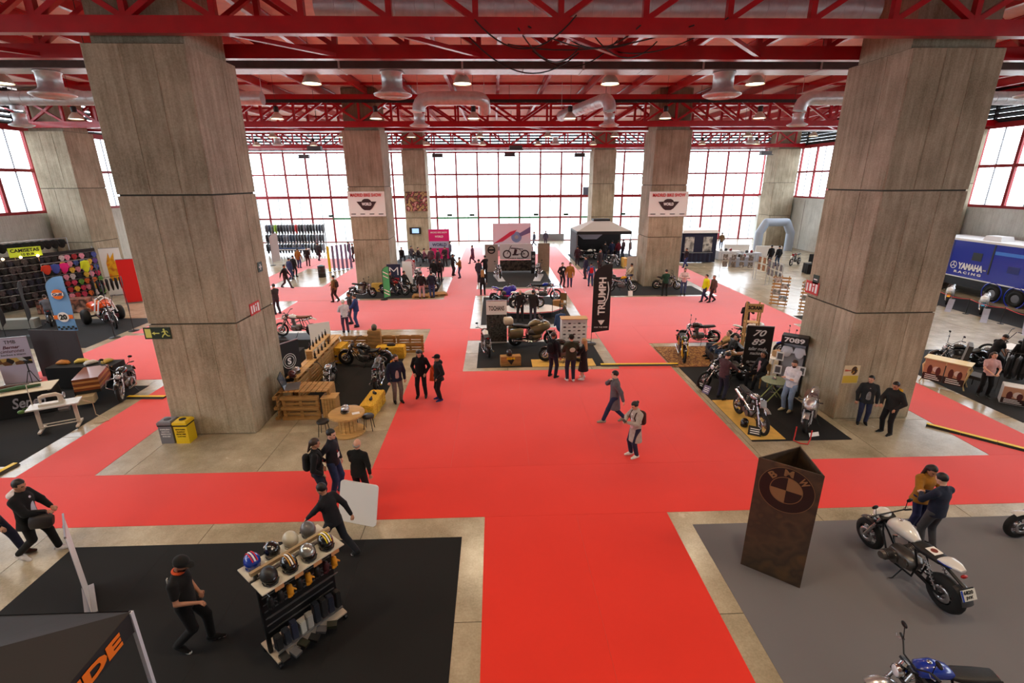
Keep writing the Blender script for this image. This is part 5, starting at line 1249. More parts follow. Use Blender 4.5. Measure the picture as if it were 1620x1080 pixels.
p = G(1002, 722); ob('phone', MB().box((0, 0, 0), (.075, .15, .01), (0, -.5, .2)), m_black, None, loc=(p.x-.36, p.y-.12, 1.17), label='dark phone in the hands of the woman in the pale coat', cat='phone')
person((874, 597), 48, (.10,.10,.13), (.13,.14,.20), 'man with a black rucksack standing before the yellow mat', h=1.84, arms=('hold', 'down'), lod=0, sole=True, bag=((.07,.07,.09), 'black rucksack on the man before the yellow mat'), hair='brown')
o = person((902, 603), 96, (.19,.19,.13), (.14,.15,.22), 'man in olive jacket with white print on its back', h=1.86, arms=('hold', 'phone'), lod=0, shoe=(.85,.84,.82), cap=(.12,.12,.10), coat=.05); ob('back_print', MB().ell((-.185, 0, 1.33), (.012, .11, .09), 16, 6), M('pale_print', (.72,.74,.66), .8), o)
person((922, 600), 150, (.10,.10,.11), (.13,.09,.10), 'blond woman in black dress beside the man in the olive jacket', h=1.66, arms=('hold', 'phone'), lod=0, hairstyle='long', hair='blond', skirt=.52, shoe=(.86,.84,.82), female=True)
person((1442, 837), -84, (.62,.42,.14), (.15,.16,.30), 'woman with long black hair and mustard cardigan beside the white roadster', h=1.66, arms=('phone', 'phone'), lod=0, coat=.10, hairstyle='long', shoe=(.90,.89,.88), female=True, head=(-15, 22))
person((1463, 868), 104, (.12,.14,.22), (.28,.28,.30), 'man in navy sweater and grey trousers beside the white roadster', h=1.76, arms=('phone', 'phone'), lod=0, shoe=(.10,.10,.10), wide=1.12, head=(0, 18))
person((1362, 670), -118, (.15,.16,.17), (.17,.20,.31), 'young man in dark padded jacket and jeans leaning on the pillar', h=1.62, arms=('down', 'down'), lod=0, inner=(.50,.50,.50), coat=.08, sole=True, head=(-30, 0))
person((1400, 686), 196, (.14,.14,.14), (.08,.08,.085), 'young man in dark jacket with yellow hood at the pillar', h=1.70, arms=('pocket', 'hold'), lod=0, hood=(.78,.58,.10), coat=.05, sole=True, head=(0, 12))
# ================================================================ pallet booth beside the bin pillar
def spool():
    e = empty('cable_spool_table', (-4.6, 13.62, 0), 0, 'wooden cable spool used as a round table', 'table')
    ob('top_disc', MB().lathe([(0,.66),(.52,.66),(.53,.65),(.53,.60),(.52,.59),(0,.59)], n=32), wood, e); ob('bottom_disc', MB().lathe([(0,.06),(.50,.06),(.51,.05),(.51,.0),(0,.0)], n=32), wood, e)
    for k in range(14):
        a = 2*PI*k/14; ob('stave', MB().box((.255*math.cos(a), .255*math.sin(a), .325), (.03, .105, .53), (0, 0, a)), wood, e)
spool()
stool((-5.28, 13.45, 0), 'black round stool beside the pallet counter and the spool'); stool((-4.0, 13.75, 0), 'black round stool between the spool and a hay bale'); stool((-4.62, 14.35, 0), 'black round stool behind the cable spool')
helmet((-4.62, 13.6, .662), -1.9, psv, 'silver helmet standing on the cable spool table', visor=M('dark_visor', (.03,.03,.035), .08))
ob('leaflet', MB().box((0, 0, 0), (.22, .15, .004), (0, 0, .4)), m_pwhite, None, loc=(-4.3, 13.55, .665), label='white leaflet on the cable spool table', cat='leaflet')
def stand_pal(x, y, rz, lab, flip=False): return pallet(upright((x, y, 0), rz, flip=flip), lab)
stand_pal(-6.35, 14.48, 0, 'upright pallet forming the front of the pallet counter', True); stand_pal(-7.18, 15.1, PI/2+.0, 'upright pallet edge-on beside the pillar foot')
e = empty('pallet_counter', (-6.25, 15.0, 0), 0, 'slatted counter top of pallet wood with a laptop on it', 'counter')
for k in range(9): ob('top_board', MB().b2((-.78+.175*k, -.42, .92), (-.63+.175*k, .40, .945)), wood2, e)
for x in (-.74, .74): ob('support', MB().b2((x-.05, -.22, 0), (x+.05, .36, .92)), wood2, e)
e = empty('wooden_crate', (-5.43, 14.72, 0), 0, 'narrow crate of upright boards at the end of the pallet counter', 'crate')
for k in range(5): ob('board', MB().b2((-.22+.09*k, -.22, 0), (-.14+.09*k, -.20, .72)), wood2, e)
ob('lid', MB().b2((-.24, -.23, .72), (.24, .22, .745)), wood, e); ob('inner_box', MB().b2((-.22, -.195, 0), (.22, .2, .72)), wood2, e)
def laptop(p, rz, label):
    e = empty('laptop', p, rz, label, 'laptop'); ob('keyboard_base', MB().b2((-.19, -.13, 0), (.19, .13, .018)), m_metal, e); ob('lid', MB().box((0, .17, .14), (.38, .012, .27), (-.32, 0, 0)), m_black, e); ob('screen', MB().box((0, .161, .14), (.35, .004, .24), (-.32, 0, 0)), M('screen_dim', (.25,.28,.32), .2), e)
laptop((-6.7, 15.0, .947), math.radians(105), 'black laptop open on the pallet counter'); bpy.data.objects['laptop'].scale = (1.7, 1.7, 1.7)
for k in range(4): stand_pal(-7.0, 16.3+1.24*k, PI/2, ['upright pallet with a helmet above it', 'upright pallet under the bottle shelf', 'upright pallet next to the plank bench', 'upright pallet nearest the back corner of the booth'][k])
e = empty('plank_shelf', (-7.0, 18.2, 0), 0, 'long plank shelf on top of the side pallets', 'shelf')
for k in range(2): ob('plank', MB().b2((-.20+.22*k, -2.5, .955), (.0+.22*k, 2.45, .98)), wood, e)
for y in (-2.4, -.2, 2.35): ob('prop', MB().b2((.04, y-.03, 0), (.12, y+.03, .955)), wood2, e)
e = empty('bottle_bench', (-7.05, 18.6, .98), 0, 'raised plank bench carrying dark bottles', 'bench')
ob('bench_top', MB().b2((-.12, -1.1, .30), (.14, 1.1, .33)), wood, e)
for y in (-1.05, 1.05): ob('bench_leg', MB().b2((-.1, y-.03, 0), (.12, y+.03, .30)), wood2, e)
bt = MB().lathe([(0,0),(.035,0),(.037,.12),(.03,.17),(.014,.2),(.014,.25),(.018,.26),(0,.26)], n=10)
btm = bt.mesh('bottle', M('bottle_dark', (.07,.05,.04), .2))
for k in range(6): link('bottle', btm, None, (-7.05, 17.7+.36*k, 1.311), label='dark bottle standing on the raised plank bench', cat='bottle', group='bottles on the raised bench')
for k in range(5): link('bottle', btm, None, (-6.92, 17.75+.4*k, .981), label='dark bottle under the raised plank bench', cat='bottle', group='bottles under the raised bench')
helmet((-7.0, 16.1, .981), .3, psv, 'silver helmet on the long plank shelf', visor=M('dark_visor', (.03,.03,.035), .08)); helmet((-7.0, 15.75, .981), -.6, pbr, 'maroon helmet on the long plank shelf')
for k in range(3): stand_pal(-6.35+1.23*k, 20.9, 0, ['upright back pallet behind the yellow straw', 'upright back pallet behind the black cruiser', 'upright back pallet behind the straw seat'][k], True)
e = empty('wooden_crate', (-5.35, 20.72, 0), 0, 'slatted crate standing on end against the back pallets', 'crate')
for k in range(7): ob('board', MB().b2((-.28, -.21, .02+.165*k), (.28, -.18, .14+.165*k)), wood2, e)
ob('crate_box', MB().b2((-.26, -.175, 0), (.26, .1, 1.17)), wood2, e)
helmet((-5.35, 20.68, 1.17), -1.5, M('helm_camo', (.35,.34,.28), .5), 'drab helmet on top of the end-standing crate')
bale((-6.72, 20.1, 0), PI/2-.1, (.95, .42, .72), 'hay bale in front of the side pallets'); bale((-4.62, 20.35, 0), 0, (1.25, .5, .55), 'hay bale seat against the back pallets'); bale((-4.2, 15.15, 0), PI/2-.08, (1.35, .48, .46), 'hay bale beside the open walkway with gloves on it')
ob('saddlebag', MB().loft(rings([(-.18,.06,.06,.03),(-.12,.08,.11,.07),(.1,.08,.11,.07),(.18,.06,.05,.03)], 12, 3)), m_leath, None, loc=(-4.6, 20.35, .51), label='dark leather roll on the hay bale seat', cat='bag')
for k in range(2): link('glove', bpy.data.meshes['glove'] if 'glove' in bpy.data.meshes else None, None, (-4.2+.05*k, 14.9+.5*k, .49), (1.4, 0, .8*k), 'riding glove lying on the hay bale by the walkway', 'glove', 'gloves on the hay bale')
bike('cruiser', (-5.5, 19.35), math.radians(172), 'black bagger cruiser in the back corner of the pallet booth', pk, acc=pk, omit=('mirror',))
bl, hd_ = P2((592, 628), (608, 588)); bike('retro', bl, hd_, 'dark roadster with a white plate behind the hay bale', pdk, acc=pk)
bl, hd_ = P2((533, 592), (514, 634)); bike('cruiser', bl, hd_, 'silver and black cruiser parked by the pallet counter', psv, acc=pk, scale=.93)
bl, hd_ = P2((466, 556), (428, 560)); bike('dirt', (-9.3, 22.2), math.radians(176), 'white scrambler with brown seat behind the bin pillar', pw, seat=tan_seat, rim=b_rim, z=.45)
e = box_on('display_plinth', (-9.3, 22.2, 0), (2.3, 1.1, .45), 0, m_black, 'low black plinth under the white scrambler', 'plinth')
ob('leaning_board', MB().box((0, 0, .62), (.9, .03, 1.25), (-.15, 0, 0)), m_white, None, loc=(-8.0, 21.5, .02), rot=(0, 0, .5), label='plain white board leaning behind the plank shelf', cat='board')
table((-8.35, 19.0, 0), PI/2, (1.3, .6, .75), 'black-clothed table with leaflets behind the plank shelf', cloth_=m_clothb)
e = rollup((-7.28, 16.35, 0), math.radians(60), .9, 2.05, m_pblk, 'black roll-up banner with round white emblem beside the pillar', texts=(('CT', 0, .45, .5, .3, m_pwhite, dict(bold=.03)),))
for r in (.26, .19): ob('emblem_ring', MB().torus((0, -.008, 1.35), (0, 1, 0), r, .012, 28, 4), m_pwhite, e)
text('S', m_pwhite, e, face_mtx((0, -.009, 1.35), (1, 0, 0), (0, 0, 1)), height=.24, width=.15, bold=.04)
# ================================================================ cable ramps and loose cables
cable_ramp(G(950, 578), G(1072, 577), 'yellow cable ramp across the aisle beside the display island'); cable_ramp(G(203, 629), G(262, 629), 'yellow cable ramp between the wood-sided sidecar and the bins'); cable_ramp(G(1465, 672), G(1640, 717), 'yellow cable ramp along the aisle by the dressing table'); cable_ramp(G(-40, 770), G(26, 735), 'yellow cable ramp at the corner of the leather craft carpet')
# ================================================================ poster booth by the right pillar
rug = leafmix('persian_rug', [(.45,.28,.12), (.62,.44,.20), (.38,.20,.11), (.66,.50,.28), (.50,.34,.14)], 17)
e = empty('patterned_rug', (8.4, 19.85, 0), 0, 'brown patterned oriental rug under the gold-forked motorcycle', 'rug'); ob('pile', MB().b2((-1.15, -1.25, .006), (1.15, 1.25, .016)), rug, e); ob('border', MB().b2((-1.2, -1.3, .005), (1.2, 1.3, .012)), M('rug_border', (.42,.24,.12), .9), e)
ob('mat', MB().b2((7.46, 12.6, .005), (8.5, 15.35, .013)), ply, None, label='yellow plywood mat under the trial motorcycle', cat='mat')
bl, hd_ = P2((1074, 556), (1083, 580)); bike('retro', (8.0, 19.7), math.radians(-104), 'dark streetfighter with gold forks on the patterned rug', pgn, acc=pk, fork=fork_gold, z=.017)
bike('retro', (9.45, 21.6), math.radians(176), 'black classic motorcycle with flat seat behind the rug', pk, seat=b_seat, rim=b_rim)
bike('sport', (11.65, 21.3), math.radians(8), 'white-tailed sport motorcycle behind the reclining visitors', pw, acc=pw); bike('retro', (13.0, 19.6), math.radians(172), 'blue motorcycle with orange-brown seat behind the black poster banner', pbl, seat=tan_seat)
bike('chopper', (8.45, 16.7), math.radians(203), 'long-forked chopper with two black show cards at its front', pk, acc=pk, rim=b_rim); bike('retro', (9.2, 17.7), math.radians(190), 'tan bobber behind the long-forked chopper', paint('tan', (.62,.48,.28)), acc=pk, seat=tan_seat)
bl, hd_ = P2((1165, 652), (1206, 690)); bike('dirt', bl, hd_, 'bare-metal trial motorcycle on the yellow plywood mat', psv, acc=psv, eng=b_eng, z=.013)
bl, hd_ = P2((1286, 652), (1270, 690)); o = bike('sport', bl, hd_, 'silver racing motorcycle held by a red paddock stand', psv, acc=psv, tilt=.03); pr_ = M('stand_red', (.75,.10,.08), .4)
p = G(1270, 692); e = empty('paddock_stand', (p.x, p.y, 0), hd_, 'red tubular paddock stand under the silver racing motorcycle', 'stand'); ob('hoop', MB().tube([(.05,-.2,.32),(.12,-.2,.05),(.42,-.18,.03),(.5,0,.03),(.42,.18,.03),(.12,.2,.05),(.05,.2,.32)], .018, 8), pr_, e)
for s in (-1, 1): ob('roller', MB().cyl((.1, .2*s-.02, .04), (.1, .2*s+.02, .04), .035, n=10), m_black, e)
helmet(G(1177, 674)+Vector((0, 0, .013)), -2.2, pk, 'black helmet on the yellow plywood mat', visor=M('dark_visor', (.03,.03,.035), .08))
def card(px, w, h, rz, label, mat=m_pblk, tilt=.5, tx='XT'):
    p = G(*px); e = empty('show_card', (p.x, p.y, .012), rz, label, 'card'); ob('card_face', MB().box((0, 0, h*.45), (w, .012, h), (-tilt, 0, 0)), mat, e); ob('card_strut', MB().beam((0, .25*h, .0), (0, .02, h*.8), .03, .008), m_black, e)
    for k in range(3): ob('print_line', MB().box((0, -.012-.0*k+(h*(.25+.2*k)-h*.45)*math.tan(tilt)*.9, h*(.25+.2*k)), (w*.7, .006, .025), (-tilt, 0, 0)), m_pwhite, e)
card((1193, 688), .36, .28, -.5, 'black show card in front of the trial motorcycle'); card((1108, 612), .26, .3, -1.0, 'black show card by the chopper wheel, farther from the mat'); card((1117, 622), .26, .3, -1.0, 'pale show card by the chopper wheel, nearer the mat', mat=M('card_lilac', (.45,.42,.55), .6)); card((1287, 690), .34, .12, .2, 'white name card beside the red paddock stand', mat=m_chalk)
e = rollup(tuple(G(1191, 598)), math.radians(-14), .95, 2.1, M('banner_black', (.085,.06,.065), .6), 'black roll-up banner with white numerals seventy over eighty-nine', texts=(('70', 0, 1.82, .46, .25, m_pwhite, dict(shear=.35, bold=.02)), ('89', 0, 1.47, .46, .25, m_pwhite, dict(shear=.35, bold=.02)), ('taller made', 0, 1.20, .62, .13, m_pwhite, dict(shear=.3)), ('machines', 0, 1.02, .5, .12, m_pwhite, dict(shear=.3)), ('@7089bikes', -.02, .66, .62, .09, m_pwhite, {}), ('MOTO CUSTOM', 0, .52, .6, .08, m_pwhite, {}), ('RESTAURACION', 0, .38, .6, .08, m_pwhite, {})))
def bistro():
    p = G(1221, 632); e = empty('bistro_table', (p.x, p.y, .005), 0, 'round folding bistro table with crossed green legs', 'table'); gm = M('faded_green_paint', (.62,.66,.40), .6)
    ob('table_top', MB().lathe([(0,.74),(.42,.74),(.43,.73),(.43,.71),(0,.71)], n=28), M('table_mosaic', (.55,.60,.50), .5, var=.3, scale=30), e)
    for y in (-.2, .2):
        for s in (-1, 1): ob('leg', MB().beam((-.28*s, y+.02*s, 0), (.26*s, y+.02*s, .71), .04, .018), gm, e)
    ob('ashtray', MB().lathe([(0,.745),(.06,.745),(.075,.79),(.065,.79),(.05,.755),(0,.755)], n=14), m_metal, None, loc=(p.x, p.y+.08, .005), label='small metal ashtray on the bistro table', cat='ashtray')
bistro()
def chair(p, rz, label, mat, back=.9):
    e = empty('chair', p, rz, label, 'chair'); ob('seat', MB().b2((-.2, -.2, .43), (.2, .2, .46)), mat, e); ob('backrest', MB().b2((-.21, -.19, .62), (-.18, .19, back)), mat, e)
    for x in (-.18, .18):
        for y in (-.17, .17): ob('leg', MB().b2((x-.018, y-.018, 0), (x+.018, y+.018, .43 if x > 0 else back)), mat, e)
chair((9.75, 16.5, .005), PI+.3, 'wooden folding chair at the bistro table', wood)
def kiosk():
    e = empty('display_kiosk', (10.3, 15.75, 0), math.radians(-38), 'black framed kiosk with numbered header and white T-shirts', 'display stand'); w, h = .8, 2.2
    ob('header_box', MB().b2((-w/2, -.2, h-.27), (w/2, .2, h)), m_pblk, e); text('7089', m_pwhite, e, face_mtx((0, -.205, h-.135), (1,0,0), (0,0,1)), width=.62, height=.17, bold=.03)
    for x in (-w/2+.03, w/2-.03): ob('post', MB().b2((x-.03, .12, 0), (x+.03, .2, h-.3)), m_pblk, e)
    ob('back_panel', MB().b2((-w/2, .18, .1), (w/2, .21, h-.3)), M('kiosk_grey', (.62,.62,.64), .6), e); ob('plinth', MB().b2((-w/2, -.1, 0), (w/2, .2, .12)), m_pblk, e)
    W2 = Matrix.Translation((10.3, 15.75, 0)) @ Matrix.Rotation(math.radians(-38), 4, 'Z')
    for k, x in enumerate((-.19, .19)):
        c = W2 @ Vector((x, .08, 1.8)); garment(c, math.radians(-38), M('white_tee', (.88,.88,.92), .8), 'white printed T-shirt hanging in the numbered kiosk', 'T-shirt', 'T-shirts in the numbered kiosk', s=.6)
    for k, (x, z) in enumerate(((-.36, 1.25), (.36, .85), (-.36, .75))):
        b = ob('print_frame', MB().b2((x-.12, -.14, z), (x+.12, -.12, z+.32)), m_chalk, e); ob('print', MB().b2((x-.08, -.145, z+.05), (x+.08, -.14, z+.27)), M('print_grey', (.35,.35,.36), .6), b)
_gar = {}
def garment(p, rz, mat, label, cat='jacket', group=None, s=1., long=False, name=None):
    "garment on a hanger facing local -y; top of the hanger at p"
    k = long
    if k not in _gar:
        q = SDF(); q.limb((-.17, 0, -.13), (.17, 0, -.13), .055, .055, .03).limb((0, 0, -.2), (0, 0, -.62 if not long else -.85), .12, .13, .05, 1)
        q.p[-1] = ('e', np.array((0, 0, -.40 if not long else -.5)), np.array((.235, .075, .34 if not long else .46)), 0, 0, .05, 1, 0, None)
        for sx in (1, -1): q.limb((.2*sx, 0, -.15), (.29*sx, .01, -.42 if not long else -.62), .06, .045, .03)
        _gar[k] = q.build(.03 if not long else .032)
    V, Q = _gar[k]
    if (k, mat.name) not in _gar:
        me = bpy.data.meshes.new('garment'); me.from_pydata(V.tolist(), [], Q.tolist()); me.materials.append(mat); me.polygons.foreach_set('use_smooth', np.ones(len(Q), bool)); me.update(); _gar[(k, mat.name)] = me
    me = _gar[(k, mat.name)]
    if 'hg' not in _gar: _gar['hg'] = MB().tube([(-.17, 0, -.1), (0, 0, -.03), (.17, 0, -.1)], .008, 4).cyl((0, 0, -.03), (0, 0, .04), .005, n=4).mesh('hanger', m_metal)
    o = link(name or cat.lower().replace('-', '_').replace(' ', '_'), me, None, p, (0, 0, rz), label, cat, group); o.scale = (s,)*3
    link('hanger', _gar['hg'], o)
    return o
kiosk()
table((11.2, 17.6, .0), .1, (1.4, .6, .78), 'white side table behind the bistro table', top=m_white, name='side_table'); box_on('carton', (10.9, 17.6, .785), (.3, .25, .22), .2, M('carton_brown', (.66,.52,.36), .8), 'brown carton on the white side table', 'box'); box_on('carton', (11.4, 17.65, .785), (.26, .22, .3), -.1, m_chalk, 'white carton on the white side table', 'box')
def sofa():
    e = empty('sofa', (9.55, 19.15, .005), math.radians(-8), 'low black sofa with two reclining visitors', 'sofa')
    ob('seat', MB().b2((-.55, -.75, .12), (.35, .75, .40)), m_leath, e); ob('backrest', MB().box((.42, 0, .48), (.2, 1.5, .72), (0, .22, 0)), m_leath, e)
    for y in (-.82, .82): ob('armrest', MB().b2((-.5, y-.08, .08), (.4, y+.08, .55)), m_leath, e)
    for x in (-.48, .3):
        for y in (-.7, .7): ob('foot', MB().cyl((x, y, 0), (x, y, .12), .02, n=6), m_black, e)
sofa()
def tower():
    p = G(1200, 562); e = empty('wooden_tower', (10.95, 19.9, 0), -.3, 'tall pine frame tower with black stencilled header board', 'display stand')
    for x in (-.25, .25):
        for y in (-.2, .2): ob('post', MB().b2((x-.03, y-.03, 0), (x+.03, y+.03, 2.35)), wood, e)
    ob('header_board', MB().b2((-.33, -.25, 2.0), (.33, -.22, 2.36)), wood, e); text('SCRAM', m_pblk, e, face_mtx((0, -.253, 2.19), (1,0,0), (0,0,1)), width=.52, height=.16, bold=.05)
    for z in (.3, .9, 1.5): ob('shelf', MB().b2((-.28, -.22, z), (.28, .22, z+.02)), wood, e)
tower()
# ================================================================ display island with the bronze tourer
bike('tourer', (1.68, 21.7), math.radians(6), 'bronze touring motorcycle with panniers and pale top case', pkh, acc=pkh, scale=1.1, z=.005, omit=('lever',)); bike('retro', (-.5, 20.8), math.radians(100), 'white-tanked motorcycle parked with its tail to the walkway', pw, acc=pk, z=.005)
bike('retro', (2.75, 19.45), math.radians(176), 'dark motorcycle on the long yellow mat behind three visitors', pk, rim=b_rim, z=.013)
ob('mat', MB().b2((1.45, 18.87, .005), (4.1, 19.75, .012)), ply, None, label='long yellow plywood mat on the display island', cat='mat')
e = box_on('wooden_box', (.55, 19.15, .005), (.85, .32, .42), .08, wood2, 'wooden box lettered in yellow with a helmet on top', 'box'); ob('dark_mark', MB().prism([(-.16,.30),(.16,.30),(.02,.06)], -.168, -.162, 'xz'), m_pblk, e); text('BM', m_yel, e, face_mtx((0, -.17, .34), (1,0,0), (0,0,1)), width=.34, height=.1, bold=.04)
helmet((.5, 19.15, .425), -1.2, pk, 'black open helmet on the yellow-lettered wooden box')
e = rollup((.0, 22.0, .005), 0, .95, 2.1, m_chalk, 'roll-up banner with arched lettering above a dark photograph', texts=(('TOCHANS', 0, 1.72, .72, .22, m_pblk, dict(bold=.02)),)); ob('photo_print', MB().b2((-.47, -.010, .1), (.47, -.006, 1.42)), leafmix('dark_photo', [(.06,.06,.06), (.16,.15,.14), (.30,.29,.27), (.10,.10,.10), (.45,.43,.40)], 5, vor=False), e)
def logo_counter():
    e = empty('display_counter', (3.5, 21.35, .005), .0, 'white counter printed with rows of dark oval logos', 'counter'); w, h = 1.15, 1.38
    ob('body', MB().b2((-w/2, -.25, 0), (w/2, .25, h)), m_chalk, e); ob('worktop', MB().b2((-w/2-.03, -.28, h), (w/2+.03, .28, h+.03)), wood, e); lm = MB().ell((0, 0, 0), (.075, .004, .034), 12, 4).mesh('oval_logo', M('logo_dark', (.18,.17,.18), .6)); bmn = MB().box((0, 0, 0), (.11, .004, .022)).mesh('bar_logo', M('logo_grey', (.45,.44,.45), .6))
    for r in range(7):
        for c in range(5): link('oval_logo' if (r+c) % 2 else 'bar_logo', lm if (r+c) % 2 else bmn, e, (-.44+.22*c, -.253, .18+.17*r))
logo_counter()
e = empty('jacket_stand', (2.98, 22.05, .005), 0, 'black metal stand holding a blue denim jacket', 'clothes stand'); ob('pole', MB().cyl((0,0,0), (0,0,1.5), .015, n=6), m_black, e); ob('foot', MB().lathe([(0,.03),(.2,.02),(.22,0)], n=16), m_black, e)
garment((2.98, 22.0, 1.5), .3, M('denim', (.20,.30,.46), .85, var=.2), 'blue denim jacket on the black metal stand', s=1.0, long=True)
def feather(p, rz, h, w, mat, label, texts=(), z0=.45, edge=m_black):
    "feather flag: printed sail on a bent pole, face along local -y, mast at local x=0, sail to +x"
    e = empty('feather_flag', p, rz, label, 'flag')
    ob('base', MB().lathe([(0,.05),(.22,.04),(.25,0)], n=16), m_black, e)
    top = []
    for i in range(9): t = i/8; top.append((w*.92*(1-math.cos(t*PI/2))**1.0, h-.0-(h*.14)*(1-math.sin((1-t)*0+t*PI/2)) if False else h*(.84+.16*math.sin(t*PI/2))))
    ob('mast', MB().tube([(0,0,.02), (0,0,h*.84)]+[(x, 0, z) for x, z in top], .013, 6), edge, e)
    def fn(u, v):
        x1 = w; zt_l = h*.84
        x = x1*u; zt = h*(.84+.16*math.sin(math.acos(max(0., 1-u/.92)) if u < .92 else PI/2)) if u > 0 else zt_l
        zb = z0+.10*u; return (x, .03*math.sin(v*9+u*3)*u, zb+(zt-zb)*v)
    ob('sail', MB().sheet(fn, 10, 24).sheet(lambda u, v: tuple(Vector(fn(1-u, v))+Vector((0, .006, 0))), 10, 24), mat, e)
    for t, x, z, ww, hh, m, vert, kw in texts:
        mt = face_mtx((x, -.045, z), (0, 0, 1), (-1, 0, 0)) if vert else face_mtx((x, -.045, z), (1, 0, 0), (0, 0, 1)); text(t, m, e, mt, width=ww, height=hh, **kw)
    return e
e = feather((4.42, 21.75, .005), .03, 3.75, .82, M('flag_black', (.11,.085,.10), .7, sheen=.1), 'black feather flag with tall white lettering beside the logo counter', (('TRIUMPH', .40, 2.28, 1.75, .34, m_pwhite, True, dict(bold=.03)), ('FOR THE RIDE', .42, .82, .62, .06, m_pwhite, False, {})), z0=.55)
ob('swoosh', MB().tube([(.64, -.045, 2.95), (.70, -.045, 2.6), (.66, -.045, 2.2), (.52, -.045, 1.9)], .022, 5), m_pwhite, e); ob('shield_emblem', MB().prism([(.26,1.16),(.58,1.16),(.50,1.02),(.42,.92),(.34,1.02)], -.05, -.044, 'xz'), m_pwhite, e)
# second island: boat stand, bikes, chair
def boat():
    e = empty('display_platform', (1.9, 27.2, .005), .03, 'boat-shaped white platform with a red rim on the second island', 'platform')
    ol = [(-1.9,0),(-1.2,-.75),(0,-1.0),(1.2,-.75),(1.9,0),(1.2,.75),(0,1.0),(-1.2,.75)]; ob('deck', MB().prism(ol, .30, .38), m_white, e); ob('skirt', MB().prism([(a*.96, b*.93) for a, b in ol], 0, .30), m_pblk, e); ob('red_rim', MB().tube([(a, b, .34) for a, b in ol], .025, 6, closed=True), m_pred, e)
boat()
bike('roadster', (1.75, 27.3), math.radians(4), 'white and red racing motorcycle on the boat-shaped platform', pw, acc=prd, z=.385, rim=rim_gold); bike('sport', (.55, 30.4), math.radians(4), 'blue and pink racing motorcycle behind the boat-shaped platform', paint('magenta_blue', (.22,.18,.62)), acc=paint('hot_pink', (.80,.20,.40)), z=.005); bike('dirt', (3.0, 30.6), math.radians(3), 'blue-tanked scrambler with rusty wheels behind the platform', pbl, acc=pk, z=.005, scale=1.1)
chair((3.9, 27.9, .005), -1.9, 'round-backed wicker chair on the second island', M('wicker', (.42,.34,.18), .8, bump=.6, scale=40), 1.05)
e = box_on('suitcase', (3.75, 28.9, .005), (.6, .3, .45), .2, M('tan_case', (.72,.52,.28), .6), 'tan suitcase beside the wicker chair', 'case')
barrier((3.1, 26.3, .005), (3.55, 26.5, .005), 'slim barrier post in front of the tan suitcase'); barrier((.05, 25.6, .005), (.1, 26.6, .005), 'slim barrier post near the arched-lettering banner')
# third island
e = empty('panel_wall', (1.7, 41.2, .005), 0, 'panel wall with a big motorcycle picture above a dark photograph', 'display wall')
ob('white_panel', MB().b2((-1.35, 0, 1.05), (1.35, .06, 2.35)), m_chalk, e); ob('photo_panel', MB().b2((-1.35, -.03, .1), (1.35, .06, 1.0)), leafmix('dark_photo2', [(.05,.05,.05), (.15,.14,.13), (.35,.31,.27), (.08,.08,.08)], 3, vor=False), e); ob('logo_panel', MB().b2((-2.6, .1, 0), (-1.5, .16, 2.3)), M('panel_beige', (.70,.66,.62), .7), e); ob('raw_panel', MB().b2((1.85, .2, 0), (2.85, .26, 2.35)), M('panel_raw', (.60,.56,.47), .8, var=.1, scale=6), e)
pic = MB()
for cx in (-.75, .75): pic.torus((cx, -.01, 1.5), (0, 1, 0), .30, .05, 24, 6, ry=.008)
for a, b, t in (((-.75,1.5),(-.45,2.1),.05), ((-.45,2.0),(.2,1.95),.08), ((-.3,1.45),(.2,1.45),.12), ((-.1,1.5),(.0,1.9),.22), ((.2,1.5),(.75,1.5),.05), ((.1,1.95),(.6,1.9),.06), ((-.5,2.1),(-.35,2.2),.04), ((.2,1.95),(.75,1.5),.04)): pic.beam((a[0], -.008, a[1]), (b[0], -.008, b[1]), t, .01) if False else pic.box(((a[0]+b[0])/2, -.008, (a[1]+b[1])/2), (math.hypot(b[0]-a[0], b[1]-a[1]), .012, t), (0, -math.atan2(b[1]-a[1], b[0]-a[0]), 0))
ob('motorcycle_picture', pic, M('picture_dark', (.20,.09,.13), .6), e); text('UNIKA BIKES', m_pblk, e, face_mtx((0, -.006, 1.14), (1,0,0), (0,0,1)), width=1.3, height=.11, bold=.02); ob('round_logo', MB().torus((-2.05, .09, 1.85), (0, 1, 0), .28, .05, 24, 4, ry=.01).box((-2.05, .09, 1.85), (.5, .02, .14)), m_pblk, e)
e = box_on('speaker_tower', (3.1, 40.6, .005), (.34, .34, 1.8), 0, m_black, 'slim speaker tower beside the panel wall', 'speaker'); [ob('cone', MB().cyl((0, -.175, z), (0, -.165, z), .12, n=16), m_metal, e) for z in (.6, 1.0, 1.4)]
bike('retro', (.2, 38.2), math.radians(-80), 'red-brown motorcycle with pale ramp left of the panel wall', pbr, z=.15, rim=rim_gold); bike('retro', (3.35, 38.6), math.radians(-105), 'silver motorcycle with pale ramp right of the panel wall', psv, z=.15)
for x, r, l in ((.25, .17, 'left'), (3.35, -.2, 'right')):
    ob('ramp', MB().prism([(-1.2,0),(1.1,.14),(1.1,.0)], -.28, .28, 'xz'), M('ramp_pale', (.82,.83,.86), .4), None, loc=(x, 38.3, .005), rot=(0, 0, PI/2+r), label='pale ramp under the motorcycle on the '+l+' of the panel wall', cat='ramp')
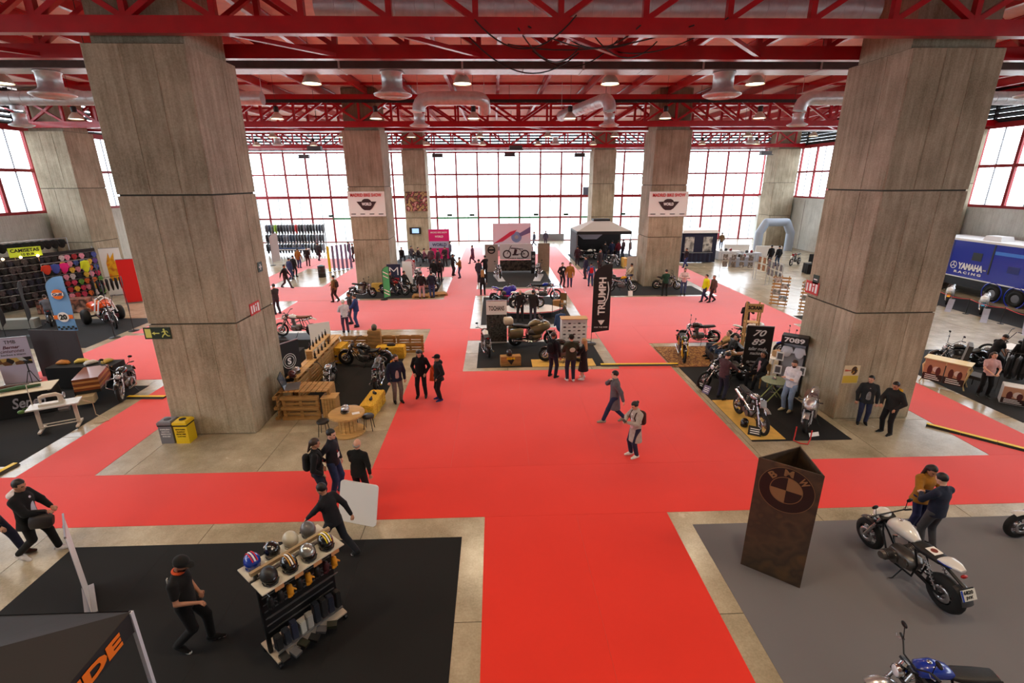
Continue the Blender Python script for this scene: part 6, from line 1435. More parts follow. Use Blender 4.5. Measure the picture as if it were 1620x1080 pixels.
# ================================================================ dressing-table booth on the right
def dresser():
    a, b = Vector((16.12, 16.37, 0)), Vector((16.62, 15.72, 0)); e = empty('dressing_table', ((a+b)/2+Vector((.30, .35, .005))), math.atan2(b.y-a.y, b.x-a.x), 'white and gold dressing table with photo posters on its front', 'table'); w, d, h = 1.25, .55, .95
    cr = M('cream_gold', (.86,.79,.58), .45); ob('table_top', MB().b2((-w/2-.05, -d/2-.04, h-.03), (w/2+.05, d/2+.04, h)), cr, e); ob('apron', MB().b2((-w/2, -d/2, h-.16), (w/2, d/2, h-.03)), cr, e)
    for sx in (-1, 1):
        for sy in (-1, 1): x, y = sx*(w/2-.03), sy*(d/2-.03); ob('cabriole_leg', MB().tube([(x, y, h-.16), (x+.05*sx, y+.02*sy, h-.28), (x+.01*sx, y, h-.55), (x-.02*sx, y, h-.75), (x+.05*sx, y+.02*sy, .0)], [.035,.04,.026,.018,.024], 8), cr, e)
    pass
    for k in range(2): poster_print(e, -w/2+.02+.61*k, -w/2+.60+.61*k, -d/2-.004, .12, h-.05)
dresser()
e = empty('tufted_chair', (17.6, 17.1, .005), 2.4, 'dark grey tufted high-back chair behind the dressing table', 'chair'); ob('backrest', MB().box((-.28, 0, .95), (.14, .72, .85), (0, -.1, 0)), M('grey_velvet', (.24,.23,.23), .9, sheen=.3), e); ob('seat', MB().b2((-.3, -.36, .3), (.36, .36, .5)), M('grey_velvet', (.24,.23,.23), .9, sheen=.3), e)
[ob('tuft', MB().ell((-.2-.02*r, -.24+.16*c, .7+.17*r), (.02,.02,.02), 8, 4), m_black, e) for r in range(4) for c in range(4)]; [ob('leg', MB().cyl((x, y, .3), (x, y, 0), .02, n=6), m_black, e) for x in (-.25, .3) for y in (-.3, .3)]
e = empty('footstool', (17.55, 15.95, .005), .4, 'dark upholstered footstool beside the dressing table', 'stool'); ob('cushion', MB().b2((-.3, -.3, .38), (.3, .3, .5)), M('grey_velvet', (.24,.23,.23), .9), e); [ob('leg', MB().cyl((x, y, .4), (x, y, 0), .018, n=6), m_black, e) for x in (-.26, .26) for y in (-.26, .26)]
bike('cruiser', (18.75, 18.1), math.radians(172), 'dark cruiser parked behind the tufted chair', pk, acc=pk, z=.005); bike('chopper', (21.6, 18.4), math.radians(150), 'dark chopper beside the merchandise rails', pk, acc=pk, z=.005)
table((20.45, 17.8, .005), .2, (1.0, .6, .95), 'tall white table with papers behind the dark cruiser', top=m_white, name='side_table')
def rail_rack(p, rz, w, h, label, items, long=True):
    e = empty('clothes_rail', p, rz, label, 'clothes rail'); 
    for x in (-w/2, w/2): ob('upright', MB().tube([(x, -.25, 0), (x, 0, .15), (x, 0, h)], .015, 6).cyl((x, 0, .12), (x, .25, 0), .012, n=6), m_black, e)
    ob('rail', MB().cyl((-w/2, 0, h), (w/2, 0, h), .015, n=8), m_black, e)
    Mx = Matrix.Translation(p) @ Matrix.Rotation(rz, 4, 'Z')
    for k, (m, l, g) in enumerate(items): garment(Mx @ Vector((-w/2+.12+(w-.24)*k/max(1, len(items)-1), 0, h-.05)), rz+PI/2*.8, m, l, 'jacket', g, .9, long)
mg = [M('garment_black', (.08,.08,.085), .7), M('garment_char', (.18,.18,.19), .8), M('garment_white', (.82,.82,.84), .8), M('garment_navy', (.13,.15,.24), .8)]
rail_rack((18.3, 15.1, .005), -.7, 1.3, 1.55, 'black clothes rail of dark T-shirts beside the dressing table', [(mg[k % 2], 'dark printed garment on the rail near the dressing table', 'garments on the near rail') for k in range(6)])
rail_rack((20.4, 15.5, .005), -.7, 1.3, 1.75, 'taller black clothes rail behind the merchandise counter', [(mg[(k*3) % 4], 'hanging garment on the taller rail', 'garments on the taller rail') for k in range(5)])
e = box_on('poster_box', (17.6, 14.75, .005), (.62, .5, .62), -.72, m_white, 'poster-covered box on the merchandise counter', 'box'); poster_print(e, -.3, .3, -.254, .02, .6)
e = empty('merchandise_counter', (18.35, 14.15, .005), -.72, 'low black merchandise counter with folded shirts', 'counter'); ob('deck', MB().b2((-.7, -.35, .1), (.7, .35, .16)), m_black, e); [ob('caster', MB().cyl((x, y, .05), (x+.03, y, .05), .05, n=10), m_black, e) for x in (-.6, .6) for y in (-.3, .3)]
for k in range(6): ob('folded_shirt', MB().loft(rings([(-.12,.02,.1,.012),(-.1,.02,.13,.022),(.1,.02,.13,.022),(.12,.02,.1,.012)], 12, 4)), [mg[2], mg[1]][k % 2], None, loc=(18.05+.42*(k % 3)*.75+.2*(k//3), 14.42-.42*(k % 3)*.66+.24*(k//3)-.2, .168), rot=(0, 0, -.7), label=('white' if k % 2 == 0 else 'dark')+' folded shirt on the merchandise counter', cat='shirt', group='folded shirts on the counter')
# ================================================================ blue race truck and racing motorcycles
def truck():
    e = empty('race_truck', (30.75, 28.3, 0), -PI/2, 'bright blue race truck with white lettering beside the side wall', 'truck'); bl_ = M('truck_blue', (.03,.15,.66), .25, coat=.5); L, w = 11.4, 2.35   # local x runs towards the camera end, local y into the wall
    ob('body_shell', MB().prism([(-5.7,1.15),(5.7,1.0),(5.7,3.45),(-5.7,3.45)], 0, w, 'xz'), bl_, e); ob('roof', MB().b2((-5.75, -.05, 3.45), (5.75, w+.05, 3.58)), m_white, e); ob('skirt', MB().b2((-5.6, .1, .55), (5.6, w-.1, 1.15)), m_black, e); ob('white_sill', MB().b2((-5.7, -.012, 1.10), (5.7, 0, 1.17)), m_pwhite, e)
    for x in (-4.7, -.55, .9):
        t = ob('wheel', MB().torus((x, .12, .5), (0, 1, 0), .36, .14, 24, 8, ry=.15), b_tyre, e); ob('hub', MB().cyl((x, .02, .5), (x, .2, .5), .24, n=18), m_metal, t); ob('wheel_arch', MB().torus((x, .0, .55), (0, 1, 0), .62, .05, 24, 4, ry=.02), bl_, e)
    ob('window', MB().b2((-2.4, -.015, 2.3), (-1.75, .0, 2.8)), m_black, e); ob('door_seam', MB().b2((-1.15, -.015, 1.6), (-1.05, .0, 3.4)), m_black, e); ob('door_seam', MB().b2((-3.9, -.012, 1.3), (-3.87, .0, 3.4)), m_black, e); ob('light_band', MB().b2((-1.0, -.01, 2.85), (5.7, .0, 3.05)), M('truck_light_blue', (.25,.52,.90), .3), e); ob('roof_unit', MB().box((-1.9, .9, 3.72), (1.2, .9, .3), taper=.85), m_white, e); ob('vent_panel', MB().b2((.0, -.012, 1.9), (.7, 0, 2.3)), M('truck_dark_blue', (.02,.08,.45), .4), e); ob('handle', MB().b2((-1.45, -.03, 1.75), (-1.25, 0, 1.83)), m_metal, e)
    text('YAMAHA', m_pwhite, e, face_mtx((-2.35, -.02, 1.85), (1,0,0), (0,0,1)), width=1.75, height=.42, bold=.05); text('R A C I N G', m_pwhite, e, face_mtx((-2.45, -.02, 1.45), (1,0,0), (0,0,1)), width=1.9, height=.16, bold=.05)
    em = MB().torus((-3.55, -.015, 1.85), (0,1,0), .22, .025, 24, 4, ry=.006); [em.box((-3.55+.1*math.cos(a), -.015, 1.85+.1*math.sin(a)), (.2, .012, .045), (0, -a, 0)) for a in (PI/2, PI*7/6, PI*11/6)]; ob('tuning_emblem', em, m_pwhite, e)
truck()
pa = P2((1513, 466), (1497, 482)); bike('sport', (27.9, 28.6), math.radians(-138), 'white and yellow race motorcycle in front of the blue truck', pw, acc=pyl, z=.005); bike('sport', (27.8, 26.3), math.radians(-138), 'white and cyan race motorcycle in front of the blue truck', pw, acc=paint('cyan', (.10,.55,.72)), z=.005); bike('sport', (28.5, 23.9), math.radians(-138), 'white and red race motorcycle at the near end of the truck', pw, acc=prd, z=.005)
for k, (x, y) in enumerate(((26.7, 27.2), (26.6, 24.9), (26.5, 22.6))):
    ob('ramp_board', MB().prism([(-.9,0),(-.3,.05),(.3,.2),(.9,.45),(.9,.42),(.3,.16),(-.3,.02)], -.14, .14, 'xz'), M('board_greylilac', (.50,.47,.50), .5), None, loc=(x, y, .0), rot=(0, 0, .75), label=['curved pale info board beside the yellow race motorcycle', 'curved pale info board beside the cyan race motorcycle', 'curved pale info board beside the red race motorcycle'][k], cat='board')
for k in range(5):
    p = (26.75-.03*k, 30.2-2.05*k, 0); barrier(p, (p[0], p[1]-.0001, 0), 'black rope barrier post before the race motorcycles') if False else None
    e = empty('barrier_post', p, 0, 'black rope barrier post before the race motorcycles', 'barrier post', 'posts before the race motorcycles'); ob('foot', MB().lathe([(.0,.03),(.13,.022),(.15,.0)], n=14), m_black, e); ob('post', MB().cyl((0,0,.02), (0,0,.9), .018, n=8), m_black, e)
for k in range(4):
    y = 30.2-2.05*k; ob('rope', MB().tube([(26.75-.03*k-.03*t, y-2.05*t, .87-.5*t*(1-t)) for t in [i/8 for i in range(9)]], .014, 5), m_pred, None, label='red rope strung between the black barrier posts', cat='rope', group='ropes before the race motorcycles')
# ================================================================ leather craft stall (left)
def craft():
    e = table((-16.25, 15.3, .005), math.radians(27), (2.6, .9, .80), 'stall table with black printed cloth and leather hides', cloth_=m_clothb, top=M('pale_board', (.80,.76,.66), .6))
    ob('board_top', MB().b2((-1.35, -.5, .807), (1.35, .45, .83)), M('pale_board', (.80,.76,.66), .6), e)
    text('Senen', M('faded_print', (.62,.62,.66), .7), e, face_mtx((.72, -.50, .50), (1, 0, 0), (0, 0, 1)), width=.85, height=.36, shear=.3, bold=.02); text('leather', M('faded_print', (.62,.62,.66), .7), e, face_mtx((.8, -.50, .2), (1, 0, 0), (0, 0, 1)), width=.5, height=.1)
    Mx = Matrix.Translation((-16.25, 15.3, .836)) @ Matrix.Rotation(math.radians(27), 4, 'Z')
    for k, (x, y, c, l) in enumerate(((.1, .12, (.30,.16,.10), 'dark brown'), (.45, -.12, (.20,.36,.22), 'green'), (-.75, -.1, (.22,.13,.10), 'chestnut'))):
        o = ob('leather_roll', MB().tube([(-.55, 0, .07), (0, .04, .07), (.55, -.02, .07)], [.05, .07, .055], 10), M('hide_%d' % k, c, .55, var=.2), None, loc=Mx @ Vector((x, y, 0)), rot=(0, 0, math.radians(27)+.15*k), label=l+' leather roll on the craft stall table', cat='leather')
craft()
def sewing():
    e = empty('sewing_table', (-13.7, 14.25, .005), math.radians(28), 'cream industrial sewing table on wheels with machine and cable', 'sewing table'); cr = M('cream_enamel', (.80,.76,.70), .4)
    ob('table_top', MB().b2((-.62, -.28, .80), (.62, .28, .84)), M('table_laminate', (.78,.78,.76), .4), e)
    for x in (-.45, .45):
        ob('leg', MB().beam((x, -.02, .06), (x, .0, .80), .07, .09), cr, e); ob('foot_bar', MB().b2((x-.04, -.32, .05), (x+.04, .32, .10)), cr, e)
        for y in (-.3, .3): ob('caster', MB().cyl((x-.02, y, .03), (x+.02, y, .03), .03, n=10), m_black, e)
    ob('treadle_bar', MB().cyl((-.45, .05, .2), (.45, .05, .2), .02, n=8).cyl((-.45, -.08, .16), (.45, -.08, .16), .02, n=8), cr, e); ob('motor', MB().cyl((.05, .1, .62), (.3, .1, .62), .11, n=14), m_metal, e)
    ob('machine_bed', MB().b2((-.35, -.1, .84), (.25, .1, .90)), cr, e); ob('machine_arm', MB().tube([(.18, 0, .88), (.18, 0, 1.08), (.1, 0, 1.14), (-.2, 0, 1.14), (-.3, 0, 1.10)], [.07,.065,.06,.055,.05], 10).cyl((-.3, 0, 1.1), (-.3, 0, .92), .03, n=8), cr, e); ob('hand_wheel', MB().torus((.28, 0, 1.08), (1, 0, 0), .08, .018, 18, 6), m_metal, e); ob('thread_stand', MB().cyl((-.55, .2, .84), (-.55, .2, 1.5), .012, n=6).cyl((-.55, .2, 1.5), (-.2, .2, 1.5), .01, n=6), cr, e); ob('work_lamp', MB().ell((-.75, -.1, .78), (.09, .06, .06), 10, 6).tube([(-.6, 0, .84), (-.7, -.05, .85), (-.75, -.1, .78)], .01, 5), M('green_lamp', (.35,.50,.25), .5), e)
    ob('power_cord', MB().tube([(.62, .1, .78), (.85, .2, .6), (.8, .4, .1), (.95, .3, .012), (1.1, .1, .012), (1.2, -.1, .012), (1.0, -.2, .012), (.8, -.1, .012)], .012, 5), M('cream_cord', (.78,.70,.60), .6), e)
sewing()
e = empty('tripod', (-16.75, 16.9, .005), 0, 'black camera tripod beside the dark panels', 'tripod'); [ob('leg', MB().cyl((.03*math.cos(a), .03*math.sin(a), .95), (.38*math.cos(a), .38*math.sin(a), 0), .012, n=6), m_black, e) for a in (.3, 2.4, 4.5)]; ob('head', MB().cyl((0,0,.9), (0,0,1.3), .018, n=8).box((0,0,1.32), (.12,.06,.05)), m_black, e)
dp = M('dark_panel', (.25,.22,.23), .7)
for k in range(2): ob('partition', MB().b2((-.52, -.02, .02), (.52, .02, 1.95)), dp, None, loc=(-17.55+1.02*k*.93, 18.65-1.02*k*.12, .005), rot=(0, 0, -.13), label=['dark display panel next to the price poster', 'dark display panel next to the tripod'][k], cat='panel')
e = rollup((-18.2, 18.0, .005), .35, 1.05, 1.85, M('poster_lilac', (.80,.76,.84), .6), 'lilac price poster on a dark board with leather photos', back=dp, base=True, texts=(('TMB', 0, 1.68, .34, .13, m_pblk, {}), ('Bernar', 0, 1.48, .5, .12, M('print_plum', (.35,.10,.18), .6), dict(shear=.3, bold=.02)), ('cinturones', 0, 1.33, .7, .12, M('print_plum', (.35,.10,.18), .6), dict(shear=.3)), ('hechos a mano', 0, 1.19, .72, .08, m_pblk, {}))); ob('photo_strip', MB().b2((-.48, -.012, .78), (.48, -.007, 1.06)), leafmix('leather_photos', [(.15,.12,.10), (.80,.66,.36), (.45,.30,.16), (.75,.75,.72)], 5), e)
table((-15.55, 17.85, .005), .06, (2.3, .75, .82), 'black-draped table of leather goods behind the wood-sided sidecar', cloth_=m_clothb)
for k, (x, y, c, l) in enumerate(((-16.35, 17.85, (.70,.45,.15), 'honey-coloured'), (-15.8, 18.0, (.80,.70,.30), 'yellow'), (-15.3, 17.8, (.75,.75,.72), 'pale grey'), (-14.8, 17.95, (.68,.55,.20), 'mustard'))):
    ob('leather_pouch', MB().loft(rings([(-.2,.05,.10,.04),(-.1,.08,.14,.08),(.12,.07,.13,.07),(.22,.04,.07,.03)], 12, 2.4)), M('pouch_%d' % k, c, .6, var=.2), None, loc=(x, y, .835), rot=(0, 0, .5*k), label=l+' leather pouch on the black-draped table', cat='leather')
o = bike('cruiser', (-13.55, 16.95), math.radians(-66), 'black cruiser with whitewall tyres and a wood-sided sidecar', pk, acc=pk, z=.005, rim=white_wall, scale=1.05)
sc_ = ob('sidecar_body', MB().b2((-.75, -1.2, .38), (.55, -.55, .48)), m_black, o)
for k in range(5): ob('wood_strip', MB().b2((-.75, -1.22, .48+.085*k), (.56, -.53, .555+.085*k)), M('varnished_teak', (.50,.26,.12), .3, coat=.4) if k % 2 == 0 else M('pale_teak', (.74,.52,.30), .35), sc_)
ob('sidecar_wheel', MB().torus((-.1, -1.32, .31), (0, 1, 0), .25, .06, 24, 8, ry=.05), b_tyre, o); ob('sidecar_step', MB().b2((.45, -1.2, .12), (.85, -.7, .36)), M('step_cream', (.78,.70,.55), .5), o); ob('crash_bar', MB().tube([(.45, -.2, .3), (.5, -.42, .45), (.45, -.38, .68), (.4, -.15, .72)], .02, 6).tube([(.45, .2, .3), (.5, .42, .45), (.45, .38, .68), (.4, .15, .72)], .02, 6), b_chr, o)
bike('retro', (-19.6, 17.0), math.radians(20), 'dark motorcycle draped with tan leather bags at the craft stall', pk, seat=tan_seat, z=.005); bike('dirt', (-14.6, 12.55), math.radians(150), 'black and yellow motorcycle at the edge of the craft carpet', pyl, acc=pyl, z=.005)
# ================================================================ trike booth and clothing stall
o = bike('chopper', (-20.9, 26.2), math.radians(-42), 'orange custom trike with fat rear tyres and white hoops', por, acc=por, z=.005, scale=1.2, fork=b_fork)
for s in (-1, 1):
    w = ob('trike_wheel', MB().torus((-.98, .62*s, .34), (0, 1, 0), .22, .13, 24, 8, ry=.16), b_tyre, o); ob('wheel_disc', MB().cyl((-.98, .62*s-.05, .34), (-.98, .62*s+.05, .34), .17, n=18), m_metal, w)
ob('axle', MB().cyl((-.98, -.62, .34), (-.98, .62, .34), .04, n=8), b_frm, o); [ob('white_hoop', MB().tube([(x, -.35, .6), (x, -.22, 1.15), (x, 0, 1.28), (x, .22, 1.15), (x, .35, .6)], .028, 8), m_pwhite, o) for x in (.15, -.45)]; ob('rear_body', MB().loft(rings([(-1.3,.75,.3,.12),(-1.1,.8,.5,.2),(-.6,.75,.42,.16)], 16, 3)), por, o); ob('name_board', MB().box((.75, 0, .55), (.03, .5, .18)), M('board_maroon', (.28,.08,.14), .5), o)
for k, (px, hh, l) in enumerate((((12, 540), 2.6, 'slim black feather flag at the corner of the trike carpet'), ((52, 530), 2.7, 'slim black feather flag behind the price poster'), ((182, 534), 2.6, 'slim black feather flag in front of the trike\'s front wheel'), ((212, 523), 2.8, 'slim black feather flag nearest the bin pillar'), ((168, 485), 2.6, 'slim black feather flag behind the trike'))):
    p = G(*px); feather((p.x, p.y, 0), math.radians(118 if px[0] < 100 else 125), hh, .55, M('flag_dark', (.10,.09,.09), .8), l, z0=.7)
lb_ = M('flag_light_blue', (.45,.66,.88), .75); p = G(113, 541); e = feather((p.x-.45, p.y, 0), .12, 3.2, .85, lb_, 'light blue feather flag with orange disc and race number twenty', z0=.45)
ob('orange_disc', MB().cyl((.45, -.05, 2.35), (.45, -.044, 2.35), .24, n=28), m_org, e); ob('disc_band', MB().box((.45, -.053, 2.35), (.5, .006, .15)), m_pwhite, e); text('Gulf', M('print_navy', (.08,.12,.35), .6), e, face_mtx((.45, -.058, 2.35), (1,0,0), (0,0,1)), width=.42, height=.14, bold=.04)
ob('orange_band', MB().box((.42, -.046, 1.25), (.82, .008, .2)), m_org, e); ob('number_disc', MB().cyl((.42, -.056, 1.25), (.42, -.05, 1.25), .24, n=28), m_pwhite, e); text('20', m_pblk, e, face_mtx((.42, -.06, 1.25), (1,0,0), (0,0,1)), width=.32, height=.27, bold=.05)
[ob('check', MB().b2((.06+.1*i, -.05, .62+.09*j), (.16+.1*i, -.045, .71+.09*j)), m_pblk, e) for j in range(2) for i in range(8) if (i+j) % 2]
bike('retro', (-24.3, 26.6), math.radians(130), 'dark motorcycle with a seated man behind the light blue flag', pk); person(None, 130, (.40,.42,.46), (.20,.26,.38), 'man in grey T-shirt sitting on the motorcycle behind the blue flag', pos=(-24.15, 26.45, 0), sit=.72, arms=('bars', 'bars'), lod=1, sleeves=False, hair='brown', lean=8)
table((-25.6, 29.3, 0), .15, (2.6, .8, .8), 'stall table with flame-printed skirt in front of the clothing wall', cloth_=leafmix('flame_print', [(.30,.18,.16), (.60,.36,.28), (.22,.15,.14), (.72,.55,.48)], 1.6, vor=False))
box_on('low_grey_box', (-25.3, 25.9, 0), (1.6, .5, .5), .15, M('box_pale_grey', (.62,.64,.62), .6), 'low pale grey box with a black label near the trike carpet', 'box')
def clothing():
    A = Vector((-30.0, 25.3, 0)); th = math.radians(65); Mx = Matrix.Translation(A) @ Matrix.Rotation(th, 4, 'Z'); W2 = lambda x, y, z: Mx @ Vector((x, y, z))
    e = empty('stall_wall', A, th, 'tall dark grid wall of the clothing stall', 'stall wall'); ob('back_panel', MB().b2((0, -.03, .2), (8.8, .0, 3.3)), M('stall_dark', (.16,.15,.16), .8), e)
    [ob('post', MB().b2((x-.03, 0, 0), (x+.03, .06, 3.42)), m_metal, e) for x in (.1, 3.0, 6.0, 8.7)]
    [ob('hanging_bar', MB().cyl((.1, -.14, 3.10-.40*r), (8.75, -.14, 3.10-.40*r), .012, n=5), m_metal, e) for r in range(7)]
    random.seed(11)
    pal = [(.80,.25,.40), (.42,.30,.60), (.88,.45,.22), (.80,.76,.78), (.30,.36,.66), (.42,.65,.28), (.88,.72,.28), (.66,.18,.22), (.20,.18,.22), (.92,.58,.68)]; dk = [(.10,.10,.10), (.18,.17,.18), (.28,.25,.26), (.14,.14,.20)]
    mm = [M('tee_bright_%d' % i, c, .85, var=.35, scale=9) for i, c in enumerate(pal)]; md = [M('tee_dark_%d' % i, c, .85, var=.5, scale=9) for i, c in enumerate(dk)]
    for r in range(7):
        for c in range(16):
            x = 3.3+.355*c; br = x > 6.55; m = random.choice(mm if br else md)
            garment(W2(x+random.uniform(-.04, .04), -.14, 3.09-.40*r), th, m, ('bright printed T-shirt on the crowded end of the clothing wall' if br else 'dark printed T-shirt on the black end of the clothing wall'), 'T-shirt', 'bright T-shirts on the clothing wall' if br else 'dark T-shirts on the clothing wall', s=.52)
    for c in range(14): garment(W2(2.6+.36*c, .3, 4.05), th-.5, md[0], 'black jacket hanging along the top bar of the clothing stall', 'jacket', 'black jackets along the top bar', s=.8)
    ob('top_bar', MB().cyl(W2(2.3, .3, 4.06), W2(7.6, .3, 4.06), .025, n=8).cyl(W2(2.3, .3, 0), W2(2.3, .3, 4.06), .025, n=8).cyl(W2(7.6, .3, 0), W2(7.6, .3, 4.06), .025, n=8), m_metal, None, label='metal bar frame carrying the black jackets', cat='rail')
    fr = empty('front_bar', (0,0,0), 0, 'metal bar holding four bright garments before the clothing wall', 'rail'); ob('bar', MB().cyl(W2(5.5, -.75, 2.75), W2(7.9, -.75, 2.75), .02, n=6), m_metal, fr); [ob('post', MB().cyl(W2(x, -.75, 0), W2(x, -.75, 2.75), .02, n=6), m_metal, fr) for x in (5.5, 7.9)]
    for k, (x, c, l) in enumerate(((5.7, (.80,.22,.10), 'orange-red'), (6.15, (.25,.32,.66), 'blue'), (6.6, (.92,.12,.52), 'pink'), (7.7, (.85,.90,.15), 'neon yellow'))): garment(W2(x, -.75, 2.72), th, M('hang_'+l.replace(' ', '_'), c, .8), l+' garment hung out in front of the clothing wall', 'garment', s=.85, long=(k == 3))
    c = W2(5.2, -.2, 3.5); e = empty('price_sign', c, th-.25, 'lime green cardboard price sign above the stall', 'sign'); ob('card', MB().b2((-.72, -.01, -.27), (.72, .01, .27)), M('lime_card', (.80,.92,.25), .7), e); text('CAMISETAS', m_pblk, e, face_mtx((0, -.014, .1), (1,0,0), (0,0,1)), width=1.25, height=.2, bold=.03); text('10 EUR', m_pblk, e, face_mtx((.1, -.014, -.14), (1,0,0), (0,0,1)), width=.6, height=.15, bold=.03); [ob('stick', MB().cyl((x, .012, -.6), (x, .012, .25), .012, n=5), wood, e) for x in (-.5, .5)]
    for k in range(3): l = empty('stall_lamp', W2(4.0+.8*k, -.5, 3.25), 0, 'bright little bulb lamp over the clothing wall', 'lamp', 'bulb lamps over the clothing wall'); ob('bulb', MB().ell((0, 0, 0), (.07, .07, .07), 10, 6), M('bulb_glow', (1,.9,.7), .4, emit=(1,.85,.6), es=14), l); ob('arm', MB().cyl((0, 0, .05), W2(4.0+.8*k, 0, 3.3)-W2(4.0+.8*k, -.5, 3.25), .01, n=5), m_black, l)
clothing()
rail_rack((-25.2, 32.6, 0), math.radians(65), 2.4, 1.5, 'long floor rail of black trousers and jackets at the clothing stall', [(mg[k % 2], 'black garment on the long floor rail of the clothing stall', 'garments on the long floor rail') for k in range(9)])
e = rollup((-25.85, 33.9, 0), .6, 1.1, 3.2, m_chalk, 'white hanging with red and yellow flame near the outer pillar'); ob('flame', MB().prism([(-.3,1.0),(.3,1.0),(.35,1.9),(.15,2.4),(.2,2.9),(-.05,2.5),(-.1,2.9),(-.3,2.2)], -.012, -.007, 'xz'), leafmix('flame_red', [(.85,.30,.08), (.92,.70,.10), (.70,.12,.06)], 2, vor=False), e)
rollup((-23.2, 31.5, 0), .5, .95, 2.8, M('bright_red', (.86,.08,.07), .6), 'bright red upright banner behind the trike')
e = empty('ladder_rack', (-24.2, 33.2, 0), .3, 'white ladder-like display rack behind the trike', 'rack'); [ob('upright', MB().cyl((x, 0, 0), (x, .25, 2.6), .025, n=6), m_pwhite, e) for x in (-.45, .45)]; [ob('rung', MB().cyl((-.45, .25*z/2.6, z), (.45, .25*z/2.6, z), .018, n=6), m_pwhite, e) for z in (.4, .8, 1.2, 1.6, 2.0, 2.4)]; ob('wheel_exhibit', MB().torus((0, .1, 1.7), (0, 1, .1), .26, .05, 20, 6), b_tyre, e)
# ================================================================ booth round the second left pillar
p = G(608, 474); e = feather((p.x, p.y, .005), .1, 2.15, .42, M('flag_green', (.30,.72,.45), .7), 'green and white feather flag before the second pillar', z0=.12)
[ob('white_wave', MB().box((.21, -.04, z), (.36, .008, .05), (0, .5, 0)), m_pwhite, e) for z in (.4, .6, 1.5, 1.75)]
e = rollup((-7.15, 35.0-.6, .005), .05, .95, 1.85, M('banner_navy', (.14,.16,.27), .6), 'navy banner with a big pale initial beside the second pillar', texts=(('M', 0, 1.35, .62, .55, m_pwhite, dict(bold=-.01)), ('MOTOS', 0, .80, .7, .16, m_pred, dict(bold=.04))))
ob('partition', MB().b2((-.35, -.03, 0), (.35, .03, 1.95)), m_chalk, None, loc=(-6.3, 34.9, .005), rot=(0, 0, -.2), label='plain pale partition beside the navy banner', cat='panel')
box_on('wooden_crate', (-8.35, 34.2, .005), (.7, .45, .55), .05, ply, 'yellow wooden crate against the second pillar foot', 'crate')
bike('retro', (-8.9, 32.4), math.radians(-14), 'black naked motorcycle on the corner of the pillar booth', pk, rim=b_rim, z=.005)
e = bike('cruiser', (-6.9, 32.9), math.radians(-20), 'dark red motorcycle with two seated visitors', prd, acc=pk, z=.005)
person(None, -15, (.16,.13,.14), (.13,.14,.19), 'visitor sitting astride the dark red motorcycle', pos=(-7.15, 32.9, 0), sit=.66, arms=('bars', 'knee'), lod=1); person(None, -30, (.12,.12,.13), (.11,.11,.12), 'visitor in black seated behind the dark red motorcycle', pos=(-6.4, 34.0, 0), sit=.5, arms=('knee', 'knee'), lod=2)
ml_ = Matrix.Translation((-4.95, 32.15, .005)); pallet(ml_, 'pallet lying on the floor under the front of the custom show'); pallet(Matrix.Translation((-3.95, 32.6, .005)) @ Matrix.Rotation(.3, 4, 'Z'), 'pallet lying on the floor beside a visitor in navy')
bike('retro', (-4.95, 33.5), math.radians(200), 'grey custom motorcycle behind the floor pallets', pdk, z=.005); bike('cruiser', (-4.6, 35.6), math.radians(-70), 'white-fronted motorcycle at the edge of the pillar booth', pw, acc=pk, z=.005); bike('retro', (-6.0, 37.6), math.radians(-95), 'white and black motorcycle in the second row of the pillar booth', pw, z=.005); bike('dirt', (-7.0, 42.0), math.radians(-80), 'red-forked motorcycle on the carpet behind the pillar booth', prd, z=.005)
e = empty('oval_sign', (-6.9, 39.2, 0), .2, 'round-topped pink and white stand sign', 'sign'); ob('sign_board', MB().ell((0, 0, .75), (.45, .03, .75), 20, 10), M('sign_pale_pink', (.90,.72,.76), .6), e); ob('foot', MB().b2((-.2, -.2, 0), (.2, .2, .03)), m_metal, e)
# bare island with drum and posts
p = G(510, 438); e = empty('steel_drum', (p.x, p.y, 0), 0, 'dark steel drum with a pale blue top on the bare island', 'drum'); ob('barrel', MB().lathe([(0,0),(.29,0),(.3,.02),(.29,.3),(.305,.31),(.29,.33),(.29,.6),(.305,.61),(.29,.63),(.29,.88),(.3,.9),(0,.9)], n=22), M('drum_dark', (.20,.15,.15), .5), e); ob('lid_cloth', MB().ell((0,0,.9), (.2,.2,.08), 14, 6, z0=0), M('lid_teal', (.35,.60,.68), .5), e)
for k in range(6):
    x, y = -14.1+.32*k*.8, 42.0+.38*k; e = empty('slim_banner', (x, y, 0), .4, 'tall slim lilac banner in the row on the bare island', 'banner', 'slim banners on the bare island'); ob('print_sheet', MB().b2((-.1, -.01, .05), (.1, .01, 2.2)), M('slim_lilac', (.50,.48,.62), .6) if k else m_yel, e); ob('foot', MB().b2((-.16, -.12, 0), (.16, .12, .04)), m_metal, e)
box_on('wooden_crate', (-12.1, 47.0, 0), (1.2, .6, .7), .1, ply, 'yellow bench crate by the end of the slim banners', 'crate')
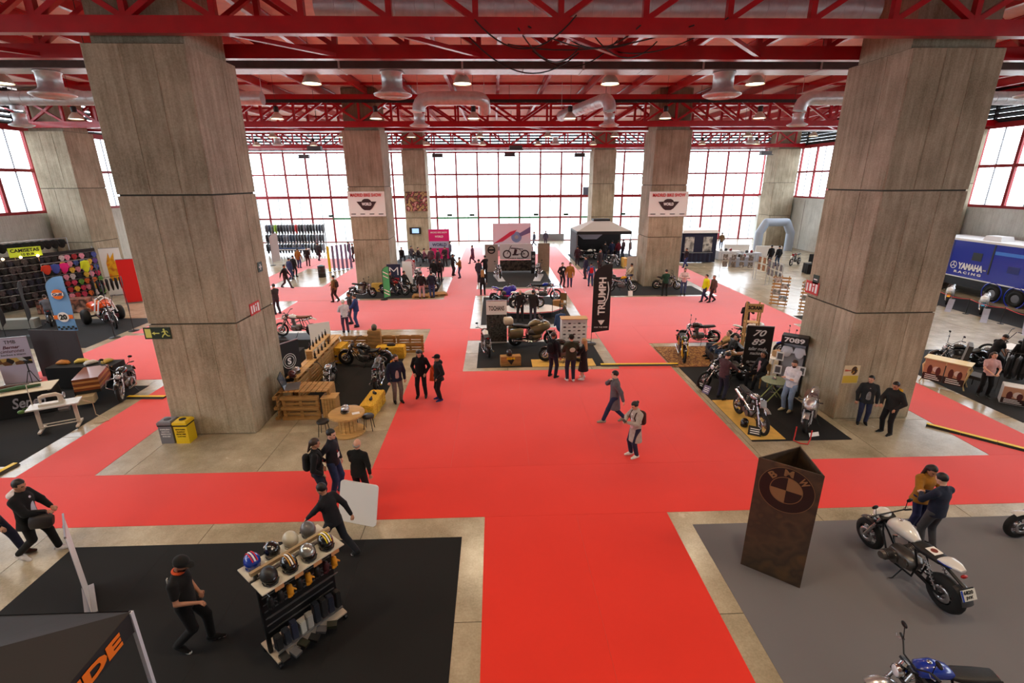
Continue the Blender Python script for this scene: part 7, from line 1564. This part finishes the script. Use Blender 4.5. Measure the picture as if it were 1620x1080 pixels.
# jacket stall
def jackets():
    random.seed(5); cols = [(.13,.13,.14), (.20,.20,.23), (.20,.24,.34), (.30,.30,.34), (.45,.45,.50)]
    mj = [M('moto_jacket_%d' % i, c, .6, var=.4, scale=7) for i, c in enumerate(cols)]; hot = [M('moto_jacket_red', (.88,.22,.22), .6), M('moto_jacket_lime', (.65,.85,.25), .6), M('moto_jacket_orange', (.90,.45,.15), .6)]
    for r, (z, y) in enumerate(((3.2, 53.5), (2.2, 53.3), (1.25, 53.1))):
        e = empty('jacket_rail', (-21.0, y, 0), 0, ['upper', 'middle', 'lowest'][r]+' rail of the far jacket stall', 'rail'); ob('rail', MB().cyl((-3.2, 0, z), (3.0, 0, z), .025, n=8), m_metal, e); [ob('post', MB().cyl((x, 0, 0), (x, 0, z), .025, n=8), m_metal, e) for x in (-3.2, 0, 3.0)]
        for k in range(20):
            m = hot[0] if (r, k) in ((0, 10),) else hot[1] if (r == 0 and k == 3) else random.choice(mj)
            garment((-24.0+.305*k, y, z-.04), PI/2+random.uniform(-.05, .05), m, ('red' if m is hot[0] else 'lime' if m is hot[1] else 'dark')+' riding jacket on the '+['upper', 'middle', 'lowest'][r]+' rail of the jacket stall', 'jacket', 'riding jackets on the '+['upper', 'middle', 'lowest'][r]+' rail', s=1.15, long=True)
    e = empty('jacket_rail', (-24.6, 48.0, 0), PI/2, 'side rail of bright jackets at the jacket stall', 'rail'); ob('rail', MB().cyl((-2.6, 0, 2.4), (2.6, 0, 2.4), .025, n=8), m_metal, e); [ob('post', MB().cyl((x, 0, 0), (x, 0, 2.4), .025, n=8), m_metal, e) for x in (-2.6, 2.6)]
    for k in range(12): garment((-24.6, 45.6+.42*k, 2.36), .5, (hot+mj)[(k*5) % 8], 'riding jacket on the side rail of the jacket stall', 'jacket', 'riding jackets on the side rail', s=1.15, long=True)
    table((-20.6, 50.6, 0), 0, (3.4, .9, .9), 'long table of folded jeans under the jacket rails', top=m_white); [ob('folded_jeans', MB().box((0, 0, .06), (.34, .4, .12)), M('denim_fold', (.22,.30,.46), .85, var=.2), None, loc=(-22.0+.42*k, 50.6, .902), label='folded blue jeans on the long table', cat='jeans', group='folded jeans on the long table') for k in range(7)]
    e = feather((-20.6, 46.0, 0), .4, 2.9, .7, M('flag_grey_white', (.75,.76,.80), .7), 'pale leaning feather flag at the jacket stall', z0=.3)
jackets()
bike('dirt', (-19.6, 41.0), math.radians(-30), 'yellow motorcycle at the end of the jacket stall', pyl, acc=pyl)
# ================================================================ banners on pillars, far booths
def wall_banner(x0, x1, z0, z1, y, label, mat, photo=False):
    e = empty('wall_banner', ((x0+x1)/2, y, (z0+z1)/2), 0, label, 'banner'); w, h = x1-x0, z1-z0
    ob('sheet', MB().sheet(lambda u, v: (-w/2+w*u, -.02-.03*math.sin(u*4)*(1-v), -h/2+h*v), 12, 6).b2((-w/2, -.012, -h/2), (w/2, -.0, h/2)), mat, e)
    if not photo:
        text('MADRID BIKE SHOW', m_pred, e, face_mtx((0, -.06, h*.36), (1,0,0), (0,0,1)), width=w*.84, height=h*.14, bold=.02)
        ob('winged_emblem', MB().prism([(-w*.27,.16),(-w*.13,.17),(-w*.10,.28),(-w*.05,.34),(w*.05,.34),(w*.10,.28),(w*.13,.17),(w*.27,.16),(w*.13,-.30),(w*.07,-.40),(-w*.07,-.40),(-w*.13,-.30)], -.062, -.055, 'xz'), M('emblem_brown', (.22,.10,.11), .6), e); text('WORLD', m_pwhite, e, face_mtx((0, -.066, -.0), (1,0,0), (0,0,1)), width=w*.26, height=.2, bold=.04)
        [ob('sponsor_mark', MB().box((-w*.38+w*.25*k, -.058, -h*.40), (w*.13, .006, .05)), m_pblk, e) for k in range(4)]
    return e
a, b = PY(549, 303, 34.68), PY(611, 342, 34.68); wall_banner(a.x, b.x, b.z, a.z, 34.685, 'white show banner on the pillar behind the green flag', m_chalk)
a, b = PY(1028, 303, 34.68), PY(1086, 342, 34.68); wall_banner(a.x, b.x, b.z, a.z, 34.685, 'white show banner on the pillar beside the dark booth', m_chalk)
a, b = PY(641, 303, 55.85), PY(677, 334, 55.85); wall_banner(a.x, b.x, b.z, a.z, 55.865, 'photo banner with dark logo on the far pillar', leafmix('photo_banner', [(.35,.26,.18), (.72,.58,.40), (.20,.14,.12), (.62,.30,.32), (.85,.78,.70)], 2, vor=False), True)
c = PY(657, 365, 55.8); e = empty('wall_screen', (c.x, 55.86, c.z), 0, 'dark wall screen showing a pale picture on the far pillar', 'screen'); ob('housing', MB().b2((-.62, -.1, -.36), (.62, 0, .36)), m_black, e); ob('lit_picture', MB().b2((-.35, -.105, -.25), (.4, -.1, .25)), M('screen_glow', (.55,.70,.85), .4, emit=(.6,.75,.9), es=1.2), e)
e = empty('billboard', (1.75, 51.8, 0), 0, 'big colourful billboard of a motorcycle wheel on a grey stage', 'billboard'); ob('stage', MB().b2((-2.1, -1.2, 0), (2.1, .6, .9)), M('stage_grey', (.52,.53,.58), .6), e); ob('stage_front', MB().b2((-2.12, -1.24, .0), (2.12, -1.2, .55)), M('stage_pink', (.86,.72,.76), .7), e); ob('board', MB().b2((-2.0, .2, .95), (1.95, .28, 3.15)), M('board_pale', (.86,.80,.86), .6), e); ob('painted_wheel', MB().cyl((.45, .19, 1.75), (.45, .199, 1.75), .55, n=32), M('board_blue', (.48,.55,.72), .5), e); ob('painted_wheel_hub', MB().cyl((.45, .18, 1.75), (.45, .19, 1.75), .2, n=24), m_metal, e); ob('painted_swoosh', MB().prism([(-1.95,1.1),(-.2,2.3),(.5,2.5),(.2,2.1),(-1.0,1.3)], .185, .195, 'xz'), M('board_crimson', (.78,.16,.30), .5), e); ob('painted_sleeve', MB().prism([(.7,2.1),(1.9,2.8),(1.9,2.2),(.9,1.8)], .185, .195, 'xz'), M('board_purple', (.42,.38,.55), .5), e)
e = rollup((-5.5, 48.8, 0), .05, 2.0, 2.9, M('banner_pink', (.88,.12,.48), .6), 'big pink banner with a pale lettered band at the far lounge', texts=(('MADRID BIKE SHOW', 0, 2.6, 1.6, .16, m_pwhite, dict(bold=.02)), ('WORLD', 0, 2.2, .8, .2, m_pwhite, dict(bold=.02)))); ob('pale_band', MB().b2((-.99, -.012, 1.1), (.99, -.007, 1.75)), M('band_pale', (.72,.74,.84), .6), e); text('WORLD', M('print_navy', (.08,.12,.35), .6), e, face_mtx((0, -.016, 1.42), (1,0,0), (0,0,1)), width=1.4, height=.3, bold=.03)
def fabric(name, c):
    m, nt, b = _new(name); t = nt.nodes.new('ShaderNodeBsdfTranslucent'); t.inputs[0].default_value = (*lin(c), 1); mx = nt.nodes.new('ShaderNodeMixShader'); mx.inputs[0].default_value = .5
    b.inputs['Base Color'].default_value = (*lin(c), 1); b.inputs['Roughness'].default_value = .8; nt.links.new(b.outputs[0], mx.inputs[1]); nt.links.new(t.outputs[0], mx.inputs[2]); nt.links.new(mx.outputs[0], nt.nodes['Material Output'].inputs[0])
    return m
def white_tent():
    e = empty('peaked_canopy', (10.3, 48.8, 0), 0, 'white peaked canopy with a black printed back wall', 'tent'); wf = fabric('canopy_white', (.90,.89,.90)); x, y = 2.6, 2.0; ap = (0, 0, 3.75); cs = [(-x,-y),(x,-y),(x,y),(-x,y)]
    for k in range(4):
        a, b = cs[k], cs[(k+1) % 4]; A, B = (a[0]*.3, a[1]*.3, 3.6), (b[0]*.3, b[1]*.3, 3.6)
        m = MB().add([(a[0], a[1], 2.75), (b[0], b[1], 2.75), B, A], [(0,1,2,3)]); ob('roof_panel', m, wf, e); ob('valance', MB().beam((a[0], a[1], 2.62), (b[0], b[1], 2.62), .02, .28), m_pblk, e); ob('leg', MB().b2((a[0]*.98-.03, a[1]*.98-.03, 0), (a[0]*.98+.03, a[1]*.98+.03, 2.7)), m_metal, e)
    ob('top_vent', MB().prism([(-.8,-.6),(.8,-.6),(.8,.6),(-.8,.6)], 3.58, 3.78), m_pblk, e); ob('back_wall', MB().b2((-x, y-.05, .05), (x, y-.02, 2.6)), M('tent_black', (.10,.09,.10), .8), e); ob('side_wall', MB().b2((-x-.02, -y, .05), (-x+.01, y, 2.6)), M('tent_black', (.10,.09,.10), .8), e); text('CUSTOM', m_pwhite, e, face_mtx((-.6, y-.07, 2.2), (1,0,0), (0,0,1)), width=2.0, height=.26, bold=.03); ob('wing_print', MB().prism([(-1.9,2.1),(.7,2.1),(.1,1.6),(-1.3,1.6)], y-.062, y-.056, 'xz'), M('wing_grey', (.60,.60,.66), .6), e)
white_tent()
bike('roadster', (9.0, 47.4), math.radians(5), 'white motorcycle under the peaked canopy', pw, z=.005); bike('cruiser', (11.5, 49.9), math.radians(170), 'dark cruiser under the peaked canopy', pk, z=.005); bike('retro', (10.6, 44.2), math.radians(-60), 'silver-tanked motorcycle in front of the peaked canopy', psv); bike('cruiser', (11.1, 40.0), math.radians(-95), 'chrome motorcycle beside the second right pillar', psv, acc=pk)
e = box_on('wooden_bench', (11.9, 43.2, 0), (1.3, .9, .8), .1, ply, 'yellow wooden bench box near the peaked canopy', 'bench')
bike('dirt', (8.6, 32.9), math.radians(-8), 'yellow-tanked scrambler with whitewall tyres', pyl, acc=psv, z=.005, rim=white_wall, scale=1.05); bike('retro', (12.0, 33.6), math.radians(-10), 'black motorcycle with gold wheels at the pillar foot', pk, rim=rim_gold, z=.005); bike('retro', (8.3, 36.4), math.radians(-50), 'white and black motorcycle behind the yellow-tanked scrambler', pw, acc=pk, z=.005)
card((997, 468), .3, .35, 0, 'small white show card in front of the yellow-tanked scrambler', mat=m_chalk, tilt=.2); e = rollup((10.25, 36.6, .005), .2, .8, 1.9, m_chalk, 'white roll-up banner leaning by the second right pillar')
def navy():
    e = empty('dark_booth', (18.85, 45.2, 0), 0, 'navy fabric booth with two portrait photographs', 'booth'); nv = M('navy_fabric', (.13,.14,.24), .8, bump=.2, scale=3); ob('front_wall', MB().b2((-1.6, 0, .02), (1.6, .05, 2.7)), nv, e); ob('side_wall', MB().b2((-1.6, 0, .02), (-1.55, 2.8, 2.7)), nv, e); ob('side_wall', MB().b2((1.55, 0, .02), (1.6, 2.8, 2.7)), nv, e); ob('roof', MB().box((0, 1.4, 2.82), (3.4, 3.0, .24), taper=.92), m_white, e)
    ph = leafmix('portrait_photo', [(.12,.12,.12), (.55,.54,.52), (.82,.81,.78), (.30,.30,.30)], 1.6, vor=False); [ob('portrait', MB().b2((x-.42, -.02, 1.0), (x+.42, 0, 2.35)), ph, e) for x in (-.95, .75)]; ob('shelf', MB().b2((-1.55, -.3, .92), (1.2, 0, .96)), m_metal, e); ob('draped_skirt', MB().sheet(lambda u, v: (-1.5+2.65*u, -.26+.05*math.sin(u*40), .05+.87*v), 60, 2), nv, e)
navy()
def photo_grid(a, b, label, k0):
    a = Vector(a); b = Vector(b); L = (b-a).length; e = empty('photo_stand', a, math.atan2(b.y-a.y, b.x-a.x), label, 'photo stand'); gm = M('grid_metal', (.62,.63,.66), .4, .6)
    for x in (0, L): ob('leg', MB().cyl((x, 0, 0), (x, 0, 1.9), .015, n=6).cyl((x, -.25, 0), (x, .25, 0), .012, n=6), gm, e)
    for z in (.7, 1.3, 1.88): ob('rail', MB().cyl((0, 0, z), (L, 0, z), .010, n=5), gm, e)
    ph = [leafmix('photo_%d' % i, c, 5, vor=False) for i, c in enumerate(([(.85,.84,.82), (.35,.33,.32), (.65,.6,.55)], [(.35,.25,.2), (.7,.5,.35), (.15,.13,.12)], [(.2,.2,.22), (.5,.5,.52), (.1,.1,.1)]))]
    n = max(3, int(L/.5))
    for i in range(n):
        for j in range(2): ob('photo', MB().b2((L*(i+.5)/n-.17, -.02, .82+.55*j), (L*(i+.5)/n+.17, -.008, 1.25+.55*j)), ph[k0], e)
photo_grid((17.7, 38.0, 0), (20.0, 37.2, 0), 'grid stand of pale photographs nearest the navy booth', 0); photo_grid((20.0, 36.8, 0), (20.1, 35.0, 0), 'grid stand of brown photographs between two others', 1); photo_grid((19.6, 34.6, 0), (19.4, 32.3, 0), 'grid stand of dark photographs nearest the pallet boards', 2)
def pal_board(p, rz, label):
    e = empty('pallet_board', p, rz, label, 'photo stand')
    for x in (-.38, 0, .38): ob('upright', MB().beam((x, .0, 0), (x, .55, 1.75), .08, .05), wood2, e)
    for k in range(9): ob('slat', MB().box((0, -.03+.55*(.1+.19*k)/1.75, .1+.19*k), (.98, .03, .1), (-.3, 0, 0)), wood2, e)
    ph = leafmix('photo_sky', [(.55,.65,.78), (.35,.38,.36), (.75,.74,.72), (.45,.36,.28)], 3, vor=False)
    for k, (x, z) in enumerate(((-.2, 1.5), (.22, 1.15), (-.2, .8), (.2, .45))): ob('photo', MB().box((x, -.06+.55*z/1.75, z), (.42, .012, .3), (-.3, 0, 0)), ph, e)
pal_board((17.2, 28.6, 0), -.55, 'slatted pallet board of landscape photographs, farther from the pillar'); pal_board((18.0, 26.9, 0), -.55, 'slatted pallet board of landscape photographs beside the pillar')
def arch():
    e = empty('inflatable_arch', (30.0, 52.6, 0), 0, 'grey inflatable arch in the far corner', 'arch'); gm = M('arch_grey', (.62,.67,.74), .5); pts = [(-1.7,0,.1),(-1.7,0,1.9),(-1.1,0,3.0),(1.1,0,3.0),(1.7,0,1.9),(1.7,0,.1)]
    for a, b in zip(pts[:-1], pts[1:]): ob('tube_segment', MB().cyl(a, b, .42, n=14).ell(b, (.42,)*3, 12, 6), gm, e)
arch()
for k, x in enumerate((24.5, 27.0)): ob('low_wall', MB().b2((-1.2, -.1, 0), (1.2, .1, 1.1)), m_white, None, loc=(x, 49.5-1.5*k, 0), rot=(0, 0, -.2), label=['low white stand wall left of the inflatable arch', 'low white stand wall in front of the inflatable arch'][k], cat='panel')
table((26.3, 39.0, 0), -.15, (2.0, .9, .8), 'black-draped table with a monitor at the bright corner', cloth_=m_clothb); e = empty('monitor', (26.0, 39.1, .81), -.1, 'black monitor on the black-draped table', 'monitor'); ob('panel', MB().b2((-.5, 0, .12), (.5, .05, .75)), m_black, e); ob('foot', MB().b2((-.2, -.1, 0), (.2, .12, .13)), m_black, e)
bike('dirt', (26.9, 43.2), math.radians(215), 'red motocross machine near the black-draped table', prd, acc=pw); table((29.8, 42.0, 0), .1, (3.0, 1.0, .9), 'white-draped table in front of the side wall', cloth_=m_white)
for k, (x, y, c) in enumerate(((22.5, 47.0, 'pale'), (23.8, 45.5, 'silver'), (21.9, 43.0, 'grey'))): table((x, y, 0), .2*k, (2.2, .8, .8), c+' stall table with helmets near the navy booth', cloth_=M('cloth_'+c, {'pale': (.85,.85,.86), 'silver': (.70,.72,.76), 'grey': (.55,.56,.6)}[c], .8)); [helmet((x-.7+.45*j, y, .81), 2.5*j, [pw, pk, prd][j % 3], ['white', 'black', 'red'][j % 3]+' helmet on the '+c+' stall table', group='helmets on the '+c+' stall table') for j in range(3)]
for k, x in enumerate((11.5, 14.6, 18.9, 23.6)): ob('dark_window_box', MB().b2((-.45, -.2, 0), (.45, -.12, .95)), M('box_slate', (.36,.38,.46), .6), None, loc=(x, YF-.02, 5.62), label='slate grey panel fixed on the middle transom of the end windows', cat='panel', group='grey panels on the end windows')
for k, x in enumerate((-5.7, -2.9, 5.2, 9.0, -20.5, 16.3)):
    ob('door_sign', MB().b2((-.3, -.16, 3.15), (.3, -.13, 3.4)), m_sgn, None, loc=(x, YF, 0), label='small green exit sign above the end doors', cat='sign', group='exit signs above the end doors')
# winter trees outside; window glare is put into their near-white bark colour
for k, (x, y, h) in enumerate(((-24, 84, 9), (-14, 88, 11), (-8, 80, 8), (9, 86, 10), (13.5, 79, 9), (24, 84, 10), (33, 90, 12), (-33, 86, 11))):
    random.seed(k); e = empty('tree', (x, y, -.31), 0, 'bare glare-washed tree outside the end windows', 'tree', 'trees outside the end windows'); ob('trunk', MB().tube([(0,0,0), (.1,0,h*.4), (.0,.1,h*.8)], [.2,.14,.05], 7), M('glare_washed_bark', (.80,.78,.75), .9), e)
    for i in range(16):
        z = random.uniform(h*.3, h*.8); t = random.uniform(0, 2*PI); r = random.uniform(.8, h*.25); ob('branch', MB().tube([(.05, .05, z), (r*.5*math.cos(t), r*.5*math.sin(t), z+r*.5), (r*math.cos(t+.3), r*math.sin(t+.3), z+r*1.1)], [.07,.045,.02], 5), M('glare_washed_bark', (.80,.78,.75), .9), e)
# ================================================================ people in and between the booths
P_ = person
P_((1140, 631), 25, (.30,.21,.23), (.14,.15,.22), 'man in maroon sweater standing by the long-forked chopper', h=1.74, arms=('reach', 'reach'), lod=0, sole=True, head=(-10, 15))
P_((1244, 650), 205, (.86,.85,.88), (.52,.60,.72), 'man in white hoodie with folded arms at the bistro table', h=1.80, arms=('cross', 'cross'), lod=0, hood=(.86,.84,.88), shoe=(.72,.68,.56), hair='brown', head=(15, 5), beard=True)
P_(None, 195, (.10,.10,.12), (.10,.10,.12), 'dark-haired woman in black jacket seated at the bistro table', pos=(9.7, 16.45, .005), sit=.46, arms=('knee', 'knee'), lod=0, hairstyle='long', inner=(.80,.62,.66), female=True)
P_(None, 172, (.66,.53,.34), (.20,.24,.32), 'visitor in tan jacket reclining on the black sofa', pos=(9.55, 19.5, .005), sit=.40, arms=('knee', 'down'), lod=1, lean=-28, hair='brown'); P_(None, 172, (.10,.10,.11), (.20,.26,.36), 'visitor in black T-shirt reclining on the black sofa', pos=(9.6, 18.85, .005), sit=.40, arms=('down', 'knee'), lod=1, lean=-24, sleeves=False)
P_((1176, 529), -105, (.09,.09,.10), (.24,.17,.18), 'woman in black raising a camera behind the poster booth', h=1.66, arms=('camera', 'camera'), lod=1, hairstyle='long', female=True)
P_((1553, 626), -112, (.80,.66,.66), (.07,.07,.08), 'woman in pale pink shirt beside the dressing table', h=1.62, arms=('hold', 'hold'), lod=0, hairstyle='long', hair='brown', female=True, sleeves=False, sole=True, head=(10, -8))
P_(None, -10, (.09,.09,.10), (.09,.09,.10), 'man in black T-shirt writing at the tall white table', pos=(19.55, 17.55, .005), sit=.66, arms=('writing', 'writing'), lod=1, sleeves=False, lean=14, head=(0, 25)); P_((1603, 600), 60, (.07,.07,.08), (.08,.08,.09), 'woman with very long black hair at the tall white table', h=1.68, arms=('down', 'hold'), lod=1, hairstyle='long', female=True)
P_((548, 526), 120, (.80,.78,.82), (.30,.22,.33), 'white-haired man carrying a dark jacket on the red cross aisle', h=1.72, arms=('hold', 'hold'), lod=1, hair='white'); P_((566, 517), 185, (.16,.22,.42), (.22,.28,.46), 'man in blue jacket holding a helmet on the red cross aisle', h=1.76, arms=('hold', 'hold'), lod=1, coat=.05); P_((557, 512), 200, (.16,.15,.17), (.30,.32,.38), 'man in dark jacket half hidden by the man in blue', h=1.74, lod=1)
p = G(560, 517); helmet((p.x-.25, p.y-.1, 1.0), 2., prd, 'dark red helmet carried by the man in the blue jacket')
P_((440, 497), 150, (.22,.22,.23), (.24,.25,.29), 'man in dark grey standing at the edge of the bin pillar', h=1.78, arms=('hold', 'hold'), lod=1); P_((532, 478), 160, (.52,.42,.27), (.26,.20,.20), 'man in tan vest with a rucksack pointing on the red cross aisle', h=1.74, arms=('down', 'reach'), lod=1, stride=.4, bag=((.22,.18,.16), 'dark rucksack on the man in the tan vest'))
P_((454, 456), -10, (.12,.11,.12), (.28,.25,.26), 'man in black T-shirt striding past the bare island', h=1.76, stride=.9, arms=('walk_f', 'walk_b'), lod=2); P_((461, 443), 60, (.22,.25,.40), (.24,.28,.42), 'man in blue jacket walking by the bare island', h=1.78, stride=.5, lod=2); P_((467, 438), 70, (.14,.13,.14), (.15,.14,.16), 'man in black behind the man in the blue jacket', h=1.74, lod=2)
P_((474, 424), 80, (.58,.38,.16), (.24,.30,.48), 'man in tan jacket and jeans facing the jacket stall', h=1.76, lod=2); P_((488, 421), 90, (.14,.13,.14), (.26,.14,.20), 'man in black jacket and plum trousers facing the jacket stall', h=1.72, lod=2); P_((505, 413), 60, (.18,.18,.20), (.32,.18,.24), 'tall visitor in dark coat at the jacket stall', h=1.82, lod=2, coat=.2, stride=.3)
P_((553, 410), 20, (.15,.15,.18), (.16,.20,.34), 'visitor in dark jacket beyond the slim banners', lod=3); P_((560, 414), 200, (.18,.16,.18), (.20,.18,.22), 'visitor with pale bag half hidden by the second pillar', lod=3)
P_((823, 509), 95, (.11,.10,.11), (.12,.11,.12), 'bald man in black before the boat-shaped platform', h=1.76, lod=1, hairstyle='bald', hair='grey', arms=('down', 'behind')); P_((843, 509), 85, (.13,.12,.13), (.24,.23,.28), 'man in dark jacket bending over the boat-shaped platform', h=1.74, lod=1, arms=('reach', 'down'), lean=10, coat=.05)
o = P_((889, 454), -70, (.13,.12,.13), (.17,.14,.17), 'man in black hoodie with white print walking beside the islands', h=1.78, lod=1, stride=.3, arms=('down', 'pocket')); ob('chest_print', MB().ell((.145, 0, 1.3), (.012, .08, .08), 12, 5), m_pwhite, o); P_((901, 454), -100, (.60,.42,.18), (.24,.26,.40), 'man in mustard coat walking beside the islands', h=1.78, lod=1, coat=.2)
P_((934, 453), 90, (.30,.42,.60), (.24,.30,.48), 'visitor in blue with a red rucksack behind the feather flag', h=1.74, lod=1, bag=((.75,.10,.14), 'red rucksack on the visitor in blue')); P_((926, 441), 200, (.16,.17,.26), (.18,.18,.24), 'visitor in navy facing the red rucksack wearer', lod=2, h=1.75); P_((948, 428), -60, (.20,.20,.21), (.18,.17,.18), 'man in long dark coat before the peaked canopy', h=1.8, lod=2, coat=.3)
P_((913, 420), 90, (.22,.14,.18), (.18,.14,.18), 'visitor standing alone at the canopy corner', h=1.75, lod=2)
for k, (px, c, l) in enumerate((((956, 411), (.14,.14,.16), 'visitor in black at the canopy entrance'), ((967, 409), (.20,.24,.36), 'visitor in blue at the canopy entrance'), ((977, 409), (.45,.12,.18), 'visitor in crimson at the canopy entrance'), ((985, 407), (.30,.24,.26), 'visitor in brown at the canopy entrance'), ((996, 407), (.24,.17,.22), 'visitor in plum beside the second right pillar'))): P_(px, 60+25*k, c, (.17,.18,.26), l, lod=3, h=1.7+.03*k)
P_(None, 185, (.82,.74,.60), (.16,.18,.32), 'man in cream shirt sitting beside the second right pillar', pos=(10.0, 35.6, .005), sit=.6, arms=('knee', 'knee'), lod=2); P_((1051, 468), 92, (.10,.26,.19), (.09,.13,.12), 'man in dark green jacket looking at the gold-wheeled motorcycle', h=1.76, lod=1, arms=('hold', 'hold')); P_((1080, 466), 250, (.86,.78,.78), (.26,.32,.46), 'bearded man in pale shirt beside the gold-wheeled motorcycle', h=1.78, lod=1, arms=('phone', 'phone'), beard=True, wide=1.1)
P_((1084, 423), 200, (.16,.12,.15), (.20,.26,.46), 'visitor walking past the navy booth', h=1.72, stride=.8, lod=2, arms=('walk_f', 'walk_b')); P_((1114, 477), 190, (.86,.92,.10), (.18,.20,.32), 'man in neon yellow jacket walking with a companion', h=1.76, stride=.7, lod=1); P_((1126, 478), 185, (.36,.29,.28), (.20,.16,.20), 'grey-haired companion in long brown coat', h=1.74, stride=.6, lod=1, hair='grey', coat=.22)
P_((1217, 419), 95, (.10,.11,.13), (.13,.14,.18), 'man in black jacket and dark trousers at the bright corner', h=1.78, lod=2); P_((1229, 421), 100, (.10,.11,.13), (.28,.36,.48), 'man in black jacket and blue jeans at the bright corner', h=1.80, lod=2); P_((1140, 393), 80, (.40,.31,.22), (.20,.26,.42), 'man in brown jacket at the helmet tables', h=1.76, lod=3)
P_((764, 467), 95, (.13,.12,.13), (.10,.09,.10), 'long-haired blond woman standing beside the islands', h=1.72, lod=1, hairstyle='long', hair='blond', female=True); P_((758, 447), 60, (.20,.19,.24), (.26,.26,.34), 'man in grey-blue jacket left of the panel wall', h=1.76, lod=2); P_((768, 440), 120, (.14,.12,.13), (.14,.13,.15), 'man in black raising an arm left of the panel wall', h=1.8, lod=2, arms=('reach', 'camera'))
P_((748, 417), 175, (.36,.24,.34), (.26,.18,.26), 'visitor in plum coat walking down the far aisle', h=1.74, lod=2, coat=.3, stride=.7); P_((845, 390), 200, (.30,.32,.40), (.26,.28,.36), 'walking visitor before the end doors', lod=3, stride=.8); P_((863, 389), 90, (.30,.32,.40), (.28,.30,.38), 'standing visitor before the end doors', lod=3)
P_((717, 436), -20, (.15,.13,.14), (.17,.15,.17), 'man in black at the corner of the pillar booth aisle', h=1.76, lod=2, arms=('hold', 'hold')); P_((728, 440), 190, (.58,.38,.18), (.24,.26,.38), 'person in tan jacket talking to the man in black', h=1.66, lod=2, arms=('phone', 'phone')); P_((705, 421), 250, (.20,.18,.20), (.18,.17,.20), 'visitor before the pink banner', h=1.76, lod=2, arms=('hold', 'hold'))
P_((713, 410), 200, (.42,.42,.48), (.30,.30,.36), 'visitor in grey right of the pink banner', lod=3); P_((687, 448), 80, (.12,.11,.12), (.14,.13,.15), 'visitor in black leaning over the white-fronted motorcycle', h=1.78, lod=2, lean=8); P_((697, 446), 110, (.14,.13,.15), (.17,.16,.18), 'visitor in dark jacket behind the white-fronted motorcycle', h=1.74, lod=2)
P_((668, 472), 95, (.13,.11,.12), (.72,.60,.60), 'visitor in black jacket and pale trousers at the floor pallets', h=1.76, lod=1, bag=((.12,.10,.11), 'black rucksack on the visitor at the floor pallets')); P_((684, 471), 100, (.13,.15,.21), (.22,.27,.42), 'visitor in navy jacket and jeans at the floor pallets', h=1.74, lod=1)
for k, (x, y, c) in enumerate(((-9.0, 47.5, (.14,.13,.14)), (-8.2, 48.3, (.30,.28,.32)), (-7.4, 47.3, (.18,.14,.16)), (-6.7, 46.4, (.55,.35,.42)))):
    chair((x, y, .005), -1.2+.5*k, 'black lounge chair under the %s visitor of the far booth' % ['first black-clad', 'grey-clad', 'dark-clad', 'rose-clad'][k], m_leath); P_(None, math.degrees(-1.2+.5*k), c, (.14,.14,.17), '%s visitor seated in the far lounge booth' % ['black-clad', 'grey-clad', 'dark-clad', 'rose-clad'][k], pos=(x, y, .005), sit=.46, arms=('knee', 'knee'), lod=3)
for k, (px, c, l) in enumerate((((683, 423), (.35,.30,.33), 'visitor in brown beside the pink banner'), ((694, 425), (.24,.22,.26), 'visitor in charcoal beside the pink banner'), ((620, 432), (.20,.20,.25), 'visitor behind the second left pillar'))): P_(px, 90+60*k, c, (.2,.2,.26), l, lod=3)

# everything standing on a carpet rests on its pile
for o in list(COL.objects):
    if o.parent is None and o.get('category') and o['category'] != 'carpet' and -.001 <= o.location.z < .0056:
        x, y = o.location.x, o.location.y
        if (x, y) != (0, 0) and any(a < x < b and c < y < d for a, b, c, d in CARP): o.location.z = .0056
for me in list(_tc.values()):
    if me.users == 0: bpy.data.meshes.remove(me)
